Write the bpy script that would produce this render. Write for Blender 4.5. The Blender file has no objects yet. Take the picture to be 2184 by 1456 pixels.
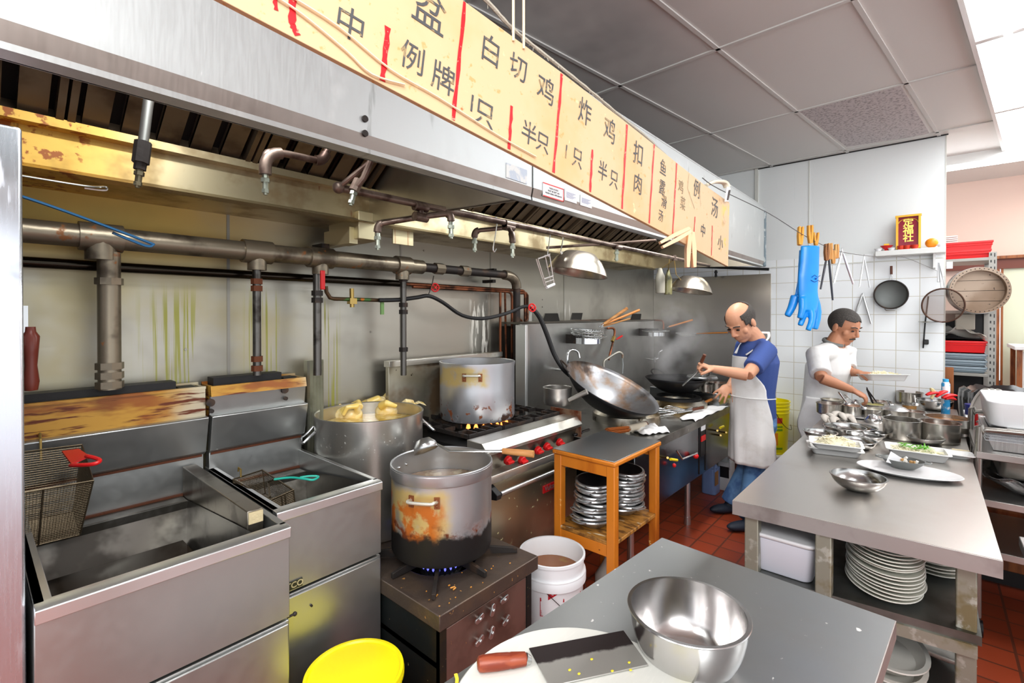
import bpy, math, random
from mathutils import Vector, Matrix
random.seed(7)
# ---------------------------------------------------------------- camera, world, light
FPX, CX, CY, PITCH, YAW, CAMZ = 1020.0, 1092.0, 678.0, math.radians(.45), math.radians(41.2), 1.6
sp, cp, sa, ca = math.sin(PITCH), math.cos(PITCH), math.sin(YAW), math.cos(YAW)
FW, RT, UP = Vector((ca*cp, sa*cp, -sp)), Vector((sa, -ca, 0)), Vector((ca*sp, sa*sp, cp))
CAM = Vector((0, 0, CAMZ))
S = bpy.context.scene
COL = S.collection
cd = bpy.data.cameras.new('camera'); cam = bpy.data.objects.new('camera', cd); COL.objects.link(cam)
cd.sensor_width = 36; cd.lens = 36*FPX/2184; cd.shift_y = -(728-CY)/2184; cd.clip_start = .02
mw = Matrix.Identity(4)
for i, a in enumerate((RT, UP, -FW)):
    for j in range(3): mw[j][i] = a[j]
mw.translation = CAM; cam.matrix_world = mw; S.camera = cam
W = bpy.data.worlds.new('world'); S.world = W; W.use_nodes = True
W.node_tree.nodes['Background'].inputs[0].default_value = (.93, .96, 1, 1)
W.node_tree.nodes['Background'].inputs[1].default_value = 1.8
S.view_settings.view_transform = 'Standard'; S.view_settings.look = 'None'
S.view_settings.exposure = 0.06; S.view_settings.gamma = 1; S.view_settings.use_curve_mapping = False
S.cycles.max_bounces = 7; S.cycles.volume_bounces = 2; S.cycles.caustics_reflective = False; S.cycles.caustics_refractive = False
def lamp(name, loc, size, power, rot=(0, 0, 0), col=(1, 1, 1), sy=None):
    l = bpy.data.lights.new(name, 'AREA'); l.energy = power; l.size = size; l.color = col
    if sy: l.shape = 'RECTANGLE'; l.size_y = sy
    o = bpy.data.objects.new(name, l); o.location = loc; o.rotation_euler = rot; COL.objects.link(o); return o
CEIL_A = math.radians(-7.2)          # the ceiling grid runs a little askew to the cooking line
LIGHTS = dict(panel=9.0, tube=14.0)
lamp('ceiling_light_behind', (-.9, -.5, 2.95), 1.2, 42, sy=.6)
lamp('ceiling_light_left', (-.9, .8, 2.95), 1.2, 30, sy=.4)
lamp('aisle_fill', (-.7, -1.3, 2.5), 1.5, 52, rot=(math.radians(62), 0, math.radians(-42)), sy=.5)  # fill lamp added on the camera side, aimed at the cooking line
lamp('hood_fill', (.4, 1.28, 2.44), .5, 12, sy=.12)  # this and the next two: fill lamps added to brighten beneath the hoods
lamp('hood_fill', (2.4, 1.28, 2.44), .8, 15, sy=.12)
lamp('hood_fill', (3.8, 1.28, 2.44), .8, 15, sy=.12)  # extra fill added to lighten the steam over the second wok
lamp('ceiling_light_mid', (3.3, -1.9, 2.98), 1.2, 40, sy=.6)
lamp('room_light_far', (6.3, -1.6, 2.9), 1.0, 30, col=(1, .93, .86))
# ---------------------------------------------------------------- helpers
def ray(px, py): return FW + RT*((px-CX)/FPX) + UP*((CY-py)/FPX)
def P(px, py, x=None, y=None, z=None, t=None):
    """a point of the room seen at that place of the photograph, on a plane x=, y= or z=, or at depth t"""
    d = ray(px, py)
    if x is not None: k = (x-CAM.x)/d.x
    elif y is not None: k = (y-CAM.y)/d.y
    elif z is not None: k = (z-CAM.z)/d.z
    else: k = t
    return CAM + d*k
def V(*a): return Vector(a)
class MB:
    def __init__(s): s.v, s.f, s.m, s.cur, s.cuts = [], [], [], 0, []
    def cut(s):
        """what follows is a piece of its own"""
        if s.v and (not s.cuts or s.cuts[-1] != (len(s.v), len(s.f))): s.cuts.append((len(s.v), len(s.f)))
        return s
    def add(s, vs, fs, xf=None):
        o = len(s.v)
        s.v += [(xf @ Vector(v)) if xf else Vector(v) for v in vs]
        s.f += [tuple(i+o for i in f) for f in fs]; s.m += [s.cur]*len(fs); return s
    def box(s, x0, y0, z0, x1, y1, z1, xf=None):
        v = [(x, y, z) for z in (z0, z1) for y in (y0, y1) for x in (x0, x1)]
        return s.add(v, [(0, 2, 3, 1), (4, 5, 7, 6), (0, 1, 5, 4), (2, 6, 7, 3), (0, 4, 6, 2), (1, 3, 7, 5)], xf)
    def cb(s, c, d, xf=None):
        return s.box(c[0]-d[0]/2, c[1]-d[1]/2, c[2]-d[2]/2, c[0]+d[0]/2, c[1]+d[1]/2, c[2]+d[2]/2, xf)
    def rings(s, rs, closed=False, cap=True, xf=None):
        n = len(rs[0]); v = [p for r in rs for p in r]; f = []
        k = len(rs)
        for i in range(k if closed else k-1):
            a, b = i*n, ((i+1) % k)*n
            for j in range(n): f.append((a+j, a+(j+1) % n, b+(j+1) % n, b+j))
        if cap and not closed: f += [tuple(range(n))[::-1], tuple(range((k-1)*n, k*n))]
        return s.add(v, f, xf)
    def tube(s, pts, r, n=8, closed=False, cap=True, xf=None, flat=1.0):
        pts = [Vector(p) for p in pts]; k = len(pts)
        rr = r if isinstance(r, (list, tuple)) else [r]*k
        rs = []; up = None
        for i in range(k):
            if closed: d = pts[(i+1) % k]-pts[i-1]
            else: d = pts[min(i+1, k-1)]-pts[max(i-1, 0)]
            if d.length < 1e-9: d = Vector((0, 0, 1))
            d.normalize()
            if up is None:
                up = Vector((0, 0, 1)) if abs(d.z) < .9 else Vector((1, 0, 0))
            u = up - d*up.dot(d)
            if u.length < 1e-6: u = d.orthogonal()
            u.normalize(); w = d.cross(u); up = u
            rs.append([pts[i]+u*math.cos(2*math.pi*j/n)*rr[i]*flat+w*math.sin(2*math.pi*j/n)*rr[i] for j in range(n)])
        return s.rings(rs, closed, cap, xf)
    def cyl(s, a, b, r, r2=None, n=20, cap=True): return s.tube([a, b], [r, r if r2 is None else r2], n, cap=cap)
    def lathe(s, prof, c=(0, 0, 0), n=32, xf=None, sx=1, sy=1, cap=False):
        rs = [[(c[0]+r*sx*math.cos(2*math.pi*j/n), c[1]+r*sy*math.sin(2*math.pi*j/n), c[2]+z) for j in range(n)] for r, z in prof]
        return s.rings(rs, cap=cap, xf=xf)
    def prism(s, poly, ext, xf=None):
        e = Vector(ext); p = [Vector(q) for q in poly]; n = len(p)
        f = [tuple(range(n))[::-1], tuple(range(n, 2*n))]+[(i, (i+1) % n, (i+1) % n+n, i+n) for i in range(n)]
        return s.add(p+[q+e for q in p], f, xf)
    def grid(s, fn, nu, nv, xf=None):
        v = [fn(i/nu, j/nv) for j in range(nv+1) for i in range(nu+1)]
        f = [(j*(nu+1)+i, j*(nu+1)+i+1, (j+1)*(nu+1)+i+1, (j+1)*(nu+1)+i) for j in range(nv) for i in range(nu)]
        return s.add(v, f, xf)
    def ell(s, c, r, xf=None, n=16, m=10):
        rs = []
        for i in range(m+1):
            a = -math.pi/2+math.pi*i/m; a = max(-1.5, min(1.5, a))
            rs.append([(c[0]+r[0]*math.cos(a)*math.cos(2*math.pi*j/n), c[1]+r[1]*math.cos(a)*math.sin(2*math.pi*j/n), c[2]+r[2]*math.sin(a)) for j in range(n)])
        return s.rings(rs, xf=xf)
    def text(s, st, size, xf, depth=.0006, bold=0):
        cu = bpy.data.curves.new('t', 'FONT'); cu.body = st; cu.size = size; cu.align_x = 'CENTER'; cu.align_y = 'CENTER'
        cu.resolution_u = 3; cu.offset = bold; cu.extrude = depth/2
        ob = bpy.data.objects.new('t', cu); COL.objects.link(ob)
        dg = bpy.context.evaluated_depsgraph_get(); me = bpy.data.meshes.new_from_object(ob.evaluated_get(dg))
        s.add([v.co.copy() for v in me.vertices], [tuple(p.vertices) for p in me.polygons], xf)
        bpy.data.objects.remove(ob); bpy.data.curves.remove(cu); bpy.data.meshes.remove(me); return s
def basis(o):
    m = Matrix.Identity(4)
    while o is not None: m = o.matrix_basis @ m; o = o.parent
    return m
def part(name, mb, mat, parent=None, smooth=True, bev=0, solid=0, sub=0, remesh=0, angle=35, moff=0, label=None, relax=0, kind=None):
    if mb.cuts:
        kw = dict(smooth=smooth, bev=bev, solid=solid, sub=sub, remesh=remesh, angle=angle, label=label, relax=relax, kind=kind); out = None
        cs = [(0, 0)]+[c for c in mb.cuts if c[0] < len(mb.v)]+[(len(mb.v), len(mb.f))]
        for (v0, f0), (v1, f1) in zip(cs, cs[1:]):
            q = MB(); q.v = mb.v[v0:v1]; q.f = [tuple(i-v0 for i in f) for f in mb.f[f0:f1]]; q.m = mb.m[f0:f1]
            o = part(name, q, mat, parent, **kw); out = out or o
        return out
    inv = basis(parent).inverted() if parent else None
    me = bpy.data.meshes.new(name)
    me.from_pydata([tuple(inv @ v) if inv else tuple(v) for v in mb.v], [], mb.f); 
    for m_ in (mat if isinstance(mat, (list, tuple)) else [mat]): me.materials.append(m_)
    if any(mb.m): me.polygons.foreach_set('material_index', mb.m)
    me.update(); me.validate()
    if smooth and not remesh:
        me.polygons.foreach_set('use_smooth', [True]*len(me.polygons)); me.set_sharp_from_angle(angle=math.radians(angle))
    o = bpy.data.objects.new(name, me); COL.objects.link(o); o.parent = parent
    if remesh:
        q = o.modifiers.new('remesh', 'REMESH'); q.mode = 'VOXEL'; q.voxel_size = remesh; q.use_smooth_shade = True
        if relax: w = o.modifiers.new('smooth', 'SMOOTH'); w.factor = .5; w.iterations = relax
    if solid: q = o.modifiers.new('solidify', 'SOLIDIFY'); q.thickness = abs(solid); q.offset = 1 if solid > 0 else -1; q.material_offset = moff
    if sub: q = o.modifiers.new('subsurf', 'SUBSURF'); q.levels = q.render_levels = sub
    if bev: q = o.modifiers.new('bevel', 'BEVEL'); q.width = bev; q.segments = 2; q.limit_method = 'ANGLE'
    if label: o['label'] = label
    if kind: o['kind'] = kind
    return o
def thing(name, label, cat, loc=(0, 0, 0), rz=0, group=None):
    o = bpy.data.objects.new(name, None); COL.objects.link(o); o.location = loc; o.rotation_euler = (0, 0, rz); o.empty_display_size = .05
    o['label'] = label; o['category'] = cat
    if group: o['group'] = group
    return o
def one(name, mb, mat, label, cat, group=None, loc=None, **k):
    """a thing that is a single mesh"""
    mb.cuts = []
    o = part(name, mb, mat, None, **k); o['label'] = label; o['category'] = cat
    if group: o['group'] = group
    if loc:
        l = Vector(loc); o.data.transform(Matrix.Translation(-l)); o.location = l
    return o
def struct(name, mb, mat, parent=None, **k):
    o = part(name, mb, mat, parent, **k)
    if not parent: o['kind'] = 'structure'
    return o
def dup(root, loc, rz=None, label=None, group=None, rot=None):
    def cp_(o, par):
        c = o.copy(); COL.objects.link(c); c.parent = par
        for ch in [q for q in KIDS.get(o.name, [])]: KIDS.setdefault(c.name, []).append(cp_(ch, c))
        return c
    r = cp_(root, None); r.location = loc
    if rz is not None: r.rotation_euler = (0, 0, rz)
    if rot is not None: r.rotation_euler = rot
    if label: r['label'] = label
    if group: r['group'] = group
    return r
KIDS = {}
def kids(root):
    for o in list(COL.objects):
        if o.parent: 
            if o not in KIDS.setdefault(o.parent.name, []): KIDS[o.parent.name].append(o)
def kid(root):
    def rec(o):
        for q in COL.objects:
            if q.parent is o and q not in KIDS.setdefault(o.name, []): KIDS[o.name].append(q); rec(q)
    rec(root)
def L(c):
    """sRGB 0-255 to linear"""
    return tuple((x/255/12.92 if x/255 <= .04045 else ((x/255+.055)/1.055)**2.4) for x in c)+(1,)
MATS = {}
def mat(name, col, rough=.5, metal=0, layers=(), bump=None, spec=.5, emit=None, alpha=1, trans=0, coat=0, brush=None, ior=1.45):
    """layers: dict(col, scale, lo, hi, st=(stretch), rough, metal, band=(axis, lo0, lo1, hi1, hi0), amt)"""
    if name in MATS: return MATS[name]
    if metal == 1 and rough >= .24: metal = .93; rough += .02
    m = bpy.data.materials.new(name); m.use_nodes = True; MATS[name] = m
    nt = m.node_tree; N, K = nt.nodes, nt.links; b = N['Principled BSDF']
    def new(t, **k):
        n = N.new(t)
        for a, v in k.items(): setattr(n, a, v)
        return n
    b.inputs['IOR'].default_value = ior
    b.inputs['Specular IOR Level'].default_value = spec
    if trans: b.inputs['Transmission Weight'].default_value = trans
    if alpha < 1: b.inputs['Alpha'].default_value = alpha
    if coat: b.inputs['Coat Weight'].default_value = coat; b.inputs['Coat Roughness'].default_value = .15
    if emit: b.inputs['Emission Color'].default_value = emit[0]; b.inputs['Emission Strength'].default_value = emit[1]
    tc = new('ShaderNodeTexCoord'); c0 = L(col)
    cc, rr, mm = None, None, None
    def cur(s, dflt):
        if s is not None: return s
        if isinstance(dflt, tuple):
            n = new('ShaderNodeRGB'); n.outputs[0].default_value = dflt
        else:
            n = new('ShaderNodeValue'); n.outputs[0].default_value = dflt
        return n.outputs[0]
    def mapped(st):
        mp = new('ShaderNodeMapping'); mp.inputs['Scale'].default_value = st; K.new(tc.outputs['Object'], mp.inputs['Vector']); return mp.outputs[0]
    def noise(scale, st, detail=4, rgh=.55):
        n = new('ShaderNodeTexNoise'); n.inputs['Scale'].default_value = scale; n.inputs['Detail'].default_value = detail; n.inputs['Roughness'].default_value = rgh
        K.new(mapped(st), n.inputs['Vector']); return n.outputs['Fac']
    def rng(src, lo, hi, a=0, b_=1):
        n = new('ShaderNodeMapRange'); n.interpolation_type = 'SMOOTHSTEP'
        for i, v in ((1, lo), (2, hi), (3, a), (4, b_)): n.inputs[i].default_value = v
        K.new(src, n.inputs[0]); return n.outputs[0]
    def mul(a, b_):
        n = new('ShaderNodeMath', operation='MULTIPLY'); K.new(a, n.inputs[0])
        if isinstance(b_, float): n.inputs[1].default_value = b_
        else: K.new(b_, n.inputs[1])
        return n.outputs[0]
    if brush:                                    # brushed grain: (stretch, strength)
        bs = brush[1]*.4; g = noise(4.0, brush[0], 3); rr = rng(g, .3, .7, max(.02, rough-bs), rough+bs)
        mx = new('ShaderNodeMix', data_type='RGBA'); K.new(rng(g, .3, .7), mx.inputs[0])
        mx.inputs[6].default_value = tuple(x*(1-bs*.8) for x in c0[:3])+(1,); mx.inputs[7].default_value = c0; cc = mx.outputs[2]
    for ly in layers:
        msk = rng(noise(ly.get('scale', 5), ly.get('st', (1, 1, 1)), ly.get('detail', 4)), ly.get('lo', .5), ly.get('hi', .6))
        for bd in ly.get('bands', [ly['band']] if 'band' in ly else []):
            sx = new('ShaderNodeSeparateXYZ'); K.new(tc.outputs['Object'], sx.inputs[0]); o = sx.outputs['XYZ'.index(bd[0])]
            if 'wob' in ly:
                ad = new('ShaderNodeMath', operation='MULTIPLY_ADD'); K.new(noise(ly['wob'][0], (1, 1, 1)), ad.inputs[0]); ad.inputs[1].default_value = ly['wob'][1]; K.new(o, ad.inputs[2]); o = ad.outputs[0]
            if bd[1] is not None: msk = mul(msk, rng(o, bd[1], bd[2]))
            if bd[3] is not None: msk = mul(msk, rng(o, bd[3], bd[4], 1, 0))
        msk = mul(msk, float(ly.get('amt', 1)))
        mx = new('ShaderNodeMix', data_type='RGBA'); K.new(msk, mx.inputs[0]); K.new(cur(cc, c0), mx.inputs[6]); mx.inputs[7].default_value = L(ly['col']); cc = mx.outputs[2]
        if 'rough' in ly:
            mx = new('ShaderNodeMix'); K.new(msk, mx.inputs[0]); K.new(cur(rr, rough), mx.inputs[2]); mx.inputs[3].default_value = ly['rough']; rr = mx.outputs[0]
        if 'metal' in ly:
            mx = new('ShaderNodeMix'); K.new(msk, mx.inputs[0]); K.new(cur(mm, float(metal)), mx.inputs[2]); mx.inputs[3].default_value = ly['metal']; mm = mx.outputs[0]
    if cc is not None: K.new(cc, b.inputs['Base Color'])
    else: b.inputs['Base Color'].default_value = c0
    if rr is not None: K.new(rr, b.inputs['Roughness'])
    else: b.inputs['Roughness'].default_value = rough
    if mm is not None: K.new(mm, b.inputs['Metallic'])
    else: b.inputs['Metallic'].default_value = metal
    if bump:
        n = new('ShaderNodeBump'); n.inputs['Strength'].default_value = bump[1]; n.inputs['Distance'].default_value = bump[2] if len(bump) > 2 else .003
        K.new(noise(bump[0], bump[3] if len(bump) > 3 else (1, 1, 1)), n.inputs['Height']); K.new(n.outputs[0], b.inputs['Normal'])
    return m
def grid_mat(name, base, grout, sx, sy, plane, gw=.02, rough=.3, var=.15, zlim=None, above=None, bump=.3):
    """square tiles on a plane ('xy' or 'yz'), with plain paint above zlim"""
    m = bpy.data.materials.new(name); m.use_nodes = True; MATS[name] = m
    nt = m.node_tree; N, K = nt.nodes, nt.links; b = N['Principled BSDF']
    tc = N.new('ShaderNodeTexCoord'); s_ = N.new('ShaderNodeSeparateXYZ'); K.new(tc.outputs['Object'], s_.inputs[0])
    c_ = N.new('ShaderNodeCombineXYZ'); K.new(s_.outputs['XYZ'.index(plane[0].upper())], c_.inputs[0]); K.new(s_.outputs['XYZ'.index(plane[1].upper())], c_.inputs[1])
    br = N.new('ShaderNodeTexBrick'); br.offset = 0; br.squash = 1
    K.new(c_.outputs[0], br.inputs['Vector'])
    br.inputs['Scale'].default_value = 1; br.inputs['Brick Width'].default_value = sx; br.inputs['Row Height'].default_value = sy
    br.inputs['Mortar Size'].default_value = gw; br.inputs['Mortar Smooth'].default_value = .1; br.inputs['Bias'].default_value = 0
    c0 = L(base); br.inputs['Color1'].default_value = c0; br.inputs['Color2'].default_value = tuple(x*(1-var) for x in c0[:3])+(1,); br.inputs['Mortar'].default_value = L(grout)
    n = N.new('ShaderNodeTexNoise'); n.inputs['Scale'].default_value = 3; K.new(tc.outputs['Object'], n.inputs['Vector'])
    mx = N.new('ShaderNodeMix'); mx.data_type = 'RGBA'; mx.blend_type = 'MULTIPLY'; mx.inputs[0].default_value = .5*var*2
    K.new(br.outputs['Color'], mx.inputs[6]); K.new(n.outputs['Fac'], mx.inputs[7])
    out = br.outputs['Color'] if var < .05 else mx.outputs[2]; r_ = None
    if zlim:
        gt = N.new('ShaderNodeMath'); gt.operation = 'GREATER_THAN'; K.new(s_.outputs[2], gt.inputs[0]); gt.inputs[1].default_value = zlim
        m2 = N.new('ShaderNodeMix'); m2.data_type = 'RGBA'; K.new(gt.outputs[0], m2.inputs[0]); K.new(out, m2.inputs[6]); m2.inputs[7].default_value = L(above); out = m2.outputs[2]
        m3 = N.new('ShaderNodeMix'); K.new(gt.outputs[0], m3.inputs[0]); m3.inputs[2].default_value = rough; m3.inputs[3].default_value = .6; K.new(m3.outputs[0], b.inputs['Roughness'])
    else: b.inputs['Roughness'].default_value = rough
    K.new(out, b.inputs['Base Color'])
    bp = N.new('ShaderNodeBump'); bp.inputs['Strength'].default_value = bump; bp.inputs['Distance'].default_value = .002; bp.invert = True
    K.new(br.outputs['Fac'], bp.inputs['Height']); K.new(bp.outputs[0], b.inputs['Normal'])
    return m
# ---------------------------------------------------------------- shared materials
STEEL = mat('brushed_steel', (190, 192, 190), .3, 1, brush=((2, 2, 60), .08))
STEELH = mat('steel_horizontal', (196, 198, 197), .33, 1, brush=((3, 60, 60), .07))
TOPM = mat('worktop_steel', (168, 171, 171), .34, 1, brush=((60, 4, 4), .06), layers=[dict(col=(232, 232, 228), scale=38, lo=.68, hi=.72, rough=.6, metal=.3), dict(col=(165, 160, 150), scale=2.5, lo=.5, hi=.75, amt=.5, rough=.42)])
CHROME = mat('polished_steel', (215, 217, 218), .16, 1, bump=(9, .04))
CHROMEW = mat('worn_polished_steel', (200, 202, 202), .26, 1, layers=[dict(col=(130, 128, 122), scale=7, lo=.5, hi=.75, amt=.6, rough=.4)])
IRON = mat('dark_iron', (52, 48, 46), .55, .6, bump=(60, .5, .002), layers=[dict(col=(86, 66, 52), scale=14, lo=.5, hi=.65, amt=.6)])
BLACK = mat('black_soot', (22, 22, 23), .6, .1, bump=(70, .4, .002))
BLKM = mat('black_plastic', (20, 20, 22), .4)
GREASE = mat('greasy_pipe', (138, 128, 110), .36, .7, bump=(35, .4, .002), layers=[dict(col=(70, 60, 50), scale=7, lo=.5, hi=.68, amt=.8), dict(col=(150, 88, 30), scale=16, lo=.64, hi=.7, amt=.8, rough=.6, metal=.1)])
COPPER = mat('old_copper', (138, 84, 58), .4, .85, layers=[dict(col=(52, 36, 28), scale=8, lo=.45, hi=.6, amt=.9)])
RED = mat('red_plastic', (215, 28, 30), .35)
TEAL = mat('teal_coating', (38, 170, 150), .35)
BRASS = mat('brass', (176, 150, 88), .35, .9)
WHITEP = mat('white_plastic', (236, 238, 240), .35)
FOAM = mat('white_foam', (246, 246, 243), .55)
WOODH = mat('pale_wood', (208, 152, 92), .5, layers=[dict(col=(170, 108, 52), scale=6, st=(1, 1, 8), lo=.4, hi=.7)])
WOODD = mat('dark_wood', (92, 48, 30), .5)
# ================================================================ THE ROOM
YW, XE, ZC = 2.40, 5.22, 3.05
m = MB(); m.box(-3, -4, -.1, 8, YW+.1, 0)
struct('floor', m, grid_mat('red_quarry_tile', (178, 74, 42), (112, 58, 40), .155, .155, 'xy', .006, .38, .3))
WALLM = mat('stainless_wall_cladding', (168, 165, 154), .36, 1, brush=((2, 2, 40), .06), layers=[
    dict(col=(226, 186, 84), scale=1.3, lo=.1, hi=.4, amt=.85, rough=.45, metal=.45, bands=[('Z', 1.72, 1.9, None, None), ('X', None, None, .45, 1.3)]),
    dict(col=(176, 160, 96), scale=2, lo=.42, hi=.7, amt=.5, rough=.5, metal=.5, bands=[('X', None, None, .9, 1.6)]),
    dict(col=(150, 150, 44), scale=1, st=(95, 1, 1.4), lo=.52, hi=.6, amt=.85, rough=.35, metal=.2, bands=[('Z', 1.0, 1.3, 1.60, 1.75), ('X', .42, .55, .62, .72)]),
    dict(col=(150, 150, 44), scale=1, st=(100, 1, 1.3), lo=.52, hi=.6, amt=.85, rough=.35, metal=.2, bands=[('Z', .9, 1.2, 1.60, 1.75), ('X', .84, .88, .98, 1.04)]),
    dict(col=(146, 146, 40), scale=1, st=(80, 1, 1.1), lo=.5, hi=.6, amt=.9, rough=.35, metal=.2, bands=[('Z', .9, 1.1, 1.6, 1.7), ('X', 1.20, 1.24, 1.30, 1.34)]),
    dict(col=(232, 230, 222), scale=1, st=(26, 1, 3), lo=.55, hi=.68, amt=.7, rough=.6, metal=.1, bands=[('Z', 1.5, 1.56, 1.64, 1.78), ('X', 2.7, 2.9, 3.5, 3.7)]),
    dict(col=(236, 232, 220), scale=3, st=(12, 1, 2), lo=.52, hi=.6, amt=.9, rough=.6, metal=.1, bands=[('Z', 1.2, 1.4, 1.72, 1.76), ('X', 2.28, 2.34, 2.46, 2.5)]),
    dict(col=(96, 92, 84), scale=1.6, lo=.5, hi=.75, amt=.55, rough=.45)])
m = MB(); m.box(-2, YW, 0, XE, YW+.1, ZC)
struct('wall_back', m, WALLM)
# cover strips over the joints of the cladding
m = MB()
for x in (.78, 1.72, 2.50, 3.42): m.box(x, YW-.003, .9, x+.012, YW+.01, 2.2)
for x, z in ((.62, 1.45), (1.52, 1.5), (2.55, 1.85), (3.12, 1.72), (3.12, 1.66), (3.12, 1.58), (1.9, 2.0)):
    m.cyl((x, YW-.004, z), (x, YW+.01, z), .006, n=8)
struct('trim_1', m, mat('joint_strip', (152, 149, 140), .4, .9))
ENDM = grid_mat('white_wall_tile', (246, 250, 251), (206, 202, 186), .1524, .1524, 'yz', .0026, .16, .02, 2.055, (232, 237, 236))
m = MB(); m.box(XE, -.083, 0, XE+.13, YW+.1, ZC)
o = struct('wall_end', m, ENDM); 
o.data.transform(Matrix.Translation((0, .083-.152, -2.055+.1524*13))); o.location = (0, -.083+.152, 2.055-.1524*13)
# stainless sheet on the end wall beside the woks
m = MB(); m.box(XE-.012, 1.18, 0, XE-.001, YW, 2.0)
struct('trim_2', m, mat('end_cladding', (190, 186, 182), .24, 1), bev=.002)
m = MB(); m.box(XE-.016, 1.30, 2.3, XE, 1.33, ZC); m.box(XE-.004, .86, 2.06, XE, .868, ZC); m.box(XE-.006, -.083, 2.052, XE, 1.18, 2.062)
m.box(XE-.002, -.09, 0, XE+.132, -.0825, ZC)
struct('trim_3', m, mat('white_trim', (214, 216, 208), .5))
PINK = mat('pink_wall_paint', (226, 200, 186), .6)
m = MB(); m.box(7.25, -5, 0, 7.4, 3, ZC)
struct('wall_far', m, PINK)
CEILM = mat('ceiling_panel_paint', (214, 214, 210), .5, layers=[dict(col=(96, 100, 106), scale=1.1, lo=.3, hi=.7, amt=.8, bands=[('Y', .55, 1.5, None, None), ('X', None, None, 1.8, 3.6)]), dict(col=(70, 60, 50), scale=24, lo=.74, hi=.78, amt=.6)])  # greyer toward the hood: smoke dirt and dim light painted into the colour
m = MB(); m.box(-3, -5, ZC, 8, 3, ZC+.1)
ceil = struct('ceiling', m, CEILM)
ux, uy = math.cos(CEIL_A), math.sin(CEIL_A)
def cgrid(mb, a, b, w=.022, z=ZC): 
    a, b = Vector(a+(0,)), Vector(b+(0,)); d = (b-a).normalized(); n = Vector((-d.y, d.x, 0))*w/2; q = [a-n, b-n, b+n, a+n]
    mb.prism([(p.x, p.y, z-.007) for p in q], (0, 0, .008))
m = MB()
O = P(1531, 103, z=ZC); O = (O.x, O.y)
Q = P(1923, 177, z=ZC)
dl = Vector((ux, uy)); lines = []
for off in (-1.22, -.61, 0, .61, 1.22):
    b = Vector(O)+Vector((0, off)); cgrid(m, tuple(b-dl*3.5), tuple(b+dl*((XE-.02-b.x)/ux)))
for k in (-2, -1, 0, 1, 2):
    x0 = O[0]+1.2*k+.01*k; cgrid(m, (x0-.05, -.35+.0), (x0+.06, 2.3))
struct('ceiling_grid', m, mat('grid_white', (205, 206, 202), .5), ceil, smooth=False)
# one rougher replacement tile
c = [P(1700+4, 235, z=ZC), P(1923-4, 180, z=ZC), P(1983, 285, z=ZC), P(1806, 312, z=ZC)]
m = MB(); m.prism([(p.x, p.y, ZC-.004) for p in c], (0, 0, .005))
struct('mineral_tile', m, mat('speckled_tile', (196, 192, 192), .8, layers=[dict(col=(120, 116, 118), scale=60, lo=.5, hi=.6, amt=.6)]), ceil, smooth=False, label='rough speckled grey tile')
m = MB(); cgrid(m, (XE-.012, -.1), (XE-.012, 1.3), .01, ZC-.002)
struct('gap_strip', m, BLKM, ceil)
# fluorescent troffers in a row
PANEL = mat('troffer_diffuser', (250, 252, 255), .4, emit=((.95, .98, 1, 1), LIGHTS['panel']))
TUBE = mat('bare_tube', (255, 255, 255), .4, emit=((.97, .99, 1, 1), LIGHTS['tube']))
WMET = mat('white_painted_metal', (226, 228, 226), .45)
tl = P(2070, 84, z=ZC); tl = Vector((tl.x, tl.y, ZC))
for i, (a0, lab) in enumerate(((-1.31, 'open fluorescent ceiling fixture with bare tube and missing cover'), (0, 'lit square-edged ceiling light panel, middle one of its row'), (1.31, 'lit ceiling light panel nearest the pink wall'))):
    r = thing('ceiling_light', lab, 'ceiling light', tl+Vector((ux*a0, uy*a0, -.02)), CEIL_A, 'fluorescent ceiling lights in a row')
    xf = basis(r)
    f = MB()
    for q in ((0, -.62, 1.31, -.60), (0, -.02, 1.31, 0), (0, -.6, .02, -.02), (1.29, -.6, 1.31, -.02)): f.box(q[0], q[1], -.012, q[2], q[3], .018, xf)
    part('frame', f, WMET, r)
    if i:
        part('diffuser', MB().box(.02, -.6, -.008, 1.29, -.02, .004, xf), PANEL, r, label='glowing white diffuser')
    else:
        part('housing', MB().box(.02, -.6, .004, 1.29, -.02, .016, xf), mat('lit_housing', (240, 245, 248), .4), r)
        part('ballast_cover', MB().box(.02, -.36, -.03, 1.16, -.27, .004, xf), WMET, r, bev=.01)
        for yy in (-.5, -.14): part('tube', MB().cyl(xf @ V(.03, yy, -.03), xf @ V(1.27, yy, -.03), .016, n=12), TUBE, r)
a, b = P(2017, 361, x=6.0), P(2184, 342, x=6.0); b = a+(b-a)*2.2
r = thing('strip_light', 'thin fluorescent strip light under the ceiling before the pink wall', 'ceiling light', a)
part('tube', MB().tube([a+V(0, .9, 0), V(b.x, b.y, a.z)], .022, 12), TUBE, r)
part('batten', MB().box(5.96, b.y, a.z+.022, 6.04, a.y+.9, ZC), WMET, r)
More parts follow.
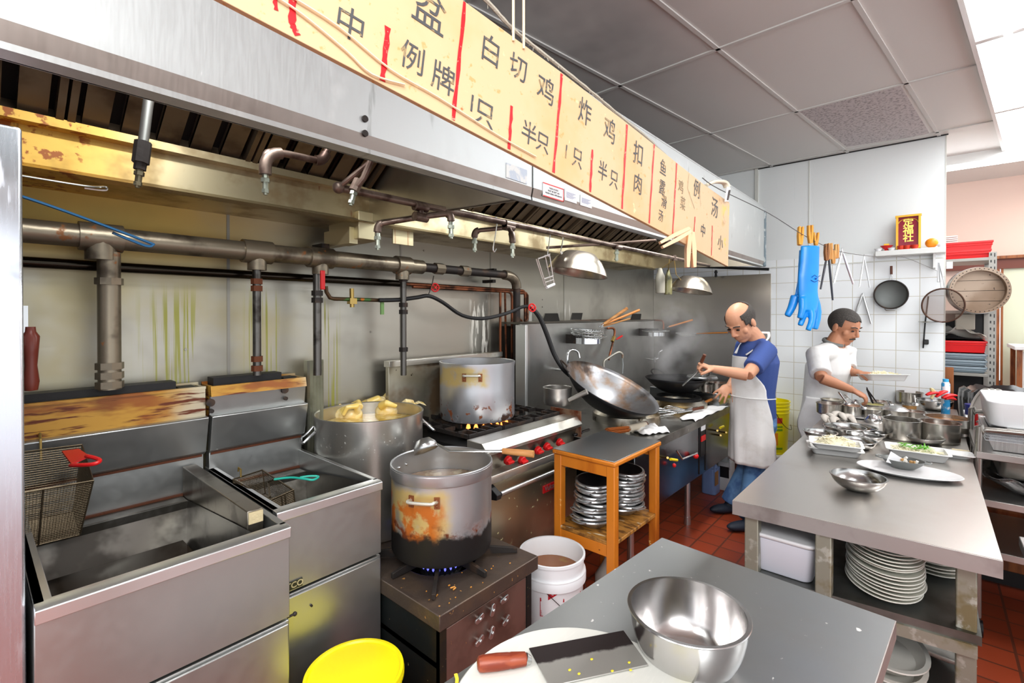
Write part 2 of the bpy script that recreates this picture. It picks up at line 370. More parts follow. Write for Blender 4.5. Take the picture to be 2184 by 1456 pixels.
# far doorway
WBR = mat('brown_door_wood', (150, 88, 44), .5, layers=[dict(col=(98, 52, 24), scale=4, st=(6, 6, 1), lo=.4, hi=.7)])
def yat(px, x): return P(px, 600, x=x).y
xf_ = 7.23
ztop, zbot = P(2150, 546, x=xf_).z, P(2150, 573, x=xf_).z
d1 = MB(); d1.box(xf_-.06, yat(2300, xf_), zbot, xf_, .3, ztop)
dr = struct('door_1', d1, mat('dark_lintel', (104, 52, 38), .5))
part('lintel_strip', MB().box(xf_-.09, yat(2300, xf_), ztop-.03, xf_-.055, .3, ztop), WBR, dr)
part('jamb', MB().box(xf_-.07, yat(2131, xf_), 0, xf_, yat(2118, xf_), zbot), WBR, dr)
part('jamb', MB().box(xf_-.05, yat(2139, xf_), 0, xf_, yat(2134, xf_), zbot), WBR, dr)
part('panel', MB().box(xf_-.03, yat(2300, xf_), 0, xf_, yat(2139, xf_), zbot), mat('pale_green_door', (206, 212, 188), .5), dr, label='pale green-grey panel')
part('glass', MB().box(xf_-.02, yat(2134, xf_), .9, xf_-.005, yat(2131, xf_), zbot), mat('day_glass', (235, 245, 255), .3, emit=((.9, .97, 1, 1), 1.0)), dr)
# ================================================================ EXTRACTION HOOD
HY, HZ, HT, XH0, XS, XH1 = 1.05, 2.0, 2.49, -.9, 1.31, 4.44
HOODM = mat('hood_steel', (194, 199, 199), .46, 1, brush=((60, 2, 4), .09), layers=[dict(col=(236, 238, 236), scale=3, st=(3, 1, 2), lo=.55, hi=.8, amt=.5, rough=.5), dict(col=(128, 130, 128), scale=4, st=(5, 1, 1), lo=.66, hi=.75, amt=.5), dict(col=(245, 245, 245), scale=1, st=(28, 28, 4), lo=.73, hi=.76, rough=.7, metal=.1)])
LIPM = mat('hood_lip_steel', (158, 150, 144), .42, 1, brush=((40, 2, 4), .08), layers=[dict(col=(96, 84, 76), scale=5, lo=.5, hi=.8, amt=.6)])
DIRTY = mat('greasy_hood_steel', (186, 174, 142), .36, 1, layers=[dict(col=(232, 186, 84), scale=2, lo=.2, hi=.4, rough=.45, metal=.3, wob=(5, .2), bands=[('X', None, None, .10, .45)]), dict(col=(176, 96, 24), scale=30, lo=.53, hi=.6, rough=.45, metal=.1, wob=(5, .15), bands=[('X', None, None, .10, .16)]), dict(col=(120, 96, 56), scale=6, lo=.45, hi=.7, amt=.7, rough=.5, metal=.6), dict(col=(128, 60, 24), scale=1, st=(30, 30, 4), lo=.66, hi=.72, amt=.6, metal=.1)])
DIRTY2 = mat('plenum_steel', (186, 174, 142), .36, 1, layers=[dict(col=(120, 96, 56), scale=6, lo=.45, hi=.7, amt=.7, rough=.5, metal=.6), dict(col=(128, 60, 24), scale=1, st=(30, 30, 4), lo=.66, hi=.72, amt=.6, metal=.1)])
FILT = mat('baffle_filter_steel', (126, 110, 90), .4, .8, layers=[dict(col=(70, 56, 44), scale=6, st=(1, 1, 1), lo=.45, hi=.7, amt=.8)])
FILTD = mat('filter_slot', (16, 13, 11), .7, .2)
def hood(x0, x1, label, f0, f1):
    r = thing('extraction_hood', label, 'range hood', ((x0+x1)/2, 1.7, HT), 0, 'stainless hoods over the cooking line')
    m = MB(); m.box(x0, HY, HZ+.04, x1, HY+.015, HT)
    m.prism([(x0, HY, HT), (x0, YW, HT), (x0, YW, HT+.01), (x0, HY, HT+.01)], (x1-x0, 0, 0))
    part('front_panel', m, HOODM, r, smooth=False, bev=.002)
    m = MB(); m.prism([(x0, HY-.001, HZ+.043), (x0, HY+.02, HZ+.043), (x0, HY+.03, HZ+.012), (x0, HY+.006, HZ+.012)], (x1-x0, 0, 0))
    part('lip', m, LIPM, r, smooth=False); m = MB()
    m.prism([(x0, HY+.006, HZ+.012), (x0, HY+.05, HZ+.01), (x0, HY+.05, HZ), (x0, HY+.004, HZ)], (x1-x0, 0, 0))
    m.box(x0, HY+.046, HZ, x1, HY+.052, HZ+.04)
    part('bottom_flange', m, HOODM, r, smooth=False)
    m = MB()
    m.prism([(x0+.002, HY+.02, HZ+.01), (x0+.002, 2.06, HZ+.05), (x0+.002, YW, HZ+.05), (x0+.002, YW, HT), (x0+.002, HY+.02, HT)], (.012, 0, 0))
    m.cut(); m.prism([(x1-.014, HY+.02, HZ+.01), (x1-.014, 2.06, HZ+.05), (x1-.014, YW, HZ+.05), (x1-.014, YW, HT), (x1-.014, HY+.02, HT)], (.012, 0, 0))
    part('end_plate', m, mat('hood_end_steel', (172, 164, 148), .38, 1, layers=[dict(col=(120, 112, 98), scale=2, lo=.4, hi=.7, amt=.6)]), r, smooth=False)
    # back plenum with its drip lip
    m = MB(); m.box(x0+.014, 2.05, HZ+.05, x1-.014, YW, HZ+.175)
    m.prism([(x0+.014, 2.045, HZ+.03), (x0+.014, 2.06, HZ+.05), (x0+.014, 2.06, HZ+.06), (x0+.014, 2.0, HZ+.035)], (x1-x0-.028, 0, 0))
    m.box(x0+.014, 2.0, HZ+.168, x1-.014, 2.05, HZ+.178); m.box(x0+.014, 1.998, HZ+.168, x1-.014, 2.002, HZ+.195)
    part('plenum', m, DIRTY if x0 < 0 else DIRTY2, r, smooth=False)
    n = max(1, round((f1-f0)/.5)); w = (f1-f0)/n
    A, B = Vector((0, 2.045, HZ+.185)), Vector((0, 1.60, HT-.01)); up = (B-A); nrm = Vector((0, -up.z, up.y)).normalized()
    if nrm.z > 0: nrm = -nrm
    for i in range(n):
        xa = f0+i*w+.004; xb = f0+(i+1)*w-.004
        m = MB(); m.cur = 1
        def slab(xx0, xx1, off, th, u0=0, u1=1):
            p = [A+up*u0, A+up*u1]; q = [p[0]+nrm*off, p[1]+nrm*off, p[1]+nrm*(off+th), p[0]+nrm*(off+th)]
            m.prism([(xx0, k.y, k.z) for k in q], (xx1-xx0, 0, 0))
        slab(xa, xb, -.045, .004); m.cur = 0
        slab(xa, xb, -.04, .06, 0, .05); slab(xa, xb, -.04, .06, .95, 1); slab(xa, xa+.018, -.04, .06); slab(xb-.018, xb, -.04, .06)
        k = 5; pw = (xb-xa-.036)/k
        for j in range(k):
            u = xa+.018+j*pw; slab(u+pw*.17, u+pw*.83, -.012, .016); slab(u+pw*.17, u+pw*.23, -.03, .03); slab(u+pw*.77, u+pw*.83, -.03, .03)
        part('grease_filter', m, [FILT, FILTD], r, smooth=False)
    return r
h1 = hood(XH0, XS-.004, 'stainless hood over the fryers with dark grease filters', -.86, 1.27)
h2 = hood(XS+.004, XH1, 'stainless hood over the woks carrying white stickers', 1.42, 4.40)
part('corner_seal', MB().box(XH1-.05, HY-.006, HZ, XH1+.012, HY+.04, HT-.02), mat('grey_sealant', (96, 112, 120), .6, layers=[dict(col=(170, 178, 178), scale=20, lo=.5, hi=.6)]), h2, bev=.01)
m = MB()
for z_ in (.30, .24):
    q = P(777, 254 if z_ == .30 else 285, y=HY); m.cut(); m.cyl((q.x, HY-.006, q.z), (q.x, HY, q.z), .008, n=12)
part('bolt', m, IRON, h1)
def sticker(px0, py0, px1, py1, mat_, nm='notice_sticker'):
    a_, b_ = P(px0, py0, y=HY-.002), P(px1, py1, y=HY-.002)
    w, h = b_.x-a_.x, a_.z-P(px0, py1-(py1-py0)*.18, y=HY-.002).z
    m = MB(); m.box(a_.x, HY-.0025, a_.z-h, b_.x, HY-.0005, a_.z)
    return part(nm, m, mat_, h2, smooth=False), a_.x, b_.x, a_.z-h, a_.z
WPAP = mat('white_paper', (238, 240, 242), .6)
def upright(x, y, z, n=(0, -1, 0), roll=0):
    """text plane standing up facing direction n"""
    n = Vector(n).normalized(); u = Vector((0, 0, 1)); r_ = u.cross(n); M = Matrix.Identity(4)
    for i, a_ in enumerate((r_, u, n)):
        for j in range(3): M[j][i] = a_[j]
    M.translation = (x, y, z); return M @ Matrix.Rotation(roll, 4, 'Z')
o, x0, x1, z0, z1 = sticker(1158, 388, 1202, 424, WPAP)
m = MB()
for q in ((x0, z1-.004, x1, z1), (x0, z0, x1, z0+.004), (x1-.004, z0, x1, z1)): m.box(q[0], HY-.0032, q[1], q[2], HY-.0024, q[3])
part('red_border', m, RED, o, smooth=False)
m = MB()
for i, s_ in enumerate(('THESE HOODS', 'MUST BE KEPT ON', 'WHEN USING APPLIANCES')): m.text(s_, (z1-z0)*.17, upright((x0+x1)/2, HY-.003, z1-(z1-z0)*(.3+.2*i)))
part('print', m, BLKM, o, smooth=False)
for k, q in enumerate(((1205, 402, 1230, 432), (1238, 415, 1262, 442))):
    o, x0, x1, z0, z1 = sticker(*q, WPAP); m = MB()
    for i in range(6): m.box(x0+.008, HY-.0032, z1-.012-(z1-z0-.02)*i/6, x1-.008-.01*(i % 3), HY-.0024, z1-.0095-(z1-z0-.02)*i/6)
    part('print', m, mat('faint_print', (176, 182, 200), .6), o, smooth=False)
o, x0, x1, z0, z1 = sticker(1080, 347, 1124, 385, mat('worn_sticker', (176, 186, 198), .5, .4, layers=[dict(col=(206, 208, 206), scale=26, lo=.45, hi=.55)]), 'worn_sticker')
# fire-suppression nozzles under the first hood
def nozzle(m1, m2, p, d=V(0, 0, -1), s=1.0):
    p = Vector(p); d = Vector(d).normalized()
    m2.cut(); m2.cyl(p, p+d*.012*s, .010*s, n=8); m2.cyl(p+d*.012*s, p+d*.024*s, .0135*s, n=6); m2.cyl(p+d*.024*s, p+d*.045*s, .009*s, n=10); m2.cyl(p+d*.045*s, p+d*.056*s, .011*s, n=6); m2.cyl(p+d*.056*s, p+d*.062*s, .006*s, n=8)
NOZ = mat('nickel_nozzle', (176, 182, 168), .3, .9)
PIPM = mat('brown_iron_pipe', (118, 102, 92), .42, .7, bump=(50, .3, .001), layers=[dict(col=(58, 38, 32), scale=9, lo=.45, hi=.6, amt=.8)])
def elbow(a_, c_, b_, n=6, k=.5):
    a_, b_, c_ = Vector(a_), Vector(b_), Vector(c_); return [a_.lerp(c_, t).lerp(c_.lerp(b_, t), t) for t in [i/n for i in range(n+1)]]
yN = 1.45
a_, b_ = P(318, 205, y=yN), P(300, 345, y=yN); a_ = a_+(a_-b_)*((2.48-a_.z)/(a_.z-b_.z))
r = thing('sprinkler_pipe', 'straight galvanised drop pipe with brass nozzle near the refrigerator', 'pipe', a_, group='suppression nozzles over the fryers')
part('pipe', MB().cyl(a_, b_, .011, n=12), mat('galvanised', (150, 150, 146), .4, .9), r)
c_ = b_+(a_-b_).normalized()*.05
part('coupling', MB().cyl(c_, b_-(a_-b_).normalized()*.003, .018, n=8).cyl(b_, b_-(a_-b_).normalized()*.02, .013, n=8), IRON, r)
m2 = MB(); nozzle(None, m2, b_-(a_-b_).normalized()*.015, b_-a_, .8); part('nozzle', m2, mat('dark_bronze', (112, 104, 84), .35, .9), r)
q = [P(700, 318, y=yN), P(688, 345, y=yN), P(610, 328, y=yN), P(575, 325, y=yN), P(566, 372, y=yN)]
r = thing('sprinkler_pipe', 'dark double-elbow pipe with silver nozzle hanging at the hood lip', 'pipe', q[0], group='suppression nozzles over the fryers')
part('pipe', MB().tube([q[0]+V(0, 0, .35), q[0], q[1]+V(0, 0, .01)]+[q[1]+V(-.01, 0, 0), q[2], q[3]]+elbow(q[3], q[3]+(q[3]-q[2])*.35, q[4])[1:], .011, 12), PIPM, r)
part('elbow', MB().tube(elbow(q[2]+(q[3]-q[2])*.3, q[3]+(q[3]-q[2])*.4, q[4]), .017, 12).cut().tube(elbow(q[1]+(q[0]-q[1])*.6, q[1], q[1]+(q[2]-q[1])*.2), .016, 12), PIPM, r)
m2 = MB(); nozzle(None, m2, q[4], V(0, 0, -1), .95); part('nozzle', m2, NOZ, r)
# the long suppression line under the hood with its branches
yS = 1.5
r = thing('sprinkler_pipe', 'long dark iron pipe running under both hoods with branched nozzles', 'pipe', P(1000, 455, y=yS))
a_, b_ = P(722, 400, y=yS), P(1512, 566, y=yS)
part('pipe', MB().cyl(a_, b_, .0135, n=14), PIPM, r)
part('pipe', MB().tube([P(792, 340, y=1.35), P(775, 380, y=1.37), P(757, 402, y=1.4)], .010, 10), PIPM, r)
part('pipe', MB().tube([P(790, 345, y=1.4), P(722, 400, y=1.5)], .009, 10), PIPM, r)
m = MB(); m2 = MB(); nozzle(None, m2, P(757, 402, y=1.4), P(747, 440, y=1.4)-P(757, 402, y=1.4), .95)
m.cyl(P(765, 385, y=1.4), P(754, 408, y=1.4), .017, n=8); m.ell(a_, (.02, .02, .02))
def branch(tx, ty, lx, ly, rx, ry, drop):
    tp = P(tx, ty, y=yS); dz = drop
    m.cut(); m.cyl(tp-V(.03, 0, 0), tp+V(.03, 0, 0), .019, n=12); m.cyl(tp, tp-V(0, 0, dz), .013, n=12)
    c0 = tp-V(0, 0, dz); l_ = P(lx, ly, y=yS+.12); r_ = P(rx, ry, y=yS-.05)
    m.cut(); m.cyl(c0-V(.03, 0, 0), c0+V(.03, 0, 0), .018, n=12)
    for e in (l_, r_):
        h = (e-c0).normalized(); m.cut(); m.tube([c0, e-h*.03]+elbow(e-h*.03, e, e-V(0, 0, .035))[1:], .0105, 12); m.tube(elbow(e-h*.02, e, e-V(0, 0, .03)), .0155, 12)
        nozzle(None, m2, e-V(0, 0, .035), V(0, 0, -1), 1.05)
branch(897, 441, 805, 478, 962, 455, .04)
branch(1085, 478, 1012, 492, 1093, 503, .015)
tp = P(1315, 527, y=yS); m.cut(); m.cyl(tp-V(.03, 0, 0), tp+V(.05, 0, 0), .017, n=12); nozzle(None, m2, tp-V(0, 0, .015), V(0, 0, -1), 1.2)
tp = P(1437, 550, y=yS); m.cut(); m.cyl(tp-V(0, 0, .02), tp+V(0, 0, .02), .018, n=12)
part('fitting', m, PIPM, r); part('nozzle', m2, NOZ, r)
m = MB(); m.tube([P(1165, 528, y=1.9), P(1290, 520, y=1.6), P(1400, 512, y=1.25)], .009, 8)
one('hanging_rod', m, PIPM, 'thin brown rod crossing beneath the wok hood filters', 'rod')
m = MB(); m.tube([P(1364, 564, x=XE-.1), P(1640, 574, x=XE-.1)], .014, 10); nozzle(None, m, P(1527, 576, x=XE-.12), V(0, 0, -1), 1.2)
one('end_wall_pipe', m, BLACK, 'black pipe running along the top of the end wall cladding', 'pipe')
# boxes under the plenum between the hoods
r = thing('bracket_box', 'pale metal boxes hanging under the hood joint above the big gas pipe', 'box', P(830, 500, y=2.1))
a_ = P(765, 462, y=2.02); b_ = P(810, 514, y=2.02)
part('box', MB().box(a_.x, 2.02, b_.z, b_.x, 2.3, a_.z+.03), mat('cream_metal', (206, 196, 160), .4, .7, layers=[dict(col=(160, 84, 20), scale=1, st=(14, 14, 1), lo=.62, hi=.68)]), r, bev=.003)
a_ = P(745, 483, y=2.06); b_ = P(763, 520, y=2.06); part('side_tray', MB().box(a_.x, 2.06, b_.z, b_.x, 2.3, a_.z), mat('cream_metal', (206, 196, 160)), r)
a_ = P(838, 474, y=2.06); b_ = P(882, 525, y=2.06); part('flap', MB().box(a_.x, 2.06, b_.z, b_.x, 2.07, a_.z+.03), mat('cream_metal', (206, 196, 160)), r, bev=.002)
# ================================================================ GAS AND WATER PIPES ON THE BACK WALL
yM = 2.22
r = thing('gas_manifold', 'thick greasy gas pipe running along the back wall with drop pipes', 'pipe', P(600, 545, y=yM))
pts = [P(x_, y_, y=yM) for x_, y_ in ((20, 489), (240, 507), (545, 533), (680, 552), (860, 567))]
zM = sum(p.z for p in pts)/5
pl = lambda px: V(P(px, 500, y=yM).x, yM, zM)
part('pipe', MB().cyl(V(-.3, yM, zM), pl(900), .040, n=20), GREASE, r)
part('pipe', MB().tube([pl(890), pl(1080)]+elbow(pl(1080), pl(1102), pl(1102)-V(0, 0, .08))[1:]+[V(pl(1102).x, yM, .95)], .026, 16), IRON, r)
m = MB()
for px in (215, 548, 683, 858): m.cut(); m.cyl(pl(px)-V(.06 if px != 858 else .045, 0, 0), pl(px)+V(.06 if px != 858 else .045, 0, 0), .050, n=18); m.cyl(pl(px)-V(0, 0, .08), pl(px), .038 if px != 215 else .045, n=16)
for px in (935, 990): m.cut(); m.cyl(pl(px)-V(.03, 0, 0), pl(px)+V(.035, 0, 0), .034, n=8)
m.cut(); m.tube(elbow(pl(1075), pl(1102), pl(1102)-V(0, 0, .09)), .034, 14)
part('fitting', m, GREASE, r)
DROPM = mat('drop_pipe', (98, 96, 92), .34, .9, layers=[dict(col=(40, 34, 30), scale=7, lo=.5, hi=.65, amt=.8)])
for px, rad, yb in ((232, .034, 830), (547, .017, 800), (676, .019, 800), (860, .017, 800)):
    x_ = pl(px).x; zb = P(px, yb, y=yM).z
    part('drop_pipe', MB().cyl((x_, yM, zb), (x_, yM, zM-.05), rad, n=14), GREASE if px == 232 else DROPM, r)
    m = MB()
    for yy in ({232: (600, 780, 800, 820), 547: (600, 615, 765, 785), 676: (625, 640), 860: (596, 650, 665, 745)}[px]):
        z_ = P(px, yy, y=yM).z; m.cut(); m.cyl((x_, yM, z_-.012), (x_, yM, z_+.012), rad*(1.45 if px != 232 else 1.22), n=8)
    part('coupling', m, (IRON if px != 232 else GREASE) if px != 547 else mat('rusty_coupling', (104, 58, 34), .7, .3, bump=(60, .6, .002)), r)
part('valve_lever', MB().cb(P(688, 597, y=2.16), (.022, .012, .09)), RED, r, bev=.003)
part('support_clip', MB().cb(P(684, 528, y=2.3), (.04, .1, .03)).cut().cb(P(1045, 578, y=2.3), (.03, .1, .03)).cut().cb(P(1043, 600, y=2.3), (.03, .1, .02)), IRON, r)
yC = 2.33
zC_ = P(600, 590, y=yC).z
x_e = P(1120, 600, y=yC).x
r = thing('water_pipe', 'dark horizontal pipes below the gas pipe turning to copper near the corner', 'pipe', P(600, 590, y=yC))
part('pipe', MB().cyl((-.3, yC, zC_), (P(860, 600, y=yC).x, yC, zC_), .019, n=12), mat('wet_black_pipe', (44, 38, 30), .2, .8), r)
part('pipe', MB().tube([(P(850, 600, y=yC).x, yC, zC_)]+elbow((x_e-.04, yC, zC_), (x_e, yC, zC_), (x_e, yC, zC_-.05))+[(x_e, yC, .9)], .011, 10), COPPER, r)
z2 = P(990, 617, y=yC).z; x2 = P(1092, 617, y=yC).x
part('pipe', MB().tube([(P(880, 617, y=yC).x, yC, z2)]+elbow((x2-.05, yC, z2), (x2, yC, z2), (x2, yC, z2-.05))+[(x2, yC, .9)], .010, 10), COPPER, r)
m = MB(); xx = P(1067, 700, y=yC).x; m.cyl((xx, yC, .9), (xx, yC, z2), .009, n=8); m.cut(); xx = P(1077, 700, y=yC).x; m.cyl((xx, yC-.02, .95), (xx, yC, z2), .008, n=8)
part('pipe', m, COPPER, r)
m = MB(); m.tube([P(1105, 625, y=yC), P(1122, 625, y=yC), P(1125, 630, y=yC), P(1125, 680, y=yC), P(1118, 690, y=yC), P(1106, 678, y=yC)], .010, 8)
part('pipe', m, COPPER, r)
def wheel(m, c, R, ax):
    ax = Vector(ax).normalized(); u = ax.orthogonal().normalized(); w = ax.cross(u); c = Vector(c)
    m.tube([c+(u*math.cos(a)+w*math.sin(a))*R for a in [i*math.pi/9 for i in range(18)]], R*.2, 6, closed=True)
    for i in range(4):
        a = i*math.pi/2; m.cyl(c, c+(u*math.cos(a)+w*math.sin(a))*R, R*.14, n=6)
    m.cyl(c-ax*R*.3, c+ax*R*.4, R*.3, n=8)
m = MB(); wheel(m, P(928, 613, y=2.25), .024, V(-.3, -1, 0)); part('valve_wheel', m, RED, r)
m = MB(); m.cyl(P(928, 613, y=2.25), P(920, 612, y=yC), .008, n=8); part('valve_stem', m, BRASS, r)
yB = 2.28
r = thing('hose_supply_pipe', 'short corroded branch pipe with brass tap left of the black hose', 'pipe', P(740, 637, y=yB))
part('pipe', MB().tube([P(695, 610, y=yB), P(696, 622, y=yB), P(704, 635, y=yB), P(712, 637, y=yB), P(808, 640, y=yB)], .010, 10), mat('verdigris_pipe', (84, 64, 44), .45, .7, layers=[dict(col=(70, 110, 60), scale=14, lo=.5, hi=.6), dict(col=(190, 110, 40), scale=18, lo=.62, hi=.68)]), r)
part('tap', MB().cyl(P(750, 615, y=yB), P(751, 655, y=yB), .012, n=8).cb(P(751, 642, y=yB), (.04, .03, .03)), BRASS, r)
part('clip', MB().cb(P(815, 655, y=yB-.01), (.02, .01, .08)), mat('green_corroded', (120, 160, 96), .6), r)
hp = [(808, 640, 2.26), (850, 639, 2.24), (890, 634, 2.2), (915, 631, 2.18), (945, 645, 2.18), (985, 672, 2.18), (1030, 679, 2.17), (1080, 668, 2.15), (1115, 654, 2.12), (1132, 656, 2.1), (1150, 675, 2.08), (1166, 712, 2.06), (1182, 755, 2.04), (1200, 785, 2.0), (1215, 800, 1.98)]
def smooth_pts(pp, n=4):
    out = []
    for i in range(len(pp)-1):
        p0, p1, p2, p3 = pp[max(i-1, 0)], pp[i], pp[i+1], pp[min(i+2, len(pp)-1)]
        for k in range(n):
            t = k/n; out.append(.5*((2*p1)+(p2-p0)*t+(2*p0-5*p1+4*p2-p3)*t*t+(3*p1-p0-3*p2+p3)*t**3))
    return out+[pp[-1]]
r = thing('rubber_hose', 'black rubber hose sagging across the back wall to the woks', 'hose', P(1000, 675, y=2.18))
part('hose', MB().tube(smooth_pts([P(a, b, y=c) for a, b, c in hp]), [.0115]*37+[.017]*20, 10), mat('black_rubber', (30, 30, 31), .45), r)
m = MB(); wheel(m, P(1135, 656, y=2.04), .026, V(-.4, -1, .2)); part('valve_wheel', m, RED, r)
r = one('chain', MB().tube([P(925, 588, y=2.2), P(922, 605, y=2.19), P(914, 628, y=2.18)], .003, 6), IRON, 'thin wire chain dropping from the gas pipe to the hose', 'chain')
# ================================================================ REFRIGERATOR EDGE AND THE FRYERS
r = thing('refrigerator', 'tall stainless cabinet standing beside the nearest fryer', 'refrigerator', (-.3, 1.9, 0))
FRM = mat('refrigerator_steel', (204, 208, 216), .24, 1, brush=((60, 60, 3), .05), layers=[dict(col=(236, 240, 246), scale=1, st=(22, 22, 3), lo=.6, hi=.68, rough=.6, metal=.2, bands=[('Z', .8, 1.1, None, None)]), dict(col=(120, 120, 124), scale=5, lo=.55, hi=.7, amt=.6)])
m = MB(); m.box(-.68, 1.56, .1, .084, 2.3, 2.02); part('body', m, FRM, r, bev=.006)
part('door', MB().box(-.68, 1.505, .12, .084, 1.556, 2.01), FRM, r, bev=.006)
part('leg', MB().cyl((.04, 1.6, 0), (.04, 1.6, .1), .02), IRON, r); part('leg', MB().cyl((-.6, 1.6, 0), (-.6, 1.6, .1), .02), IRON, r)
a_ = P(66, 770, y=2.1)
r = thing('steel_rod_tool', 'dark red wooden handle hanging between refrigerator and back wall', 'tool', P(66, 830, y=2.1))
part('handle', MB().lathe([(.0, 0), (.016, .003), (.02, .03), (.015, .08), (.018, .12), (.0215, .17), (.013, .185), (.012, .2), (0, .2)], P(66, 834, y=2.1), 16), mat('oiled_red_wood', (112, 44, 30), .3), r)
part('blade', MB().cb(P(64, 700, y=2.1)+V(-.01, 0, .0), (.012, .004, .14)), CHROMEW, r)
one('strap', MB().tube(smooth_pts([P(20, 410, y=2.0), P(110, 440, y=2.0), P(220, 480, y=2.02), P(318, 517, y=2.05), P(326, 522, y=2.05), P(310, 524, y=2.05), P(240, 496, y=2.04)]), .0045, 6), mat('blue_plastic', (44, 110, 160), .35), 'blue plastic strap stretched in front of the thick gas pipe', 'strap')
one('wire_hook', MB().tube(smooth_pts([P(20, 370, y=1.95), P(180, 396, y=1.95), P(222, 398, y=1.97), P(228, 402, y=1.97), P(222, 406, y=1.97), P(180, 401, y=1.97)]), .003, 6), CHROMEW, 'bent thin steel wire under the hood lip by the refrigerator', 'wire')
FRY = mat('fryer_steel', (182, 184, 182), .34, 1, brush=((8, 8, 8), .05), layers=[dict(col=(206, 208, 206), scale=2, lo=.45, hi=.8, amt=.4)])
FRI = mat('fryer_tank_inside', (120, 118, 112), .28, 1, layers=[dict(col=(40, 34, 26), scale=5, lo=.42, hi=.6, amt=.8, rough=.3, metal=.4)])
BURN = mat('burnt_splash_steel', (196, 186, 160), .34, .9, layers=[
    dict(col=(190, 142, 54), scale=2, lo=.2, hi=.4, rough=.4, metal=.15, wob=(4, .2), bands=[('X', None, None, .22, .36)]), dict(col=(146, 82, 24), scale=4, st=(1, 1, 4), lo=.44, hi=.6, rough=.4, metal=.1, wob=(4, .2), bands=[('X', None, None, .2, .34)]), dict(col=(96, 40, 12), scale=5, st=(1, 1, 9), lo=.56, hi=.64, rough=.5, metal=.1)])
RUST = mat('rust_line', (96, 52, 30), .7, .2, bump=(60, .5, .002))
OIL = mat('fryer_oil', (40, 28, 16), .06, .1)
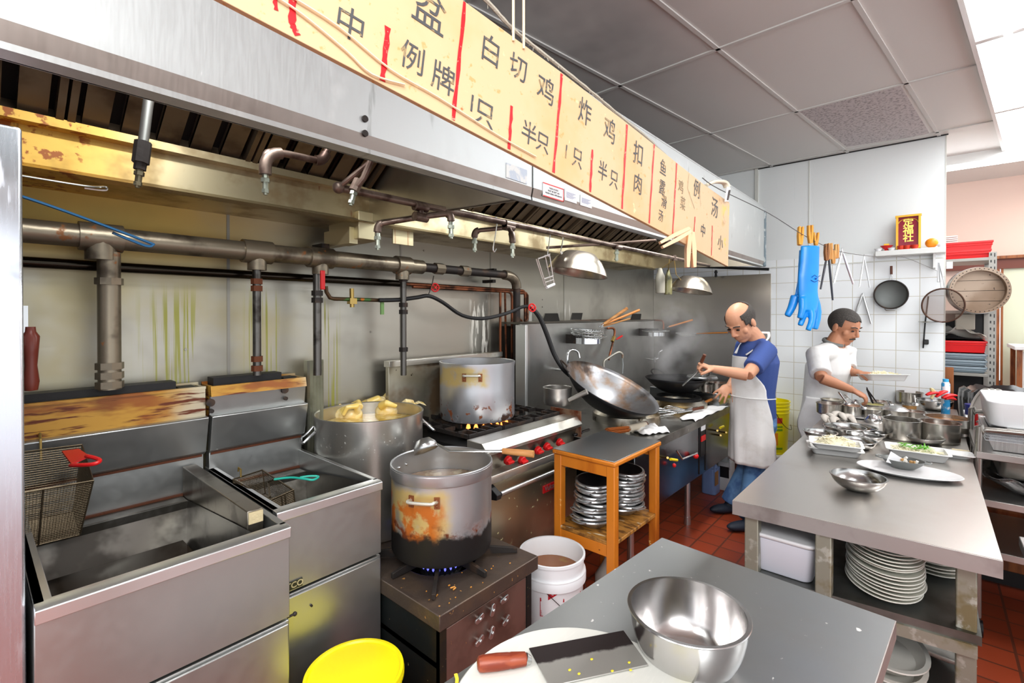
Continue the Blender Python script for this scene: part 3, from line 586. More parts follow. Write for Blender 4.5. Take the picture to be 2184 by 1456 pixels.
def fryer(x0, x1, yf, label, n):
    r = thing('deep_fryer', label, 'fryer', ((x0+x1)/2, (yf+YW)/2, 0), group='deep fryers')
    zt = .95; yb = 2.33
    m = MB(); m.box(x0, yf+.004, .10, x1, yb, .655); part('cabinet', m, FRY, r, bev=.003)
    m = MB(); m.box(x0, yf, .665, x1, yf+.02, zt-.02); m.box(x0, yf+.02, .665, x0+.02, yb, zt); m.box(x1-.02, yf+.02, .665, x1, yb, zt); part('tank_shell', m, FRY, r, bev=.002)
    part('door', MB().box(x0+.006, yf-.006, .13, x1-.006, yf+.003, .648), FRY, r, bev=.003)
    # tank: sloping walls inside the shell
    a, b = x0+.03, x1-.03 if n == 2 else x1-.085
    m = MB(); ff, fb = yf+.03, 2.20; zi = .70
    A = [(a, ff, zt-.01), (b, ff, zt-.01), (b, fb, .87), (a, fb, .87)]; B = [(a+.03, ff+.06, zi), (b-.02, ff+.06, zi), (b-.02, fb-.07, zi), (a+.03, fb-.07, zi)]
    m.add(A+B, [(1, 0, 4, 5), (2, 1, 5, 6), (3, 2, 6, 7), (0, 3, 7, 4), (4, 5, 6, 7)][:])
    m.box(x0+.02, 2.20, .80, b, 2.30, .868); m.box(x0+.02, 2.188, .835, b, 2.2, .868)
    part('tank', m, FRI, r, smooth=False)
    part('oil', MB().box(a+.03, ff+.06, zi, b-.03, fb-.06, zi+.04), OIL, r, label='dark oil in the tank')
    m = MB(); m.prism([(x0, yf-.012, zt-.035), (x0, yf-.012, zt-.004), (x0, yf+.0, zt), (x0, yf+.034, zt), (x0, yf+.034, zt-.012), (x0, yf, zt-.03)], (x1-x0, 0, 0))
    m.box(x0, yf+.03, zt-.012, x0+.032, 2.28, zt)
    part('rim', m, mat('bright_rim', (226, 228, 228), .28, 1, layers=[dict(col=(190, 170, 90), scale=5, lo=.66, hi=.72, amt=.7)]), r, bev=.002)
    # riser behind the tank
    m = MB(); m.box(x0+.004, 2.285, .80, x1-.004, 2.33, 1.02)
    m.prism([(x0, 2.285, 1.015), (x0, 2.262, 1.03), (x0, 2.226, 1.175), (x0, 2.232, 1.18), (x0, 2.285, 1.18)], (x1-x0, 0, 0))
    part('splash_panel', m, FRY, r, bev=.002)
    m = MB()
    if n == 1: m.box(x0, 2.262, 1.18, x1-.002, 2.275, 1.30); m.box(x0, 2.255, 1.292, x1-.002, 2.275, 1.302)
    else:
        m.cur = 1; m.prism([(x0, 2.262, 1.18), (x0, 2.25, 1.262), (x0, 2.262, 1.262), (x0, 2.275, 1.18)], (x1-x0, 0, 0)); m.cur = 0
        m.prism([(x0, 2.238, 1.258), (x0, 2.248, 1.30), (x0, 2.262, 1.30), (x0, 2.262, 1.258)], (x1-x0, 0, 0))
    m.box(x1-.014, 2.27, 1.17, x1-.002, 2.37, 1.30); m.box(x0, 2.27, 1.17, x0+.012, 2.37, 1.30); m.box(x0, 2.36, 1.17, x1, 2.37, 1.31)
    part('flue_box', m, [BURN, FRY], r, smooth=False, label='brown burnt flue box')
    part('flue_vent', MB().box(x0+.02, 2.28, 1.2, x1-.10, 2.355, 1.33).box(x1-.09, 2.28, 1.2, x1-.03, 2.35, 1.303), BLACK, r)
    m = MB(); m.box(x0+.01, 2.280, 1.008, x1-.01, 2.2865, 1.017); m.box(x0+.01, 2.27, .866, x1-.02, 2.2855, .874)
    part('rust_seam', m, RUST, r)
    if n == 2:
        m = MB()
        for px, py in ((448, 858), (606, 831)):
            c = P(px, py, y=2.252); m.cut(); m.cyl(c-V(0, .012, 0), c, .016, n=14); c = P(px+2, py+18, y=2.25); m.cyl(c-V(0, .012, 0), c, .009, n=12)
        part('knob', m, IRON, r)
        c = P(645, 1240, y=yf-.002)
        m = MB(); m.box(c.x-.085, yf-.004, c.z-.012, c.x, yf, c.z+.016); pl_ = part('badge', m, mat('badge_plate', (60, 62, 52), .4, .6), r, bev=.001)
        part('badge_lettering', MB().text('PITCO', .028, upright(c.x-.038, yf-.0045, c.z+.002), bold=.0006), mat('badge_letter', (190, 180, 140), .4), pl_, smooth=False)
        m = MB(); c = P(663, 1290, y=yf-.004); m.cyl((c.x, yf-.012, c.z), (c.x, yf, c.z), .004, n=8); part('screw', m, IRON, r)
    else:
        m = MB(); c = P(514, 1172, y=yf-.002); m.cyl((c.x, yf-.006, c.z), (c.x, yf, c.z), .004, n=8); part('screw', m, IRON, r)
        m = MB(); c = P(618, 1318, y=yf); m.cyl((x1-.004, yf+.01, c.z), (x1+.018, yf+.01, c.z), .004, n=8); m.ell((x1+.02, yf+.01, c.z), (.007,)*3); part('latch_pin', m, IRON, r)
        # insulated divider bar on the side wall of the tank
        m = MB(); m.box(x1-.082, yf+.11, .80, x1-.034, 2.27, .985); part('divider', m, mat('divider_steel', (140, 134, 122), .32, 1, layers=[dict(col=(60, 46, 34), scale=7, lo=.5, hi=.65, amt=.7)]), r, bev=.003)
        m = MB(); m.box(x1-.079, yf+.104, .945, x1-.037, yf+.111, .98); part('insulation', m, mat('crumbly_insulation', (206, 190, 150), .9, bump=(60, .8, .004)), r, label='crumbly cream insulation end')
    m = MB()
    for xx in (x0+.04, x1-.04):
        for yy in (yf+.06, yb-.06): m.cut(); m.cyl((xx, yy, 0), (xx, yy, .1), .018)
    part('caster', m, IRON, r)
    return r
F1 = fryer(.095, .655, 1.487, 'near deep fryer with brown burnt flue panel and red-handled basket', 1)
F2 = fryer(.668, 1.07, 1.62, 'smaller deep fryer with teal-handled basket beside the big stock pot', 2)
def mesh_mat(name, col, sc=170):
    m = bpy.data.materials.new(name); m.use_nodes = True; nt = m.node_tree; N, K = nt.nodes, nt.links; b = N['Principled BSDF']
    b.inputs['Base Color'].default_value = L(col); b.inputs['Metallic'].default_value = .8; b.inputs['Roughness'].default_value = .45
    return m
def basket(label, cs_top, cs_bot, hook, hmat, hpts, nx, mat_):
    c = (sum((Vector(p) for p in cs_top), Vector())/4)
    r = thing('fryer_basket', label, 'fryer basket', c, group='fryer baskets')
    T = [Vector(p) for p in cs_top]; B = [Vector(p) for p in cs_bot]
    m = MB(); m.tube(T, .0032, 6, closed=True); m.tube(B, .0025, 6, closed=True)
    for a, b in zip(T, B): m.cyl(a, b, .0025, n=6)
    m.tube([T[3].lerp(T[2], .45), B[3].lerp(B[2], .45)], .003, 6); m.tube([T[3].lerp(T[2], .6), B[3].lerp(B[2], .6)], .003, 6)
    part('frame', m, mat_, r)
    m = MB()
    def face(a, b, c2, d, nu, nv):
        for i in range(1, nu): m.cyl(a.lerp(b, i/nu), d.lerp(c2, i/nu), .0009, n=3, cap=False)
        for j in range(1, nv): m.cyl(a.lerp(d, j/nv), b.lerp(c2, j/nv), .0011, n=3, cap=False)
    for i in range(4): face(T[i], T[(i+1) % 4], B[(i+1) % 4], B[i], nx, int(nx*.8))
    face(B[0], B[1], B[2], B[3], nx, nx)
    part('wire_mesh', m, mat_, r)
    m = MB(); m.tube(hook, .0035, 8); part('hook', m, BRASS, r)
    return r
BSK = mat('basket_wire', (96, 84, 66), .4, .8)
zb = 1.15
T = [(-.02, 2.20, 1.16), (.262, 2.20, 1.15), (.262, 1.985, 1.075), (-.02, 1.985, 1.085)]
B = [(.0, 2.17, .945), (.235, 2.17, .935), (.235, 2.03, .90), (.0, 2.03, .905)]
r = basket('wire fryer basket with red handle hung on the near fryer splash panel', T, B, [(.16, 2.262, 1.19), (.16, 2.22, 1.205), (.16, 2.205, 1.19), (.16, 2.2, 1.12)], RED, None, 38, BSK)
h0, h1_, h2_ = P(140, 962, y=2.12), P(160, 990, y=2.02), P(212, 985, y=1.93)
m = MB()
a1, a2, b1, b2 = P(132, 965, y=2.13), P(168, 960, y=2.13), P(152, 992, y=2.0), P(190, 975, y=2.0)
m.prism([a1, a2, b2, b1], (0, 0, .006))
m.tube(smooth_pts([b1, P(155, 992, y=1.95), P(195, 990, y=1.9), P(212, 984, y=1.9), P(208, 978, y=1.92), P(185, 972, y=1.96), b2]), .006, 8)
part('handle', m, RED, r, label='red dipped handle')
T = [P(497, 1022, z=.965), P(560, 1002, z=.955), P(626, 1045, z=.935), P(578, 1066, z=.93)]
B = [p+V(.01, .0, -.10) for p in T]
T = [T[0], T[1], T[2], T[3]]
r = basket('small wire basket with teal handle sitting in the second fryer tank', T, B, [T[0].lerp(T[1], .25), T[0].lerp(T[1], .25)+V(0, 0, .03), T[0].lerp(T[1], .25)+V(-.004, .012, .035), T[0].lerp(T[1], .25)+V(-.004, .014, .02)], TEAL, None, 20, BSK)
m = MB(); q0 = P(585, 1022, z=.985); m.tube(smooth_pts([q0, P(620, 1018, z=.99), P(650, 1021, z=.99), P(668, 1023, z=.985), P(679, 1016, z=.985), P(660, 1015, z=.99), P(640, 1018, z=.99)]), .0042, 8)
part('handle', m, TEAL, r, label='teal coated handle'); m = MB(); m.tube([q0, P(572, 1028, z=.95), P(576, 1060, z=.93)], .004, 6); part('bracket', m, BSK, r)
# folded steel splash board standing between fryer and stock pot
a_, b_ = P(655, 775, y=2.30), P(690, 775, y=2.30)
m = MB(); w = b_.x-a_.x; zt_ = P(670, 768, y=2.3).z
for i in range(5): m.prism([(a_.x+w*i/5, 2.30, .6), (a_.x+w*(i+.5)/5, 2.288, .6), (a_.x+w*(i+1)/5, 2.30, .6), (a_.x+w*(i+1)/5, 2.335, .6), (a_.x+w*i/5, 2.335, .6)], (0, 0, zt_-.6))
one('fluted_metal_guard', m, mat('greasy_flutes', (176, 176, 160), .4, .9, layers=[dict(col=(110, 106, 86), scale=6, lo=.45, hi=.65, amt=.6)]), 'upright fluted metal guard beside the second fryer flue', 'guard', smooth=False)
# ================================================================ STOCK POTS
def pot(name, label, c, R, H, mat_, cat='stock pot', th_=.004, group=None, bead=.004, inner=None, lip=False, n=56, prof=None):
    r = thing(name, label, cat, c, group=group)
    p = [(0, .0), (R-.02, 0), (R-.006, .004), (R, .02), (R, H*.55), (R, H-.03)]
    if lip: p += [(R+.003, H-.045), (R+.005, H-.04), (R+.005, H-.004)]
    p += [(R+bead, H-.003), (R+bead, H+.002), (R, H+.004), (R-th_, H), (R-th_, .02), (R-th_-.015, .006), (0, .006)]
    part('body', MB().lathe(p, c, n), mat_, r)
    return r
def loop_handle(c, R, z, ang, w, out, rad, rivet=True, drop=0):
    """U handle on a round wall; ang = direction"""
    c = Vector(c); u = V(math.cos(ang), math.sin(ang), 0); s_ = V(-u.y, u.x, 0); h = c+V(0, 0, z)
    k = math.sqrt(max(0, R*R-w*w/4))
    pts = [h+u*k-s_*w/2-V(0, 0, .012), h+u*(k+out*.8)-s_*w/2+V(0, 0, drop*.5), h+u*(k+out)-s_*w*.36+V(0, 0, drop), h+u*(k+out)+s_*w*.36+V(0, 0, drop), h+u*(k+out*.8)+s_*w/2+V(0, 0, drop*.5), h+u*k+s_*w/2-V(0, 0, .012)]
    m = MB(); m.tube(smooth_pts(pts, 4), rad, 10)
    m2 = MB()
    for e in (-1, 1):
        q = h+u*(k+.002)+s_*e*w/2-V(0, 0, .015); a = math.atan2(q.y-c.y, q.x-c.x)
        xf = Matrix.Translation(q) @ Matrix.Rotation(a, 4, 'Z'); m2.cut(); m2.cb((0, 0, 0), (.006, .022, .045), xf)
        for zz in (-.012, .012): m2.ell((0.004, 0, zz), (.004, .005, .005), xf, 8, 6)
    return m, m2
ALU = [dict(col=(206, 208, 206), scale=2, lo=.4, hi=.8, amt=.5)]
# burner base under the near pot
X0, X1, Y0, Y1, ZB = 1.078, 1.603, 1.276, 1.99, .56
r = thing('stock_pot_burner', 'black greasy floor burner carrying the scorched stock pot', 'burner', ((X0+X1)/2, (Y0+Y1)/2, 0))
BT = mat('burner_top', (92, 80, 72), .42, .6, bump=(30, .5, .004), layers=[dict(col=(110, 92, 76), scale=7, lo=.5, hi=.7, amt=.7), dict(col=(168, 120, 60), scale=45, lo=.68, hi=.72, rough=.7, metal=0)])
BF = mat('burner_front', (140, 114, 104), .38, .7, layers=[dict(col=(84, 66, 56), scale=4, lo=.45, hi=.7, amt=.7), dict(col=(196, 150, 90), scale=30, st=(2, 1, 1), lo=.72, hi=.75, amt=.7)])
m = MB(); cx_, cy_ = 1.345, 1.585; RO = .155; N_ = 40
vo = []; 
def sq(a, ex0, ex1, ey0, ey1):
    dx, dy = math.cos(a), math.sin(a); t = min((ex1-cx_)/dx if dx > 1e-9 else 9, (ex0-cx_)/dx if dx < -1e-9 else 9, (ey1-cy_)/dy if dy > 1e-9 else 9, (ey0-cy_)/dy if dy < -1e-9 else 9); return (cx_+dx*t, cy_+dy*t)
angs = sorted([2*math.pi*i/N_ for i in range(N_)]+[math.atan2(y-cy_, x-cx_) % (2*math.pi) for x in (X0-.012, X1+.012) for y in (Y0-.012, Y1)])
rs = [[(cx_+RO*math.cos(a), cy_+RO*math.sin(a), ZB-.06) for a in angs], [(cx_+RO*math.cos(a), cy_+RO*math.sin(a), ZB-.004) for a in angs], [sq(a, X0-.012, X1+.012, Y0-.012, Y1)+(ZB+.002,) for a in angs], [sq(a, X0-.012, X1+.012, Y0-.012, Y1)+(ZB-.055,) for a in angs], [sq(a, X0, X1, Y0, Y1)+(ZB-.055,) for a in angs]]
m.rings(rs, cap=False); part('top', m, BT, r, bev=.003)
m = MB(); m.box(X0, Y0+.002, .08, X0+.012, Y1, ZB-.05); m.box(X1-.032, Y0+.002, .08, X1-.02, Y1, ZB-.05); m.box(X0, Y1-.01, .08, X1, Y1, ZB-.05); m.box(X0, Y0+.02, .36, X1, Y1, .38)
m.box(X0, Y0, .08, X0+.03, Y0+.02, ZB-.05); m.box(X1-.05, Y0, .08, X1-.02, Y0+.02, ZB-.05)
part('side_panel', m, mat('burner_side', (44, 50, 50), .4, .7, layers=[dict(col=(150, 140, 90), scale=60, lo=.7, hi=.73, rough=.7, metal=0), dict(col=(64, 58, 44), scale=5, lo=.5, hi=.7)]), r, smooth=False)
part('front_panel', MB().box(X0+.03, Y0+.004, .09, X1-.05, Y0+.014, ZB-.07), BF, r, bev=.002)
for k, (px, py, an) in enumerate(((1075, 1277, .15), (1050, 1300, 1.25), (1022, 1318, .3), (1079, 1322, .5), (1048, 1348, 1.2), (1022, 1365, .45))):
    c = P(px, py, y=Y0-.01); xf = Matrix.Translation((c.x, Y0-.012, c.z)) @ Matrix.Rotation(-an, 4, 'Y')
    m = MB(); m.prism([(-.020, -.004, -.009), (0, -.006, -.0115), (.020, -.004, -.009), (.024, -.003, 0), (.020, -.004, .009), (0, -.006, .0115), (-.020, -.004, .009), (-.024, -.003, 0)], (0, .007, 0), xf); m.ell((0, -.007, 0), (.007, .004, .006), xf, 10, 6); m.cyl(xf @ V(0, -.006, 0), xf @ V(0, .02, 0), .005, n=8)
    part('valve_knob', m, CHROMEW, r, bev=.001)
m = MB()
for a in (math.radians(x) for x in (45, 135, 225, 315, 0, 90, 180, 270)):
    long_ = .33 if abs(math.sin(2*a)) > .5 else .25
    if abs(math.sin(a)) > .99 and math.sin(a) < 0: long_ = .27
    u = V(math.cos(a), math.sin(a), 0); s_ = V(-u.y, u.x, 0)*.007; c = V(cx_, cy_, ZB+.004)
    p0, p1 = c+u*.09, c+u*long_
    for e in ((p0, p1),):
        m.cut(); m.prism([e[0]-s_, e[1]-s_, e[1]-s_+V(0, 0, .02), e[0]-s_+V(0, 0, .045)], s_*2)
part('grate', m, IRON, r, bev=.001)
m = MB(); m.lathe([(0, 0), (.085, 0), (.09, .02), (.085, .03), (0, .03)], (cx_, cy_, ZB-.07), 28)
for i in range(24):
    a = 2*math.pi*i/24; m.cyl((cx_+.08*math.cos(a), cy_+.08*math.sin(a), ZB-.05), (cx_+.09*math.cos(a), cy_+.09*math.sin(a), ZB-.025), .005, n=6)
part('burner_ring', m, BLACK, r)
m = MB()
for i in range(24):
    a = 2*math.pi*i/24
    m.cut(); m.lathe([(0, -.003), (.005, .004), (.0035, .02), (0, .034)], (cx_+.094*math.cos(a), cy_+.094*math.sin(a), ZB-.02), 6)
part('flame', m, mat('blue_flame', (60, 60, 200), .5, emit=((.2, .22, 1, 1), 1.2)), r, label='blue gas flames')
m = MB()
for i in range(14):
    a, b = random.uniform(X0+.03, X1-.03), random.uniform(Y0+.01, Y0+.16); l = random.uniform(.003, .008)
    m.cb((a, b, ZB+.004), (l, l*.6, .003), None)
m.tube([(1.2, 1.36, ZB+.006), (1.215, 1.352, ZB+.008), (1.213, 1.345, ZB+.007), (1.20, 1.344, ZB+.006)], .003, 5)
part('food_scrap', m, mat('orange_scraps', (206, 140, 60), .6), r, kind='stuff')
# near pot: aluminium, orange drips, black base
POT1 = mat('scorched_aluminium', (186, 188, 190), .38, .85, bump=(22, .12, .003), layers=[
    dict(col=(206, 178, 96), scale=5, lo=.3, hi=.5, amt=.85, rough=.4, metal=.3, wob=(7, .10), bands=[('X', None, None, -.10, -.03), ('Z', .12, .16, .33, .37)]),
    dict(col=(184, 96, 22), scale=11, lo=.45, hi=.55, amt=.95, rough=.4, metal=.1, wob=(9, .14), bands=[('X', None, None, -.09, -.04), ('Z', .12, .14, .31, .37)]),
    dict(col=(110, 50, 16), scale=17, lo=.46, hi=.58, rough=.5, metal=.1, wob=(14, .14), bands=[('Z', None, None, .20, .235)]),
    dict(col=(26, 24, 24), scale=3, lo=-.5, hi=0, rough=.55, metal=.2, wob=(16, .10), bands=[('Z', None, None, .15, .185)])])
zp = ZB+.05; cp1 = V(cx_, cy_-.008, zp); R1, H1 = .212, .362
r = pot('stock_pot', 'aluminium stock pot with orange drips and black scorched base', cp1, R1, H1, POT1, group='stock pots', lip=True)
part('broth', MB().lathe([(0, H1*.72), (R1-.006, H1*.72)], cp1, 40), mat('brown_broth', (150, 118, 84), .12, layers=[dict(col=(196, 176, 140), scale=14, lo=.5, hi=.62), dict(col=(86, 60, 40), scale=9, lo=.55, hi=.65)], bump=(20, .4, .004)), r)
ah = math.atan2(-1, -.75)
m, m2 = loop_handle(cp1, R1, H1-.085, math.radians(-150), .105, .045, .0065, drop=-.004)
part('handle', m, mat('cast_handle', (222, 220, 206), .35, .6), r); part('handle_bracket', m2, mat('rusty_bracket', (140, 84, 50), .5, .5), r)
m, m2 = loop_handle(cp1, R1, H1-.085, math.radians(30), .105, .045, .0065)
part('handle', m, mat('cast_handle', (1, 1, 1)), r); part('handle_bracket', m2, mat('rusty_bracket', (1, 1, 1)), r)
m = MB()
for a in (100, 115): 
    u = V(math.cos(math.radians(a)), math.sin(math.radians(a)), 0); m.cut(); m.ell(cp1+u*(R1-.006)+V(0, 0, H1-.05), (.006, .006, .006), n=8, m=6)
part('rivet', m, CHROME, r)
# ladle resting across it
r = thing('ladle', 'long ladle with pale wooden handle lying across the near stock pot', 'ladle', P(960, 960, z=1.0))
zl = zp+H1+.012
b0, b1, b2 = P(915, 965, z=zl+.03), P(960, 962, z=zl+.01), P(1078, 962, z=zl+.02); b3 = P(1138, 968, z=zl+.02)
cbw = P(908, 955, z=zl+.01)
xf = Matrix.Translation(cbw) @ Matrix.Rotation(math.radians(150), 4, 'X') 
part('bowl', MB().lathe([(0, -.045), (.03, -.038), (.05, -.015), (.056, .012)], (0, 0, 0), 24, xf), CHROMEW, r, solid=.002)
part('stem', MB().tube([cbw+V(.03, -.03, .02), b1, b2], [.008, .011, .010], 8, flat=.5), CHROMEW, r)
part('handle', MB().tube([b2-(b3-b2)*.1, b2.lerp(b3, .5), b3], [.0125, .0145, .0155], 14), WOODH, r)
# big stock pot behind the fryer, full of chicken
cp2 = V(1.328, 2.105, .56); R2, H2 = .258, .555
POT2 = mat('dull_stainless_pot', (196, 194, 188), .3, 1, bump=(18, .06, .003), layers=[dict(col=(220, 220, 214), scale=90, lo=.64, hi=.70, rough=.6, metal=.4, bands=[('Z', .3, .38, .48, .52), ('X', None, None, .3, .4)]), dict(col=(126, 112, 74), scale=2.5, lo=.45, hi=.65, amt=.8, rough=.45, metal=.6, bands=[('Z', None, None, .32, .42)])])
r = pot('stock_pot', 'wide stainless stock pot full of yellow chickens', cp2, R2, H2, POT2, group='stock pots', bead=.005)
part('broth', MB().lathe([(0, H2-.06), (R2-.006, H2-.06)], cp2, 40), mat('yellow_broth', (206, 172, 86), .08, layers=[dict(col=(232, 210, 140), scale=18, lo=.5, hi=.6)], bump=(16, .3, .004)), r)
for ang in (158, -28):
    m = MB(); a = math.radians(ang); u = V(math.cos(a), math.sin(a), 0); s_ = V(-u.y, u.x, 0)
    h = cp2+V(0, 0, H2-.09)+u*R2
    m.tube(smooth_pts([h-s_*.06+V(0, 0, .03), h+u*.03-s_*.05, h+u*.055+V(0, 0, -.02)-s_*.05, h+u*.055+V(0, 0, -.02)+s_*.05, h+u*.03+s_*.05, h+s_*.06+V(0, 0, .03)], 3), .006, 8)
    part('handle', m, CHROMEW, r)
one('burner_stand', MB().box(1.10, 2.0, 0, 1.54, 2.36, .52).box(1.10, 1.998, .52, 1.54, 2.36, .555), BLACK, 'dark low stand hidden under the wide stainless stock pot', 'stand', bev=.01)
CHK = mat('poached_chicken_skin', (240, 208, 110), .25, layers=[dict(col=(250, 232, 180), scale=9, lo=.45, hi=.65), dict(col=(206, 150, 70), scale=14, lo=.62, hi=.72)])
zc = cp2.z+H2-.055
for k, (px, py, sc, rot, lab) in enumerate(((785, 868, 1, .4, 'whole yellow chicken arching highest out of the stock pot'), (745, 882, .8, 2.2, 'yellow chicken floating low at the near rim of the stock pot'), (830, 873, .85, -.5, 'pale chicken with tangled feet at the far side of the pot'))):
    sc *= 1.3; c = P(px, py+4, z=zc)+V(0, 0, .028); xf = Matrix.Translation(c) @ Matrix.Rotation(rot, 4, 'Z') @ Matrix.Scale(sc, 4)
    m = MB(); m.ell((0, 0, -.02), (.07, .05, .045), xf); m.ell((.05, 0, -.02), (.04, .04, .035), xf)
    m.tube([xf @ V(*q) for q in ((-.05, .02, 0), (-.06, .05, .035), (-.02, .07, .03), (.0, .075, -.01))], [.02*sc, .017*sc, .013*sc, .01*sc], 10)
    m.tube([xf @ V(*q) for q in ((.05, -.02, .0), (.08, -.045, .03), (.11, -.02, .02), (.125, .0, -.01))], [.014*sc, .013*sc, .012*sc, .01*sc], 10)
    m.tube([xf @ V(*q) for q in ((-.04, -.03, .01), (-.02, -.065, .03), (.03, -.07, .01))], [.022*sc, .017*sc, .01*sc], 10)
    if k == 2:
        for j in range(5): m.tube([xf @ V(.1, -.01, .0), xf @ V(.15, -.03+.015*j, .012), xf @ V(.18, -.045+.022*j, .0)], .004, 6)
    one('whole_chicken', m, CHK, lab, 'chicken', 'chickens in the big stock pot', loc=c, remesh=.004, relax=4)
# pot on the six-burner range
ZR = .962
cp3 = V(2.01, 2.035, ZR+.028); R3, H3 = .222, .33
POT3 = mat('spattered_aluminium', (196, 198, 202), .36, .85, bump=(20, .1, .003), layers=[
    dict(col=(206, 178, 90), scale=7, lo=.35, hi=.5, amt=.8, rough=.4, metal=.3, wob=(12, .06), bands=[('X', None, None, -.10, -.06), ('Z', .22, .25, .33, .36)]),
    dict(col=(128, 70, 36), scale=26, lo=.58, hi=.63, rough=.6, metal=.1, wob=(10, .08), bands=[('Z', None, None, .12, .20)]),
    dict(col=(60, 36, 24), scale=15, lo=.5, hi=.58, rough=.6, metal=.1, wob=(14, .06), bands=[('Z', None, None, .07, .09)])])
r = pot('stock_pot', 'tall aluminium stock pot boiling over orange flames on the range', cp3, R3, H3, POT3, group='stock pots')
m, m2 = loop_handle(cp3, R3, H3-.055, math.radians(-142), .09, .04, .006)
part('handle', m, mat('cast_handle', (1, 1, 1)), r); part('handle_bracket', m2, mat('rusty_bracket', (1, 1, 1)), r)
m, m2 = loop_handle(cp3, R3, H3-.055, math.radians(45), .09, .04, .006)
part('handle', m, mat('cast_handle', (1, 1, 1)), r); part('handle_bracket', m2, mat('rusty_bracket', (1, 1, 1)), r)
# ================================================================ SIX-BURNER RANGE
RX0, RX1, RF, RB = 1.66, 2.50, 1.655, 2.36
r = thing('gas_range', 'stainless range with red knobs and oven below', 'range', ((RX0+RX1)/2, 2.0, 0))
OVEN = mat('spattered_oven_door', (186, 176, 150), .34, 1, layers=[dict(col=(96, 60, 40), scale=1.6, lo=.5, hi=.66, amt=.7, rough=.35, metal=.5), dict(col=(200, 190, 140), scale=46, lo=.66, hi=.71, rough=.7, metal=.2), dict(col=(28, 20, 18), scale=2.3, lo=.55, hi=.68, amt=.7, metal=.4)])
RNG = mat('range_steel', (200, 198, 190), .3, 1, brush=((20, 20, 20), .03), layers=[dict(col=(150, 132, 96), scale=5, lo=.55, hi=.72, amt=.6, rough=.4)])
m = MB(); m.box(RX0, RF+.04, .12, RX1, RB, .90); part('body', m, mat('range_body_dark', (62, 56, 50), .45, .7), r)
m = MB(); m.prism([(RX0, RF-.03, .905), (RX0, RF-.045, .925), (RX0, RF-.005, .965), (RX0, RF+.10, .968), (RX0, RF+.10, .90), (RX0, RF, .90)], (RX1-RX0, 0, 0)); part('bullnose', m, RNG, r, bev=.002)
m = MB(); m.prism([(RX0, RF-.005, .905), (RX0, RF+.03, .80), (RX0, RF+.06, .80), (RX0, RF+.06, .905)], (RX1-RX0, 0, 0)); part('control_panel', m, mat('control_panel_steel', (140, 134, 122), .34, 1, layers=[dict(col=(80, 70, 56), scale=6, lo=.5, hi=.7, amt=.7)]), r)
m = MB(); m.prism([(RX0, RF-.04, .765), (RX0, RF-.04, .79), (RX0, RF-.035, .802), (RX0, RF+.05, .806), (RX0, RF+.05, .765)], (RX1-RX0, 0, 0)); part('landing_ledge', m, RNG, r, bev=.002)
m = MB(); m.box(RX0+.01, RF-.01, .20, RX1-.01, RF+.04, .755); od = part('oven_door', m, OVEN, r, bev=.004)
hz = .715; m = MB(); m.cyl((RX0+.07, RF-.065, hz), (RX1-.07, RF-.065, hz), .0125, n=14); part('handle', m, CHROMEW, od)
m = MB()
for x_ in (RX0+.03, RX1-.06): m.cut(); m.prism([(x_, RF-.012, hz-.03), (x_, RF-.075, hz-.02), (x_, RF-.08, hz+.006), (x_, RF-.012, hz+.045)], (.035, 0, 0))
part('handle_bracket', m, BLKM, od, bev=.003)
c = P(1172, 1037, y=RF-.012); m = MB(); m.box(c.x-.062, RF-.016, c.z-.024, c.x+.075, RF-.01, c.z+.018); bd = part('badge', m, mat('badge_red', (200, 30, 34), .3), od, bev=.001)
part('badge_lettering', MB().text('Vulcan', .042, upright(c.x+.006, RF-.0165, c.z-.002), bold=.0007), mat('badge_silver', (210, 205, 200), .3, .8), bd, smooth=False)
KN = [(1080, 979), (1110, 978), (1144, 958), (1163, 950), (1190, 941)]
for px, py in KN:
    c = P(px, py, y=RF+.005); ax = V(0, -.105, -.035).normalized(); c = c+ax*.012
    M_ = Matrix.Translation(c) @ ax.to_track_quat('Z', 'Y').to_matrix().to_4x4()
    part('knob', MB().lathe([(0, -.01), (.024, -.01), (.024, .006), (.019, .012), (0, .012)], (0, 0, 0), 20, M_).box(-.022, -.006, .01, .022, .006, .028, M_), RED, r, bev=.0015)
part('pilot_slot', MB().cb(P(1232, 925, y=RF+.0), (.09, .02, .018)), BLKM, r, bev=.006)
m = MB(); m.cyl(P(1243, 920, y=RF-.012), P(1256, 916, y=RF-.012), .008, n=8); part('thermostat', m, CHROME, r)
m = MB(); m.box(RX1, RF-.03, .84, RX1+.008, RF+.2, 1.0); part('end_guard', m, mat('rusted_guard', (150, 120, 96), .5, .5, layers=[dict(col=(110, 50, 24), scale=9, lo=.4, hi=.6)]), r, label='rusty end guard')
m = MB(); m.box(RX0+.02, RF+.10, .90, RX1-.02, RB, .915); part('drip_tray', m, BLACK, r)
def grate(m, x, y, w, d, z):
    for xx in (x, x+w): m.box(xx-.006, y, z-.02, xx+.006, y+d, z)
    for yy in (y, y+d): m.box(x, yy-.006, z-.02, x+w, yy+.006, z)
    for k in (.25, .5, .75): m.box(x+w*k-.005, y, z-.018, x+w*k+.005, y+d*.3, z+.004); m.box(x+w*k-.005, y+d*.7, z-.018, x+w*k+.005, y+d, z+.004)
    for k in (.3, .7): m.box(x, y+d*k-.005, z-.018, x+w*.3, y+d*k+.005, z+.004); m.box(x+w*.7, y+d*k-.005, z-.018, x+w, y+d*k+.005, z+.004)
    m.lathe([(0, 0), (.045, 0), (.05, .015), (.02, .025), (0, .025)], (x+w/2, y+d/2, z-.05), 20)
for i in range(3):
    for j in range(2):
        m = MB(); grate(m, RX0+.03+i*.27, RF+.12+j*.29, .25, .27, ZR+.02); part('grate', m, IRON, r)
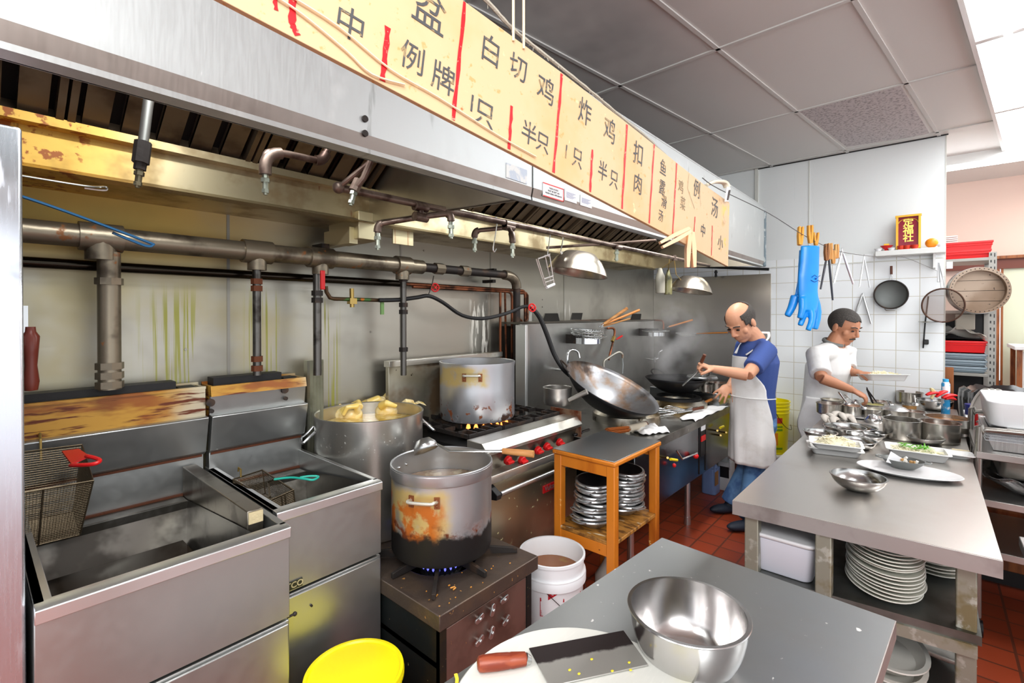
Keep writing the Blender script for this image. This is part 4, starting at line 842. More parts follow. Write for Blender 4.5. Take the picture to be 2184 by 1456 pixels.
m = MB(); m.box(RX0-.09, RB-.06, .9, RX1, RB-.03, 1.33); m.box(RX0-.09, RB-.06, .3, RX0, RB, .95); part('back_riser', m, mat('riser_steel', (180, 176, 160), .36, 1, layers=[dict(col=(96, 70, 40), scale=3, lo=.45, hi=.62, amt=.9, rough=.5, metal=.4), dict(col=(60, 44, 30), scale=30, lo=.66, hi=.72)]), r, bev=.002)
m = MB(); m.box(RX0-.095, RB-.075, 1.30, RX1+.01, RB-.02, 1.335); part('riser_cap', m, RNG, r, bev=.002)
m = MB()
for x_ in (RX0+.06, RX1-.06):
    for y_ in (RF+.1, RB-.08): m.cut(); m.cyl((x_, y_, 0), (x_, y_, .13), .02, n=12)
part('leg', m, IRON, r)
FLM = mat('orange_flame', (255, 150, 60), .5, emit=((1, .30, .06, 1), 2.4))
m = MB()
for i in range(7):
    a = math.radians(-150+i*13); q = cp3+V(math.cos(a)*R3*.85, math.sin(a)*R3*.85, -.02); h_ = random.uniform(.012, .03)
    m.cut(); m.lathe([(0, -.012), (.012, -.006), (.009, h_*.4), (0, h_)], q, 7, sx=1.2)
part('flame', m, FLM, r, label='orange gas flames')
# saucepan
c = P(1189, 862, z=ZR+.03)
SP = mat('saucepan_steel', (196, 192, 186), .3, 1, bump=(9, .08))
r = pot('saucepan', 'small stainless saucepan with hollow handle on the range', c, .095, .115, SP, cat='saucepan', n=40)
h0 = P(1213, 853, z=c.z+.075); h1_ = P(1252, 835, z=c.z+.135)
part('handle', MB().tube([h0, h0.lerp(h1_, .5), h1_, h1_+(h0-h1_).normalized()*.001, h1_+(h0-h1_).normalized()*.05], [.011, .014, .017, .013, .011], 16, cap=False), SP, r)
# ================================================================ WOK RANGE
WX0, WX1, WF, WZ = 2.58, 4.70, 1.29, .815
r = thing('wok_range', 'long stainless wok range with tall backsplash and two fire rings', 'wok range', ((WX0+WX1)/2, 1.8, 0))
WS = mat('wok_range_steel', (150, 154, 158), .22, 1, brush=((50, 3, 3), .05), layers=[dict(col=(190, 192, 192), scale=3, lo=.5, hi=.8, amt=.4)])
WT = mat('wok_range_top', (150, 148, 142), .30, 1, layers=[dict(col=(90, 84, 74), scale=4, lo=.45, hi=.7, amt=.7), dict(col=(214, 212, 200), scale=34, lo=.68, hi=.73, rough=.6, metal=.3)])
m = MB(); m.box(WX0, WF+.012, .385, WX1, 2.2, WZ-.05); part('body', m, WS, r, bev=.003)
m = MB(); m.box(WX0, WF, WZ-.05, WX1, 2.2, WZ-.004); m.box(WX0, WF-.004, WZ-.055, WX1, WF+.01, WZ); m.box(WX0, WF+.01, WZ-.004, WX1, WF+.12, WZ-.002); part('top', m, WT, r, bev=.002)
m = MB(); m.box(WX0-.02, 2.16, WZ-.3, WX1, 2.18, 1.535); m.box(WX0-.02, 2.12, WZ-.1, WX0+.03, 2.16, 1.52)
part('backsplash', m, mat('backsplash_steel', (172, 172, 168), .34, 1, brush=((3, 3, 50), .06), layers=[dict(col=(120, 118, 112), scale=2.4, lo=.4, hi=.7, amt=.6)]), r, bev=.002)
part('splash_edge', MB().box(WX0-.03, 2.11, .7, WX0-.004, 2.20, 1.525), mat('bright_edge', (216, 218, 216), .4, .8), r, bev=.002)
part('splash_cap', MB().box(WX0-.02, 2.16, 1.53, WX1, 2.36, 1.545), mat('dark_cap', (96, 92, 84), .4, .9), r)
part('shelf_tab', MB().prism([P(1155, 690, y=2.2), P(1195, 690, y=2.2), P(1190, 668, y=2.3), P(1163, 668, y=2.3)], (0, .01, 0)).cut().prism([P(1218, 682, y=2.25), P(1240, 682, y=2.25), P(1243, 667, y=2.3), P(1222, 667, y=2.3)], (0, .01, 0)).cut().prism([P(1346, 684, y=2.25), P(1366, 684, y=2.25), P(1368, 669, y=2.3), P(1350, 669, y=2.3)], (0, .01, 0)), mat('dark_plate', (78, 76, 74), .4, .8), r)
m = MB()
for x_, zz in ((WX0+.12, 0), (3.62, 0), (WX1-.1, 0)):
    for y_ in (WF+.10, 2.1): m.cut(); m.cyl((x_, y_, 0), (x_, y_, .39), .021, n=12); m.cyl((x_, y_, 0), (x_, y_, .06), .026, n=12)
part('leg', m, CHROMEW, r)
# door edge lines, control recess and valves
m = MB(); x_ = P(1494, 940, y=WF).x; m.box(x_, WF+.006, .40, x_+.006, WF+.013, WZ-.06); x_ = P(1507, 940, y=WF).x; m.cut(); m.box(x_, WF+.006, .40, x_+.006, WF+.013, WZ-.06)
part('door_seam', m, BLKM, r)
a_, b_ = P(1495, 900, y=WF), P(1505, 968, y=WF)
part('control_recess', MB().box(a_.x+.008, WF+.004, b_.z, b_.x, WF+.0135, a_.z), BLKM, r)
part('label_plate', MB().box(a_.x+.010, WF+.0, a_.z-.07, b_.x-.004, WF+.011, a_.z-.01), WPAP, r)
part('indicator', MB().box(a_.x+.010, WF-.002, a_.z-.15, b_.x-.004, WF+.011, a_.z-.11), RED, r)
m = MB(); m.tube([P(1443, 961, y=WF-.03), P(1455, 979, y=WF-.04), P(1487, 966, y=WF-.05)], .006, 8); part('knee_lever', m, CHROME, r)
part('knob', MB().ell(P(1484, 972, y=WF-.02), (.02, .02, .02)).cut().ell(P(1438, 992, y=WF-.02), (.012, .012, .014)), RED, r)
m = MB(); m.cyl(P(1430, 979, y=WF-.025), P(1444, 981, y=WF-.035), .009, n=10); m.cut(); m.cyl(P(1536, 912, y=WF-.03), P(1543, 909, y=WF-.035), .010, n=10); part('tap_lever', m, mat('yellow_plastic', (232, 212, 30), .35), r)
m = MB()
for px, py in ((1424, 976), (1530, 918), (1537, 928), (1549, 922)): m.cut(); m.cyl(P(px, py, y=WF-.03), P(px, py, y=WF+.01), .008, n=8)
part('valve', m, BRASS, r)
wr = []
for k, (px, py, rad) in enumerate(((1335, 893, .20), (1442, 868, .20))):
    c = P(px, py, z=WZ); c.z = WZ-.01; wr.append(c)
    m = MB(); m.lathe([(rad+.05, 0), (rad+.05, .02), (rad+.045, .06), (rad+.01, .085), (rad-.01, .085), (rad-.02, .05)], c, 44)
    part('fire_ring', m, mat('heat_stained_ring', (206, 200, 186), .25, 1, layers=[dict(col=(150, 116, 40), scale=4, lo=.42, hi=.62, amt=.85), dict(col=(70, 56, 40), scale=9, lo=.6, hi=.7)]), r)
    part('fire_ring_grate', MB().lathe([(rad-.0, .08), (rad-.0, .105), (rad-.04, .11), (rad-.045, .08)], c, 40), BLACK, r)
# woks
WOKOUT = mat('wok_outside', (38, 38, 40), .45, .5, bump=(20, .2, .003))
def wok(label, c, R, D, M_, mt, handles, group='woks'):
    r = thing('wok', label, 'wok', c, group=group); xf = Matrix.Translation(c) @ M_
    n = 12; pr = []
    for i in range(n+1):
        t = i/n; pr.append((R*t, -D*(1-t**2.2)))
    part('bowl', MB().lathe(pr, (0, 0, 0), 56, xf), [WOKOUT, mt], r, solid=.004, angle=60, moff=1)
    for a in handles:
        a = math.radians(a); u = V(math.cos(a), math.sin(a), 0); s_ = V(-u.y, u.x, 0)
        m = MB(); m.tube(smooth_pts([xf @ p for p in (u*(R-.01)-s_*.055, u*(R+.03)-s_*.05+V(0, 0, .02), u*(R+.055)-s_*.02+V(0, 0, .035), u*(R+.055)+s_*.02+V(0, 0, .035), u*(R+.03)+s_*.05+V(0, 0, .02), u*(R-.01)+s_*.055)], 3), .006, 8)
        part('handle', m, IRON, r)
    return r
WOK1 = mat('seasoned_wok', (138, 138, 140), .34, .85, bump=(6, .15, .01), layers=[dict(col=(176, 180, 184), scale=3, lo=.45, hi=.68, amt=.8, rough=.28), dict(col=(128, 96, 66), scale=5, lo=.47, hi=.62, amt=.8, rough=.4), dict(col=(36, 32, 32), scale=4, lo=.56, hi=.68, amt=.8, rough=.4)])
WOK2 = mat('black_wok', (46, 46, 48), .35, .85, bump=(9, .1, .005))
c1 = P(1306, 822, t=3.33)
tilt = Matrix.Rotation(math.radians(16), 4, RT) @ Matrix.Rotation(math.radians(21), 4, V(ca, sa, 0))
wok('large seasoned wok tilted on the nearer fire ring', c1, .345, .18, tilt, WOK1, (130,))
c2 = P(1443, 822, z=1.0)
c2 = wr[1]+V(0, 0, .262)
wok('black wok full of steam in front of the cook', c2, .25, .135, Matrix.Identity(4), WOK2, (60, -35))
part_ = None
WAT = mat('milky_broth', (196, 202, 204), .2)
# taps on the backsplash
def tap(label, pts, y, r_, mt):
    t = thing('water_tap', label, 'tap', pts[0], group='taps over the woks')
    part('spout', MB().tube(smooth_pts(pts), r_, 12), mt, t)
    part('valve_body', MB().cyl(pts[0]-V(0, 0, .03), pts[0]+V(0, 0, .02), r_*1.7, n=10).cyl(pts[0], pts[0]+V(0, .2, 0), r_, n=8), mt, t)
    return t
tap('polished gooseneck tap behind the tilted wok', [P(1210, 790, y=2.05), P(1211, 755, y=2.05), P(1220, 746, y=2.05), P(1232, 750, y=2.03), P(1236, 763, y=2.02)], 2.05, .0095, CHROME)
t_ = tap('rusty angled tap pouring water between the two woks', [P(1288, 790, y=2.02), P(1288, 772, y=2.02), P(1296, 764, y=2.0), P(1318, 751, y=1.95), P(1327, 755, y=1.93), P(1328, 763, y=1.93)], 2.02, .0105, mat('limescale_tap', (180, 176, 164), .4, .7, layers=[dict(col=(170, 110, 60), scale=14, lo=.55, hi=.65)]))
part('water_stream', MB().tube([P(1328, 763, y=1.93), P(1329, 778, y=1.93), P(1328, 796, y=1.93)], [.003, .004, .003], 6), mat('water', (240, 248, 250), .05, trans=.6), t_)
tap('small tap veiled by steam behind the second wok', [P(1396, 766, y=2.1), P(1404, 763, y=2.08), P(1405, 752, y=2.06), P(1412, 747, y=2.04)], 2.1, .008, CHROME)
r = thing('copper_riser', 'copper pipe with red lever valve dropping behind the wok strainers', 'pipe', P(1310, 720, y=2.12))
part('pipe', MB().tube(smooth_pts([P(1112, 688, y=2.34), P(1200, 686, y=2.34), P(1300, 683, y=2.3), P(1402, 683, y=2.24), P(1414, 687, y=2.22), P(1415, 702, y=2.21)]), .0095, 8), COPPER, r)
part('pipe', MB().tube(smooth_pts([P(1295, 700, y=2.15), P(1308, 700, y=2.12), P(1311, 710, y=2.11), P(1307, 730, y=2.1), P(1298, 767, y=2.08)]), .010, 10), COPPER, r)
m = MB(); m.cyl(P(1310, 718, y=2.1), P(1306, 728, y=2.1), .016, n=8); part('valve', m, BRASS, r)
m = MB(); a_, b_ = P(1314, 724, y=2.07), P(1327, 716, y=2.05); m.tube([a_, a_.lerp(b_, .4), b_], [.004, .009, .008], 8); part('lever', m, RED, r)
# strainers in ring holders
def skimmer(label, c, R, h1_, tilt=0, D=.05, wood=WOODH, rad=.009):
    t = thing('wire_skimmer', label, 'skimmer', c, group='skimmers above the woks'); c = Vector(c)
    xf = Matrix.Translation(c) @ Matrix.Rotation(tilt, 4, 'X')
    m = MB(); m.tube([xf @ V(math.cos(a)*R, math.sin(a)*R, 0) for a in [i*math.pi/14 for i in range(28)]], .0035, 6, closed=True)
    part('rim', m, CHROMEW, t)
    m = MB()
    for i in range(-5, 6):
        o_ = i/6*R; k = math.sqrt(R*R-o_*o_)
        for sw in (0, 1):
            pts = []
            for j in range(7):
                u = -k+2*k*j/6; z = -D*(1-(u*u+o_*o_)/(R*R)); pts.append(xf @ (V(u, o_, z) if sw else V(o_, u, z)))
            m.tube(pts, .0017, 3, cap=False)
    part('wire_mesh', m, STEEL, t)
    h1_ = Vector(h1_); d = (h1_-c); s_ = c+d.normalized()*R*.9
    part('shank', MB().cyl(s_, s_.lerp(h1_, .2), .005, n=6), CHROMEW, t)
    part('handle', MB().tube([s_.lerp(h1_, .08), h1_], [rad*.85, rad], 10), wood, t)
    return t
def holder(label, c, R, h):
    t = thing('ring_holder', label, 'rack', c, group='steel ring holders on the backsplash')
    part('ring', MB().lathe([(R, 0), (R, h), (R-.003, h), (R-.003, 0), (R, 0)], c, 36), CHROME, t)
    part('bracket', MB().box(c[0]-R*.9, c[1], c[2], c[0]-R*.9+.02, 2.165, c[2]+.07).cut().box(c[0]+R*.7, c[1], c[2], c[0]+R*.7+.02, 2.165, c[2]+.07), IRON, t)
ch = P(1253, 732, y=2.02)
holder('bright steel ring holder carrying the stacked wire skimmers', ch, .105, .045)
skimmer('wire skimmer with thick pale handle, lowest of the stacked ones', ch+V(0, -.01, .07), .14, P(1338, 657, y=1.80), .1, .05, WOODH, .013)
skimmer('wire skimmer with orange handle leaning farthest to the back', ch+V(.0, .0, .095), .135, P(1363, 661, y=1.86), .15, .05, mat('orange_wood', (206, 128, 52), .45), .011)
skimmer('wire skimmer with thin pale handle on top of the stack', ch+V(.02, .0, .10), .115, P(1344, 679, y=1.8), .05, .03, WOODH, .007)
c4 = P(1398, 716, y=2.02)
holder('steel ring holder above the steaming wok', c4, .085, .035)
skimmer('flat skimmer with orange handle above the steaming wok', c4+V(0, 0, .05), .13, P(1477, 682, y=1.75), 0, .02, mat('orange_wood', (1, 1, 1)), .009)
r = skimmer('balloon whisk-like skimmer with slim wooden handle pointing at the cook', P(1462, 712, y=1.98), .10, P(1552, 709, y=1.55), .1, .03, mat('orange_wood', (1, 1, 1)), .007)
# hanging lids, hooks, wire rack, tags
def hooked(pt, pb, y, rad=.003, w=.02):
    a_, b_ = P(*pt, y=y), P(*pb, y=y); m = MB()
    m.tube(smooth_pts([a_+V(-w*.6, 0, -.012), a_+V(-w*.3, 0, .008), a_+V(w*.4, 0, .0), a_.lerp(b_, .5)+V(w*.2, 0, 0), b_+V(0, 0, .015), b_+V(w*.3, 0, -.004), b_+V(w, 0, .012)]), rad, 6); return m
for lab, cpx, cy0, rr_, hk in (('stainless wok cover hanging by a hook left of the middle of the rail', 1230, 582, .168, (1200, 498, 1196, 540)), ('stainless wok cover hanging farther along near the cook', 1473, 620, .168, (1424, 552, 1430, 600))):
    c = P(cpx, cy0, y=1.5); t = thing('wok_cover', lab, 'wok cover', c, group='wok covers hung under the hood')
    xf = Matrix.Translation(c) @ Matrix.Rotation(math.radians(10), 4, V(.6, .75, 0))
    part('dome', MB().lathe([(0, .115), (.07, .113), (.085, .11), (.125, .075), (.155, .03), (rr_, 0), (rr_+.004, -.004)], (0, 0, 0), 48, xf), mat('cover_steel', (190, 180, 166), .25, 1), t, solid=-.002, angle=50)
    if cpx < 1300: part('hook', hooked(hk[:2], hk[2:], 1.5), CHROME, t)
    else: part('hook', MB().tube([P(1438, 552, y=1.5), P(1442, 585, y=1.5), P(1452, 597, y=1.5)], .003, 6), BRASS, t)
one('s_hook', hooked((1058, 468), (1052, 535), 1.5, .0028), CHROMEW, 'empty wire hook on the suppression pipe left of the wire clamp', 'hook')
t = thing('wire_rack_lifter', 'wire plate lifter hanging beside the nearer wok cover', 'kitchen tool', P(1172, 500, y=1.5))
m = hooked((1172, 492), (1168, 545), 1.5, .0028)
A_, B_, C_, D_ = P(1147, 552, y=1.45), P(1172, 543, y=1.45), P(1166, 613, y=1.45), P(1182, 606, y=1.45)
m.tube([A_, C_], .0025, 6); m.tube([B_, D_], .0025, 6); m.tube([A_+V(.012, .02, .002), C_+V(.008, .02, .01)], .0025, 6); m.tube([B_+V(-.012, .02, .0), D_+V(-.002, .02, .01)], .0025, 6); m.tube([A_, B_], .004, 6)
m.tube([A_.lerp(C_, .7), B_.lerp(D_, .72)], .004, 6); m.tube([A_.lerp(C_, .82), B_.lerp(D_, .84)], .003, 6); part('wire_frame', m, CHROMEW, t)
part('roller', MB().cyl(C_, D_, .0075, n=10), WHITEP, t)
t = thing('bottle_bundle', 'grimy plastic bottle hanging from the rail beside the far wok cover', 'bottle', P(1425, 560, y=1.6))
c = P(1425, 628, y=1.6); part('bottle', MB().lathe([(0, 0), (.04, 0), (.042, .01), (.042, .13), (.02, .17), (.013, .20), (0, .20)], c, 16, sx=1, sy=.7), mat('grimy_olive_plastic', (128, 124, 84), .3, layers=[dict(col=(80, 76, 52), scale=12, lo=.5, hi=.6)]), t)
part('cord', MB().cyl(c+V(0, 0, .19), P(1428, 550, y=1.5), .004, n=6), BRASS, t)
c = P(1408, 625, y=1.62); t = thing('plastic_bottle', 'cloudy bottle hanging at the corner behind the grimy olive bottle', 'bottle', c); part('bottle', MB().lathe([(0, 0), (.035, 0), (.037, .01), (.037, .13), (.02, .17), (.013, .20), (0, .20)], c, 16), mat('cloudy_plastic', (176, 172, 156), .4), t); part('cord', MB().cyl(c+V(0, 0, .19), V(c.x, 1.5, 2.03), .003, n=6), BRASS, t)
# ================================================================ TABLES
def cornered(p, q, z): return P(p, q, z=z)
ZT = .87
LEGM = mat('galvanised_leg', (150, 148, 134), .5, .7, layers=[dict(col=(110, 92, 50), scale=9, lo=.5, hi=.65, amt=.8, rough=.7, metal=.2), dict(col=(196, 196, 188), scale=20, lo=.55, hi=.65, amt=.6)])
EDGM = mat('table_edge_steel', (170, 166, 163), .44, 1, layers=[dict(col=(110, 100, 96), scale=6, lo=.5, hi=.7, amt=.5)])
def table(name, label, A, B, C, D, legs, shelf=None, drop=.045):
    """A, B, C, D: the corners of the top, counter-clockwise seen from above"""
    pts = [Vector((p[0], p[1], 0)) for p in (A, B, C, D)]; c = sum(pts, Vector())/4
    r = thing(name, label, 'table', c); cc = c
    ins = lambda k: [p+(cc-p).normalized()*k for p in pts]
    m = MB(); m.prism([(p.x, p.y, ZT-.003) for p in ins(.004)], (0, 0, .003)); part('tabletop', m, TOPM if name == 'steel_table' else mat('prep_top_steel', (214, 210, 204), .34, .95, layers=[dict(col=(196, 186, 176), scale=2.5, lo=.45, hi=.8, amt=.6, rough=.42)]), r, smooth=False)
    m = MB(); n = 4
    for i in range(n):
        a, b = pts[i], pts[(i+1) % n]; a2, b2 = ins(.006)[i], ins(.006)[(i+1) % n]
        m.add([(a.x, a.y, ZT-.002), (b.x, b.y, ZT-.002), (b.x, b.y, ZT-drop), (a.x, a.y, ZT-drop), (a2.x, a2.y, ZT-.0005), (b2.x, b2.y, ZT-.0005), (b2.x, b2.y, ZT-drop), (a2.x, a2.y, ZT-drop)], [(0, 1, 2, 3), (4, 5, 1, 0), (5, 4, 7, 6), (3, 2, 6, 7)])
    part('edge', m, EDGM, r, smooth=False)
    for x, y in legs:
        part('leg', MB().box(x-.025, y-.025, .0, x+.025, y+.025, ZT-.004), LEGM, r, bev=.004)
    return r
# near table
u = V(math.cos(math.radians(-4.2)), math.sin(math.radians(-4.2)), 0)
K = P(1412, 1145, z=ZT); Rr = P(1912, 1322, z=ZT)
t1 = table('steel_table', 'near stainless work table holding the cutting board and deep mixing bowl', K-u*1.25, Rr-u*1.2, Rr, K, [(K.x-.05, K.y-.04), (Rr.x-.05, Rr.y+.05), (K.x-1.15, K.y+.04), (Rr.x-1.1, Rr.y+.13)])
part('under_shelf', MB().box(.35, .12, .25, 1.42, .64, .27), STEELH, t1)
# long prep table
A2, B2 = P(1562, 1066, z=ZT), P(2140, 1196, z=ZT)
XF2 = 5.0
C2, D2 = V(XF2, -.155, 0), V(XF2, .565, 0)
t2 = table('prep_table', 'long stainless prep table crowded with pots and bowls', A2, B2, C2, D2, [(A2.x+.06, A2.y-.06), (B2.x+.10, B2.y+.075), (XF2-.05, .51), (XF2-.05, -.11), (A2.x+.058, .285)], drop=.055)
zs = .595
m = MB(); m.prism([(A2.x+.02, A2.y-.03, zs-.03), (B2.x+.06, B2.y+.04, zs-.03), (XF2-.02, -.12, zs-.03), (XF2-.02, .55, zs-.03)], (0, 0, .03))
part('shelf', m, mat('dark_shelf_steel', (120, 122, 118), .38, 1, layers=[dict(col=(70, 66, 56), scale=5, lo=.45, hi=.7, amt=.6)]), t2, smooth=False)
m = MB(); m.prism([(B2.x+.05, B2.y+.05, zs-.07), (B2.x+.08, B2.y+.05, zs-.07), (A2.x+.05, A2.y-.05, zs-.07), (A2.x+.02, A2.y-.05, zs-.07)], (0, 0, .04)); part('shelf_rail', m, LEGM, t2, smooth=False)
m = MB(); m.prism([(A2.x+.02, A2.y-.03, .20), (B2.x+.06, B2.y+.04, .20), (XF2-.02, -.12, .20), (XF2-.02, .55, .20)], (0, 0, .025)); part('lower_shelf', m, mat('dark_shelf_steel', (1, 1, 1)), t2, smooth=False)
# white container under the table
CT = mat('frosted_box', (206, 208, 218), .4); CTL = mat('frosted_lid', (214, 214, 216), .45)
def rbox(m, x0, y0, z0, x1, y1, z1, rr_=.03, tp=0, seg=5):
    def ring(z, e):
        o = []
        for cx0, cy0, a0 in ((x1-rr_-e, y1-rr_-e, 0), (x0+rr_+e, y1-rr_-e, 90), (x0+rr_+e, y0+rr_+e, 180), (x1-rr_-e, y0+rr_+e, 270)):
            for i in range(seg+1): a = math.radians(a0+90*i/seg); o.append((cx0+rr_*math.cos(a), cy0+rr_*math.sin(a), z))
        return o
    m.rings([ring(z0, tp+.004), ring(z0+.006, tp), ring(z1-.004, 0), ring(z1, .003)]); return m
ca_, cb_ = P(1617, 1168, z=zs+.13), P(1762, 1214, z=zs+.13)
r = thing('storage_box', 'frosted white lidded container on the shelf under the prep table', 'container', (2.3, .43, zs))
m = MB(); rbox(m, 2.045, .315, zs+.002, 2.50, .545, zs+.135, .03, .012); part('box', m, CT, r)
m = MB(); rbox(m, 2.035, .305, zs+.136, 2.51, .555, zs+.152, .035, 0); part('lid', m, CTL, r, bev=.003)
# ================================================================ PLATES UNDER THE PREP TABLE
PLT = mat('melamine_plate', (222, 222, 212), .28); 
def plate_mesh(a, b, h=.022):
    m = MB(); pr = [(0, .003), (.62, .003), (.66, .001), (.98, h-.003), (1.0, h), (.985, h+.002), (.70, .008), (.64, .006), (0, .006)]
    rs = [[(a*r_*math.cos(2*math.pi*j/48), b*r_*math.sin(2*math.pi*j/48), z) for j in range(48)] for r_, z in pr]
    return m.rings(rs, cap=False)
ORD = ['topmost', 'second', 'third', 'fourth', 'fifth', 'sixth', 'seventh', 'eighth', 'ninth', 'tenth', 'eleventh', 'twelfth', 'thirteenth', 'fourteenth', 'fifteenth', 'sixteenth', 'seventeenth']
def stack(c, n, dz, a, b, rz, grp, lab_top, lab, jit=.004, first=None, lab_bot=None):
    if first is None:
        first = one('oval_plate', plate_mesh(a, b), PLT, lab_top, 'plate', grp); first.location = (0, 0, 0)
    me = first
    for i in range(n):
        o = me if i == n-1 else me.copy()
        if o is not me: COL.objects.link(o)
        k = jit*2.5 if i == 8 and n > 12 else 0
        o.location = (c[0]+random.uniform(-jit, jit)+k, c[1]+random.uniform(-jit, jit), c[2]+i*dz); o.rotation_euler = (0, 0, rz+random.uniform(-.03, .03))
        o['label'] = lab_top if i == n-1 else (lab_bot if i == 0 and lab_bot else ORD[n-1-i]+lab); o['category'] = 'plate'; o['group'] = grp
    return me
pc = P(1884, 1265, z=zs+.03); pc = V(2.235, .125, zs+.002)
stack(pc, 17, .0125, .165, .115, math.radians(12), 'oval plates in the tall front stack', 'topmost oval plate of the tall stack under the prep table', ' oval plate from the top of the tall stack under the prep table', lab_bot='bottom oval plate of the tall stack under the prep table')
pc2 = V(2.56, -.0, zs+.002)
stack(pc2, 12, .0135, .165, .115, math.radians(12), 'oval plates in the stack behind the table leg', 'topmost oval plate of the stack behind the corner leg', ' oval plate from the top of the stack behind the corner leg', lab_bot='bottom plate of the stack behind the corner leg')
# deep dishes on the lower shelf
DISH = mat('cream_dish', (214, 212, 204), .3)
for i in range(4):
    m = MB(); a, b, h = .17, .12, .05
    pr = [(0, .004), (.55, .004), (.75, .012), (.94, h-.006), (1.04, h), (1.04, h+.005), (.93, h+.003), (.72, .018), (0, .010)]
    rs = [[(a*r_*math.cos(2*math.pi*j/44), b*r_*math.sin(2*math.pi*j/44), z) for j in range(44)] for r_, z in pr]; m.rings(rs, cap=False)
    o = one('oval_dish', m, DISH, 'topmost deep oval dish on the lowest shelf, dark inside' if i == 3 else ('bottom', 'second lowest', 'second highest', '')[i]+' deep cream oval dish in the pile on the lowest shelf', 'dish', 'deep oval dishes on the lowest shelf')
    o.location = (2.20+.006*i, .135-.004*i, .228+.040*i); o.rotation_euler = (0, 0, math.radians(12+i*2))
m = MB(); o = one('oval_dish', plate_mesh(.17, .12, .02), DISH, 'flat cream dish leaning beside the pile on the lowest shelf', 'dish', 'deep oval dishes on the lowest shelf'); o.location = (2.42, -.01, .31); o.rotation_euler = (.15, .35, .2)
# ================================================================ CUTTING BOARD, CLEAVER, MIXING BOWL
cbc = P(1240, 1522, z=ZT+.028); cbc = V(cbc.x, cbc.y, ZT)
CBM = mat('white_cutting_board', (214, 214, 206), .45, layers=[dict(col=(232, 224, 140), scale=3.0, lo=.55, hi=.75, amt=.8), dict(col=(222, 222, 214), scale=30, st=(1, 6, 1), lo=.5, hi=.7, amt=.5)])
one('cutting_board', MB().lathe([(0, 0), (.232, 0), (.236, .004), (.236, .024), (.232, .028), (0, .028)], cbc, 72), CBM, 'thick round white cutting board under the cleaver', 'cutting board', loc=cbc)
zk = ZT+.030
bl = [P(px, py, z=zk) for px, py in ((1128, 1384), (1330, 1346), (1383, 1420), (1172, 1466))]
r = thing('cleaver', 'old cleaver with reddish wooden handle on the round board', 'cleaver', sum(bl, Vector())/4, math.atan2(bl[1].y-bl[0].y, bl[1].x-bl[0].x))
m = MB(); m.prism(bl, (0, 0, .003))
part('blade', m, mat('old_carbon_blade', (170, 168, 162), .38, .6, layers=[dict(col=(46, 38, 38), scale=1, lo=-.5, hi=0, rough=.5, metal=.4, wob=(30, .02), bands=[('Y', .012, .02, None, None)]), dict(col=(214, 196, 60), scale=60, lo=.74, hi=.76, metal=0)]), r, bev=.0012)
hA, hB = P(1123, 1404, z=zk+.012), P(1018, 1416, z=zk+.014)
part('handle', MB().tube([hA+(hB-hA)*k for k in (0, .03, .3, .34, .38, .6, .9, .97, 1)], [.010, .0125, .0145, .0138, .0145, .0155, .0150, .0135, .009], 16), mat('cleaver_wood', (146, 66, 38), .4, layers=[dict(col=(120, 44, 22), scale=7, st=(2, 9, 9), lo=.45, hi=.6)]), r)
part('ferrule', MB().tube([hA+(hA-hB)*.08+V(0, 0, -.004), hA-(hA-hB)*.02], [.008, .0115], 12), STEEL, r)
m = MB()
VEG = mat('yellow_scraps', (230, 206, 60), .5)
for i, (px, py) in enumerate(((1262, 1405), (1215, 1428), (1235, 1436), (1306, 1430), (1342, 1412), (1345, 1428))):
    c = P(px, py, z=zk+.004); m.ell(c, (.004, .003, .0012), n=6, m=4)
one('food_scraps', m, VEG, 'tiny yellow food scraps stuck to the cleaver blade', 'food scraps', kind='stuff')
one('peel_strip', MB().tube([P(972, 1437, z=ZT+.004), P(975, 1448, z=ZT+.004), P(974, 1460, z=ZT+.003)], .004, 6, flat=.4), VEG, 'short yellow peel strip beside the white cutting board', 'peel')
def bowl(label, c, R, H, mt, name='metal_bowl', grp=None, flat=.45, lipw=.006, tilt=None, cat='bowl', n=48, th_=.0015, sub=None):
    c = Vector(c); xf = Matrix.Translation(c) @ (tilt or Matrix.Identity(4))
    pr = [(0, 0), (R*flat, 0)]
    for i in range(1, 9):
        t = i/8; a = t*math.pi/2; pr.append((R*flat+(R-R*flat)*math.sin(a)**.9, H*(1-math.cos(a))**.85*1.0))
    pr += [(R+lipw, H+.0005), (R+lipw+.001, H-.002), (R, H-.003)]
    out = pr[:]; inn = [(max(0, r_-th_*1.5), z+th_) for r_, z in pr[:-3]][::-1]
    return one(name, MB().lathe(out[:-3]+[(R+.001, H-.002), (R+lipw, H-.002), (R+lipw+.0012, H), (R+lipw, H+.0015), (R, H+.0015)]+inn, (0, 0, 0), n, xf), mt, label, cat, grp, loc=c, angle=50)
c = P(1465, 1367, z=ZT); c = P(1466, 1300, z=ZT+.108); c.z = ZT
bowl('deep stainless mixing bowl standing on the near work table', c, .117, .110, mat('mixing_bowl_steel', (205, 203, 202), .2, 1, brush=((3, 3, 1), .04), layers=[dict(col=(240, 240, 240), scale=90, lo=.72, hi=.75, rough=.5)]), flat=.6, lipw=.005, n=72)
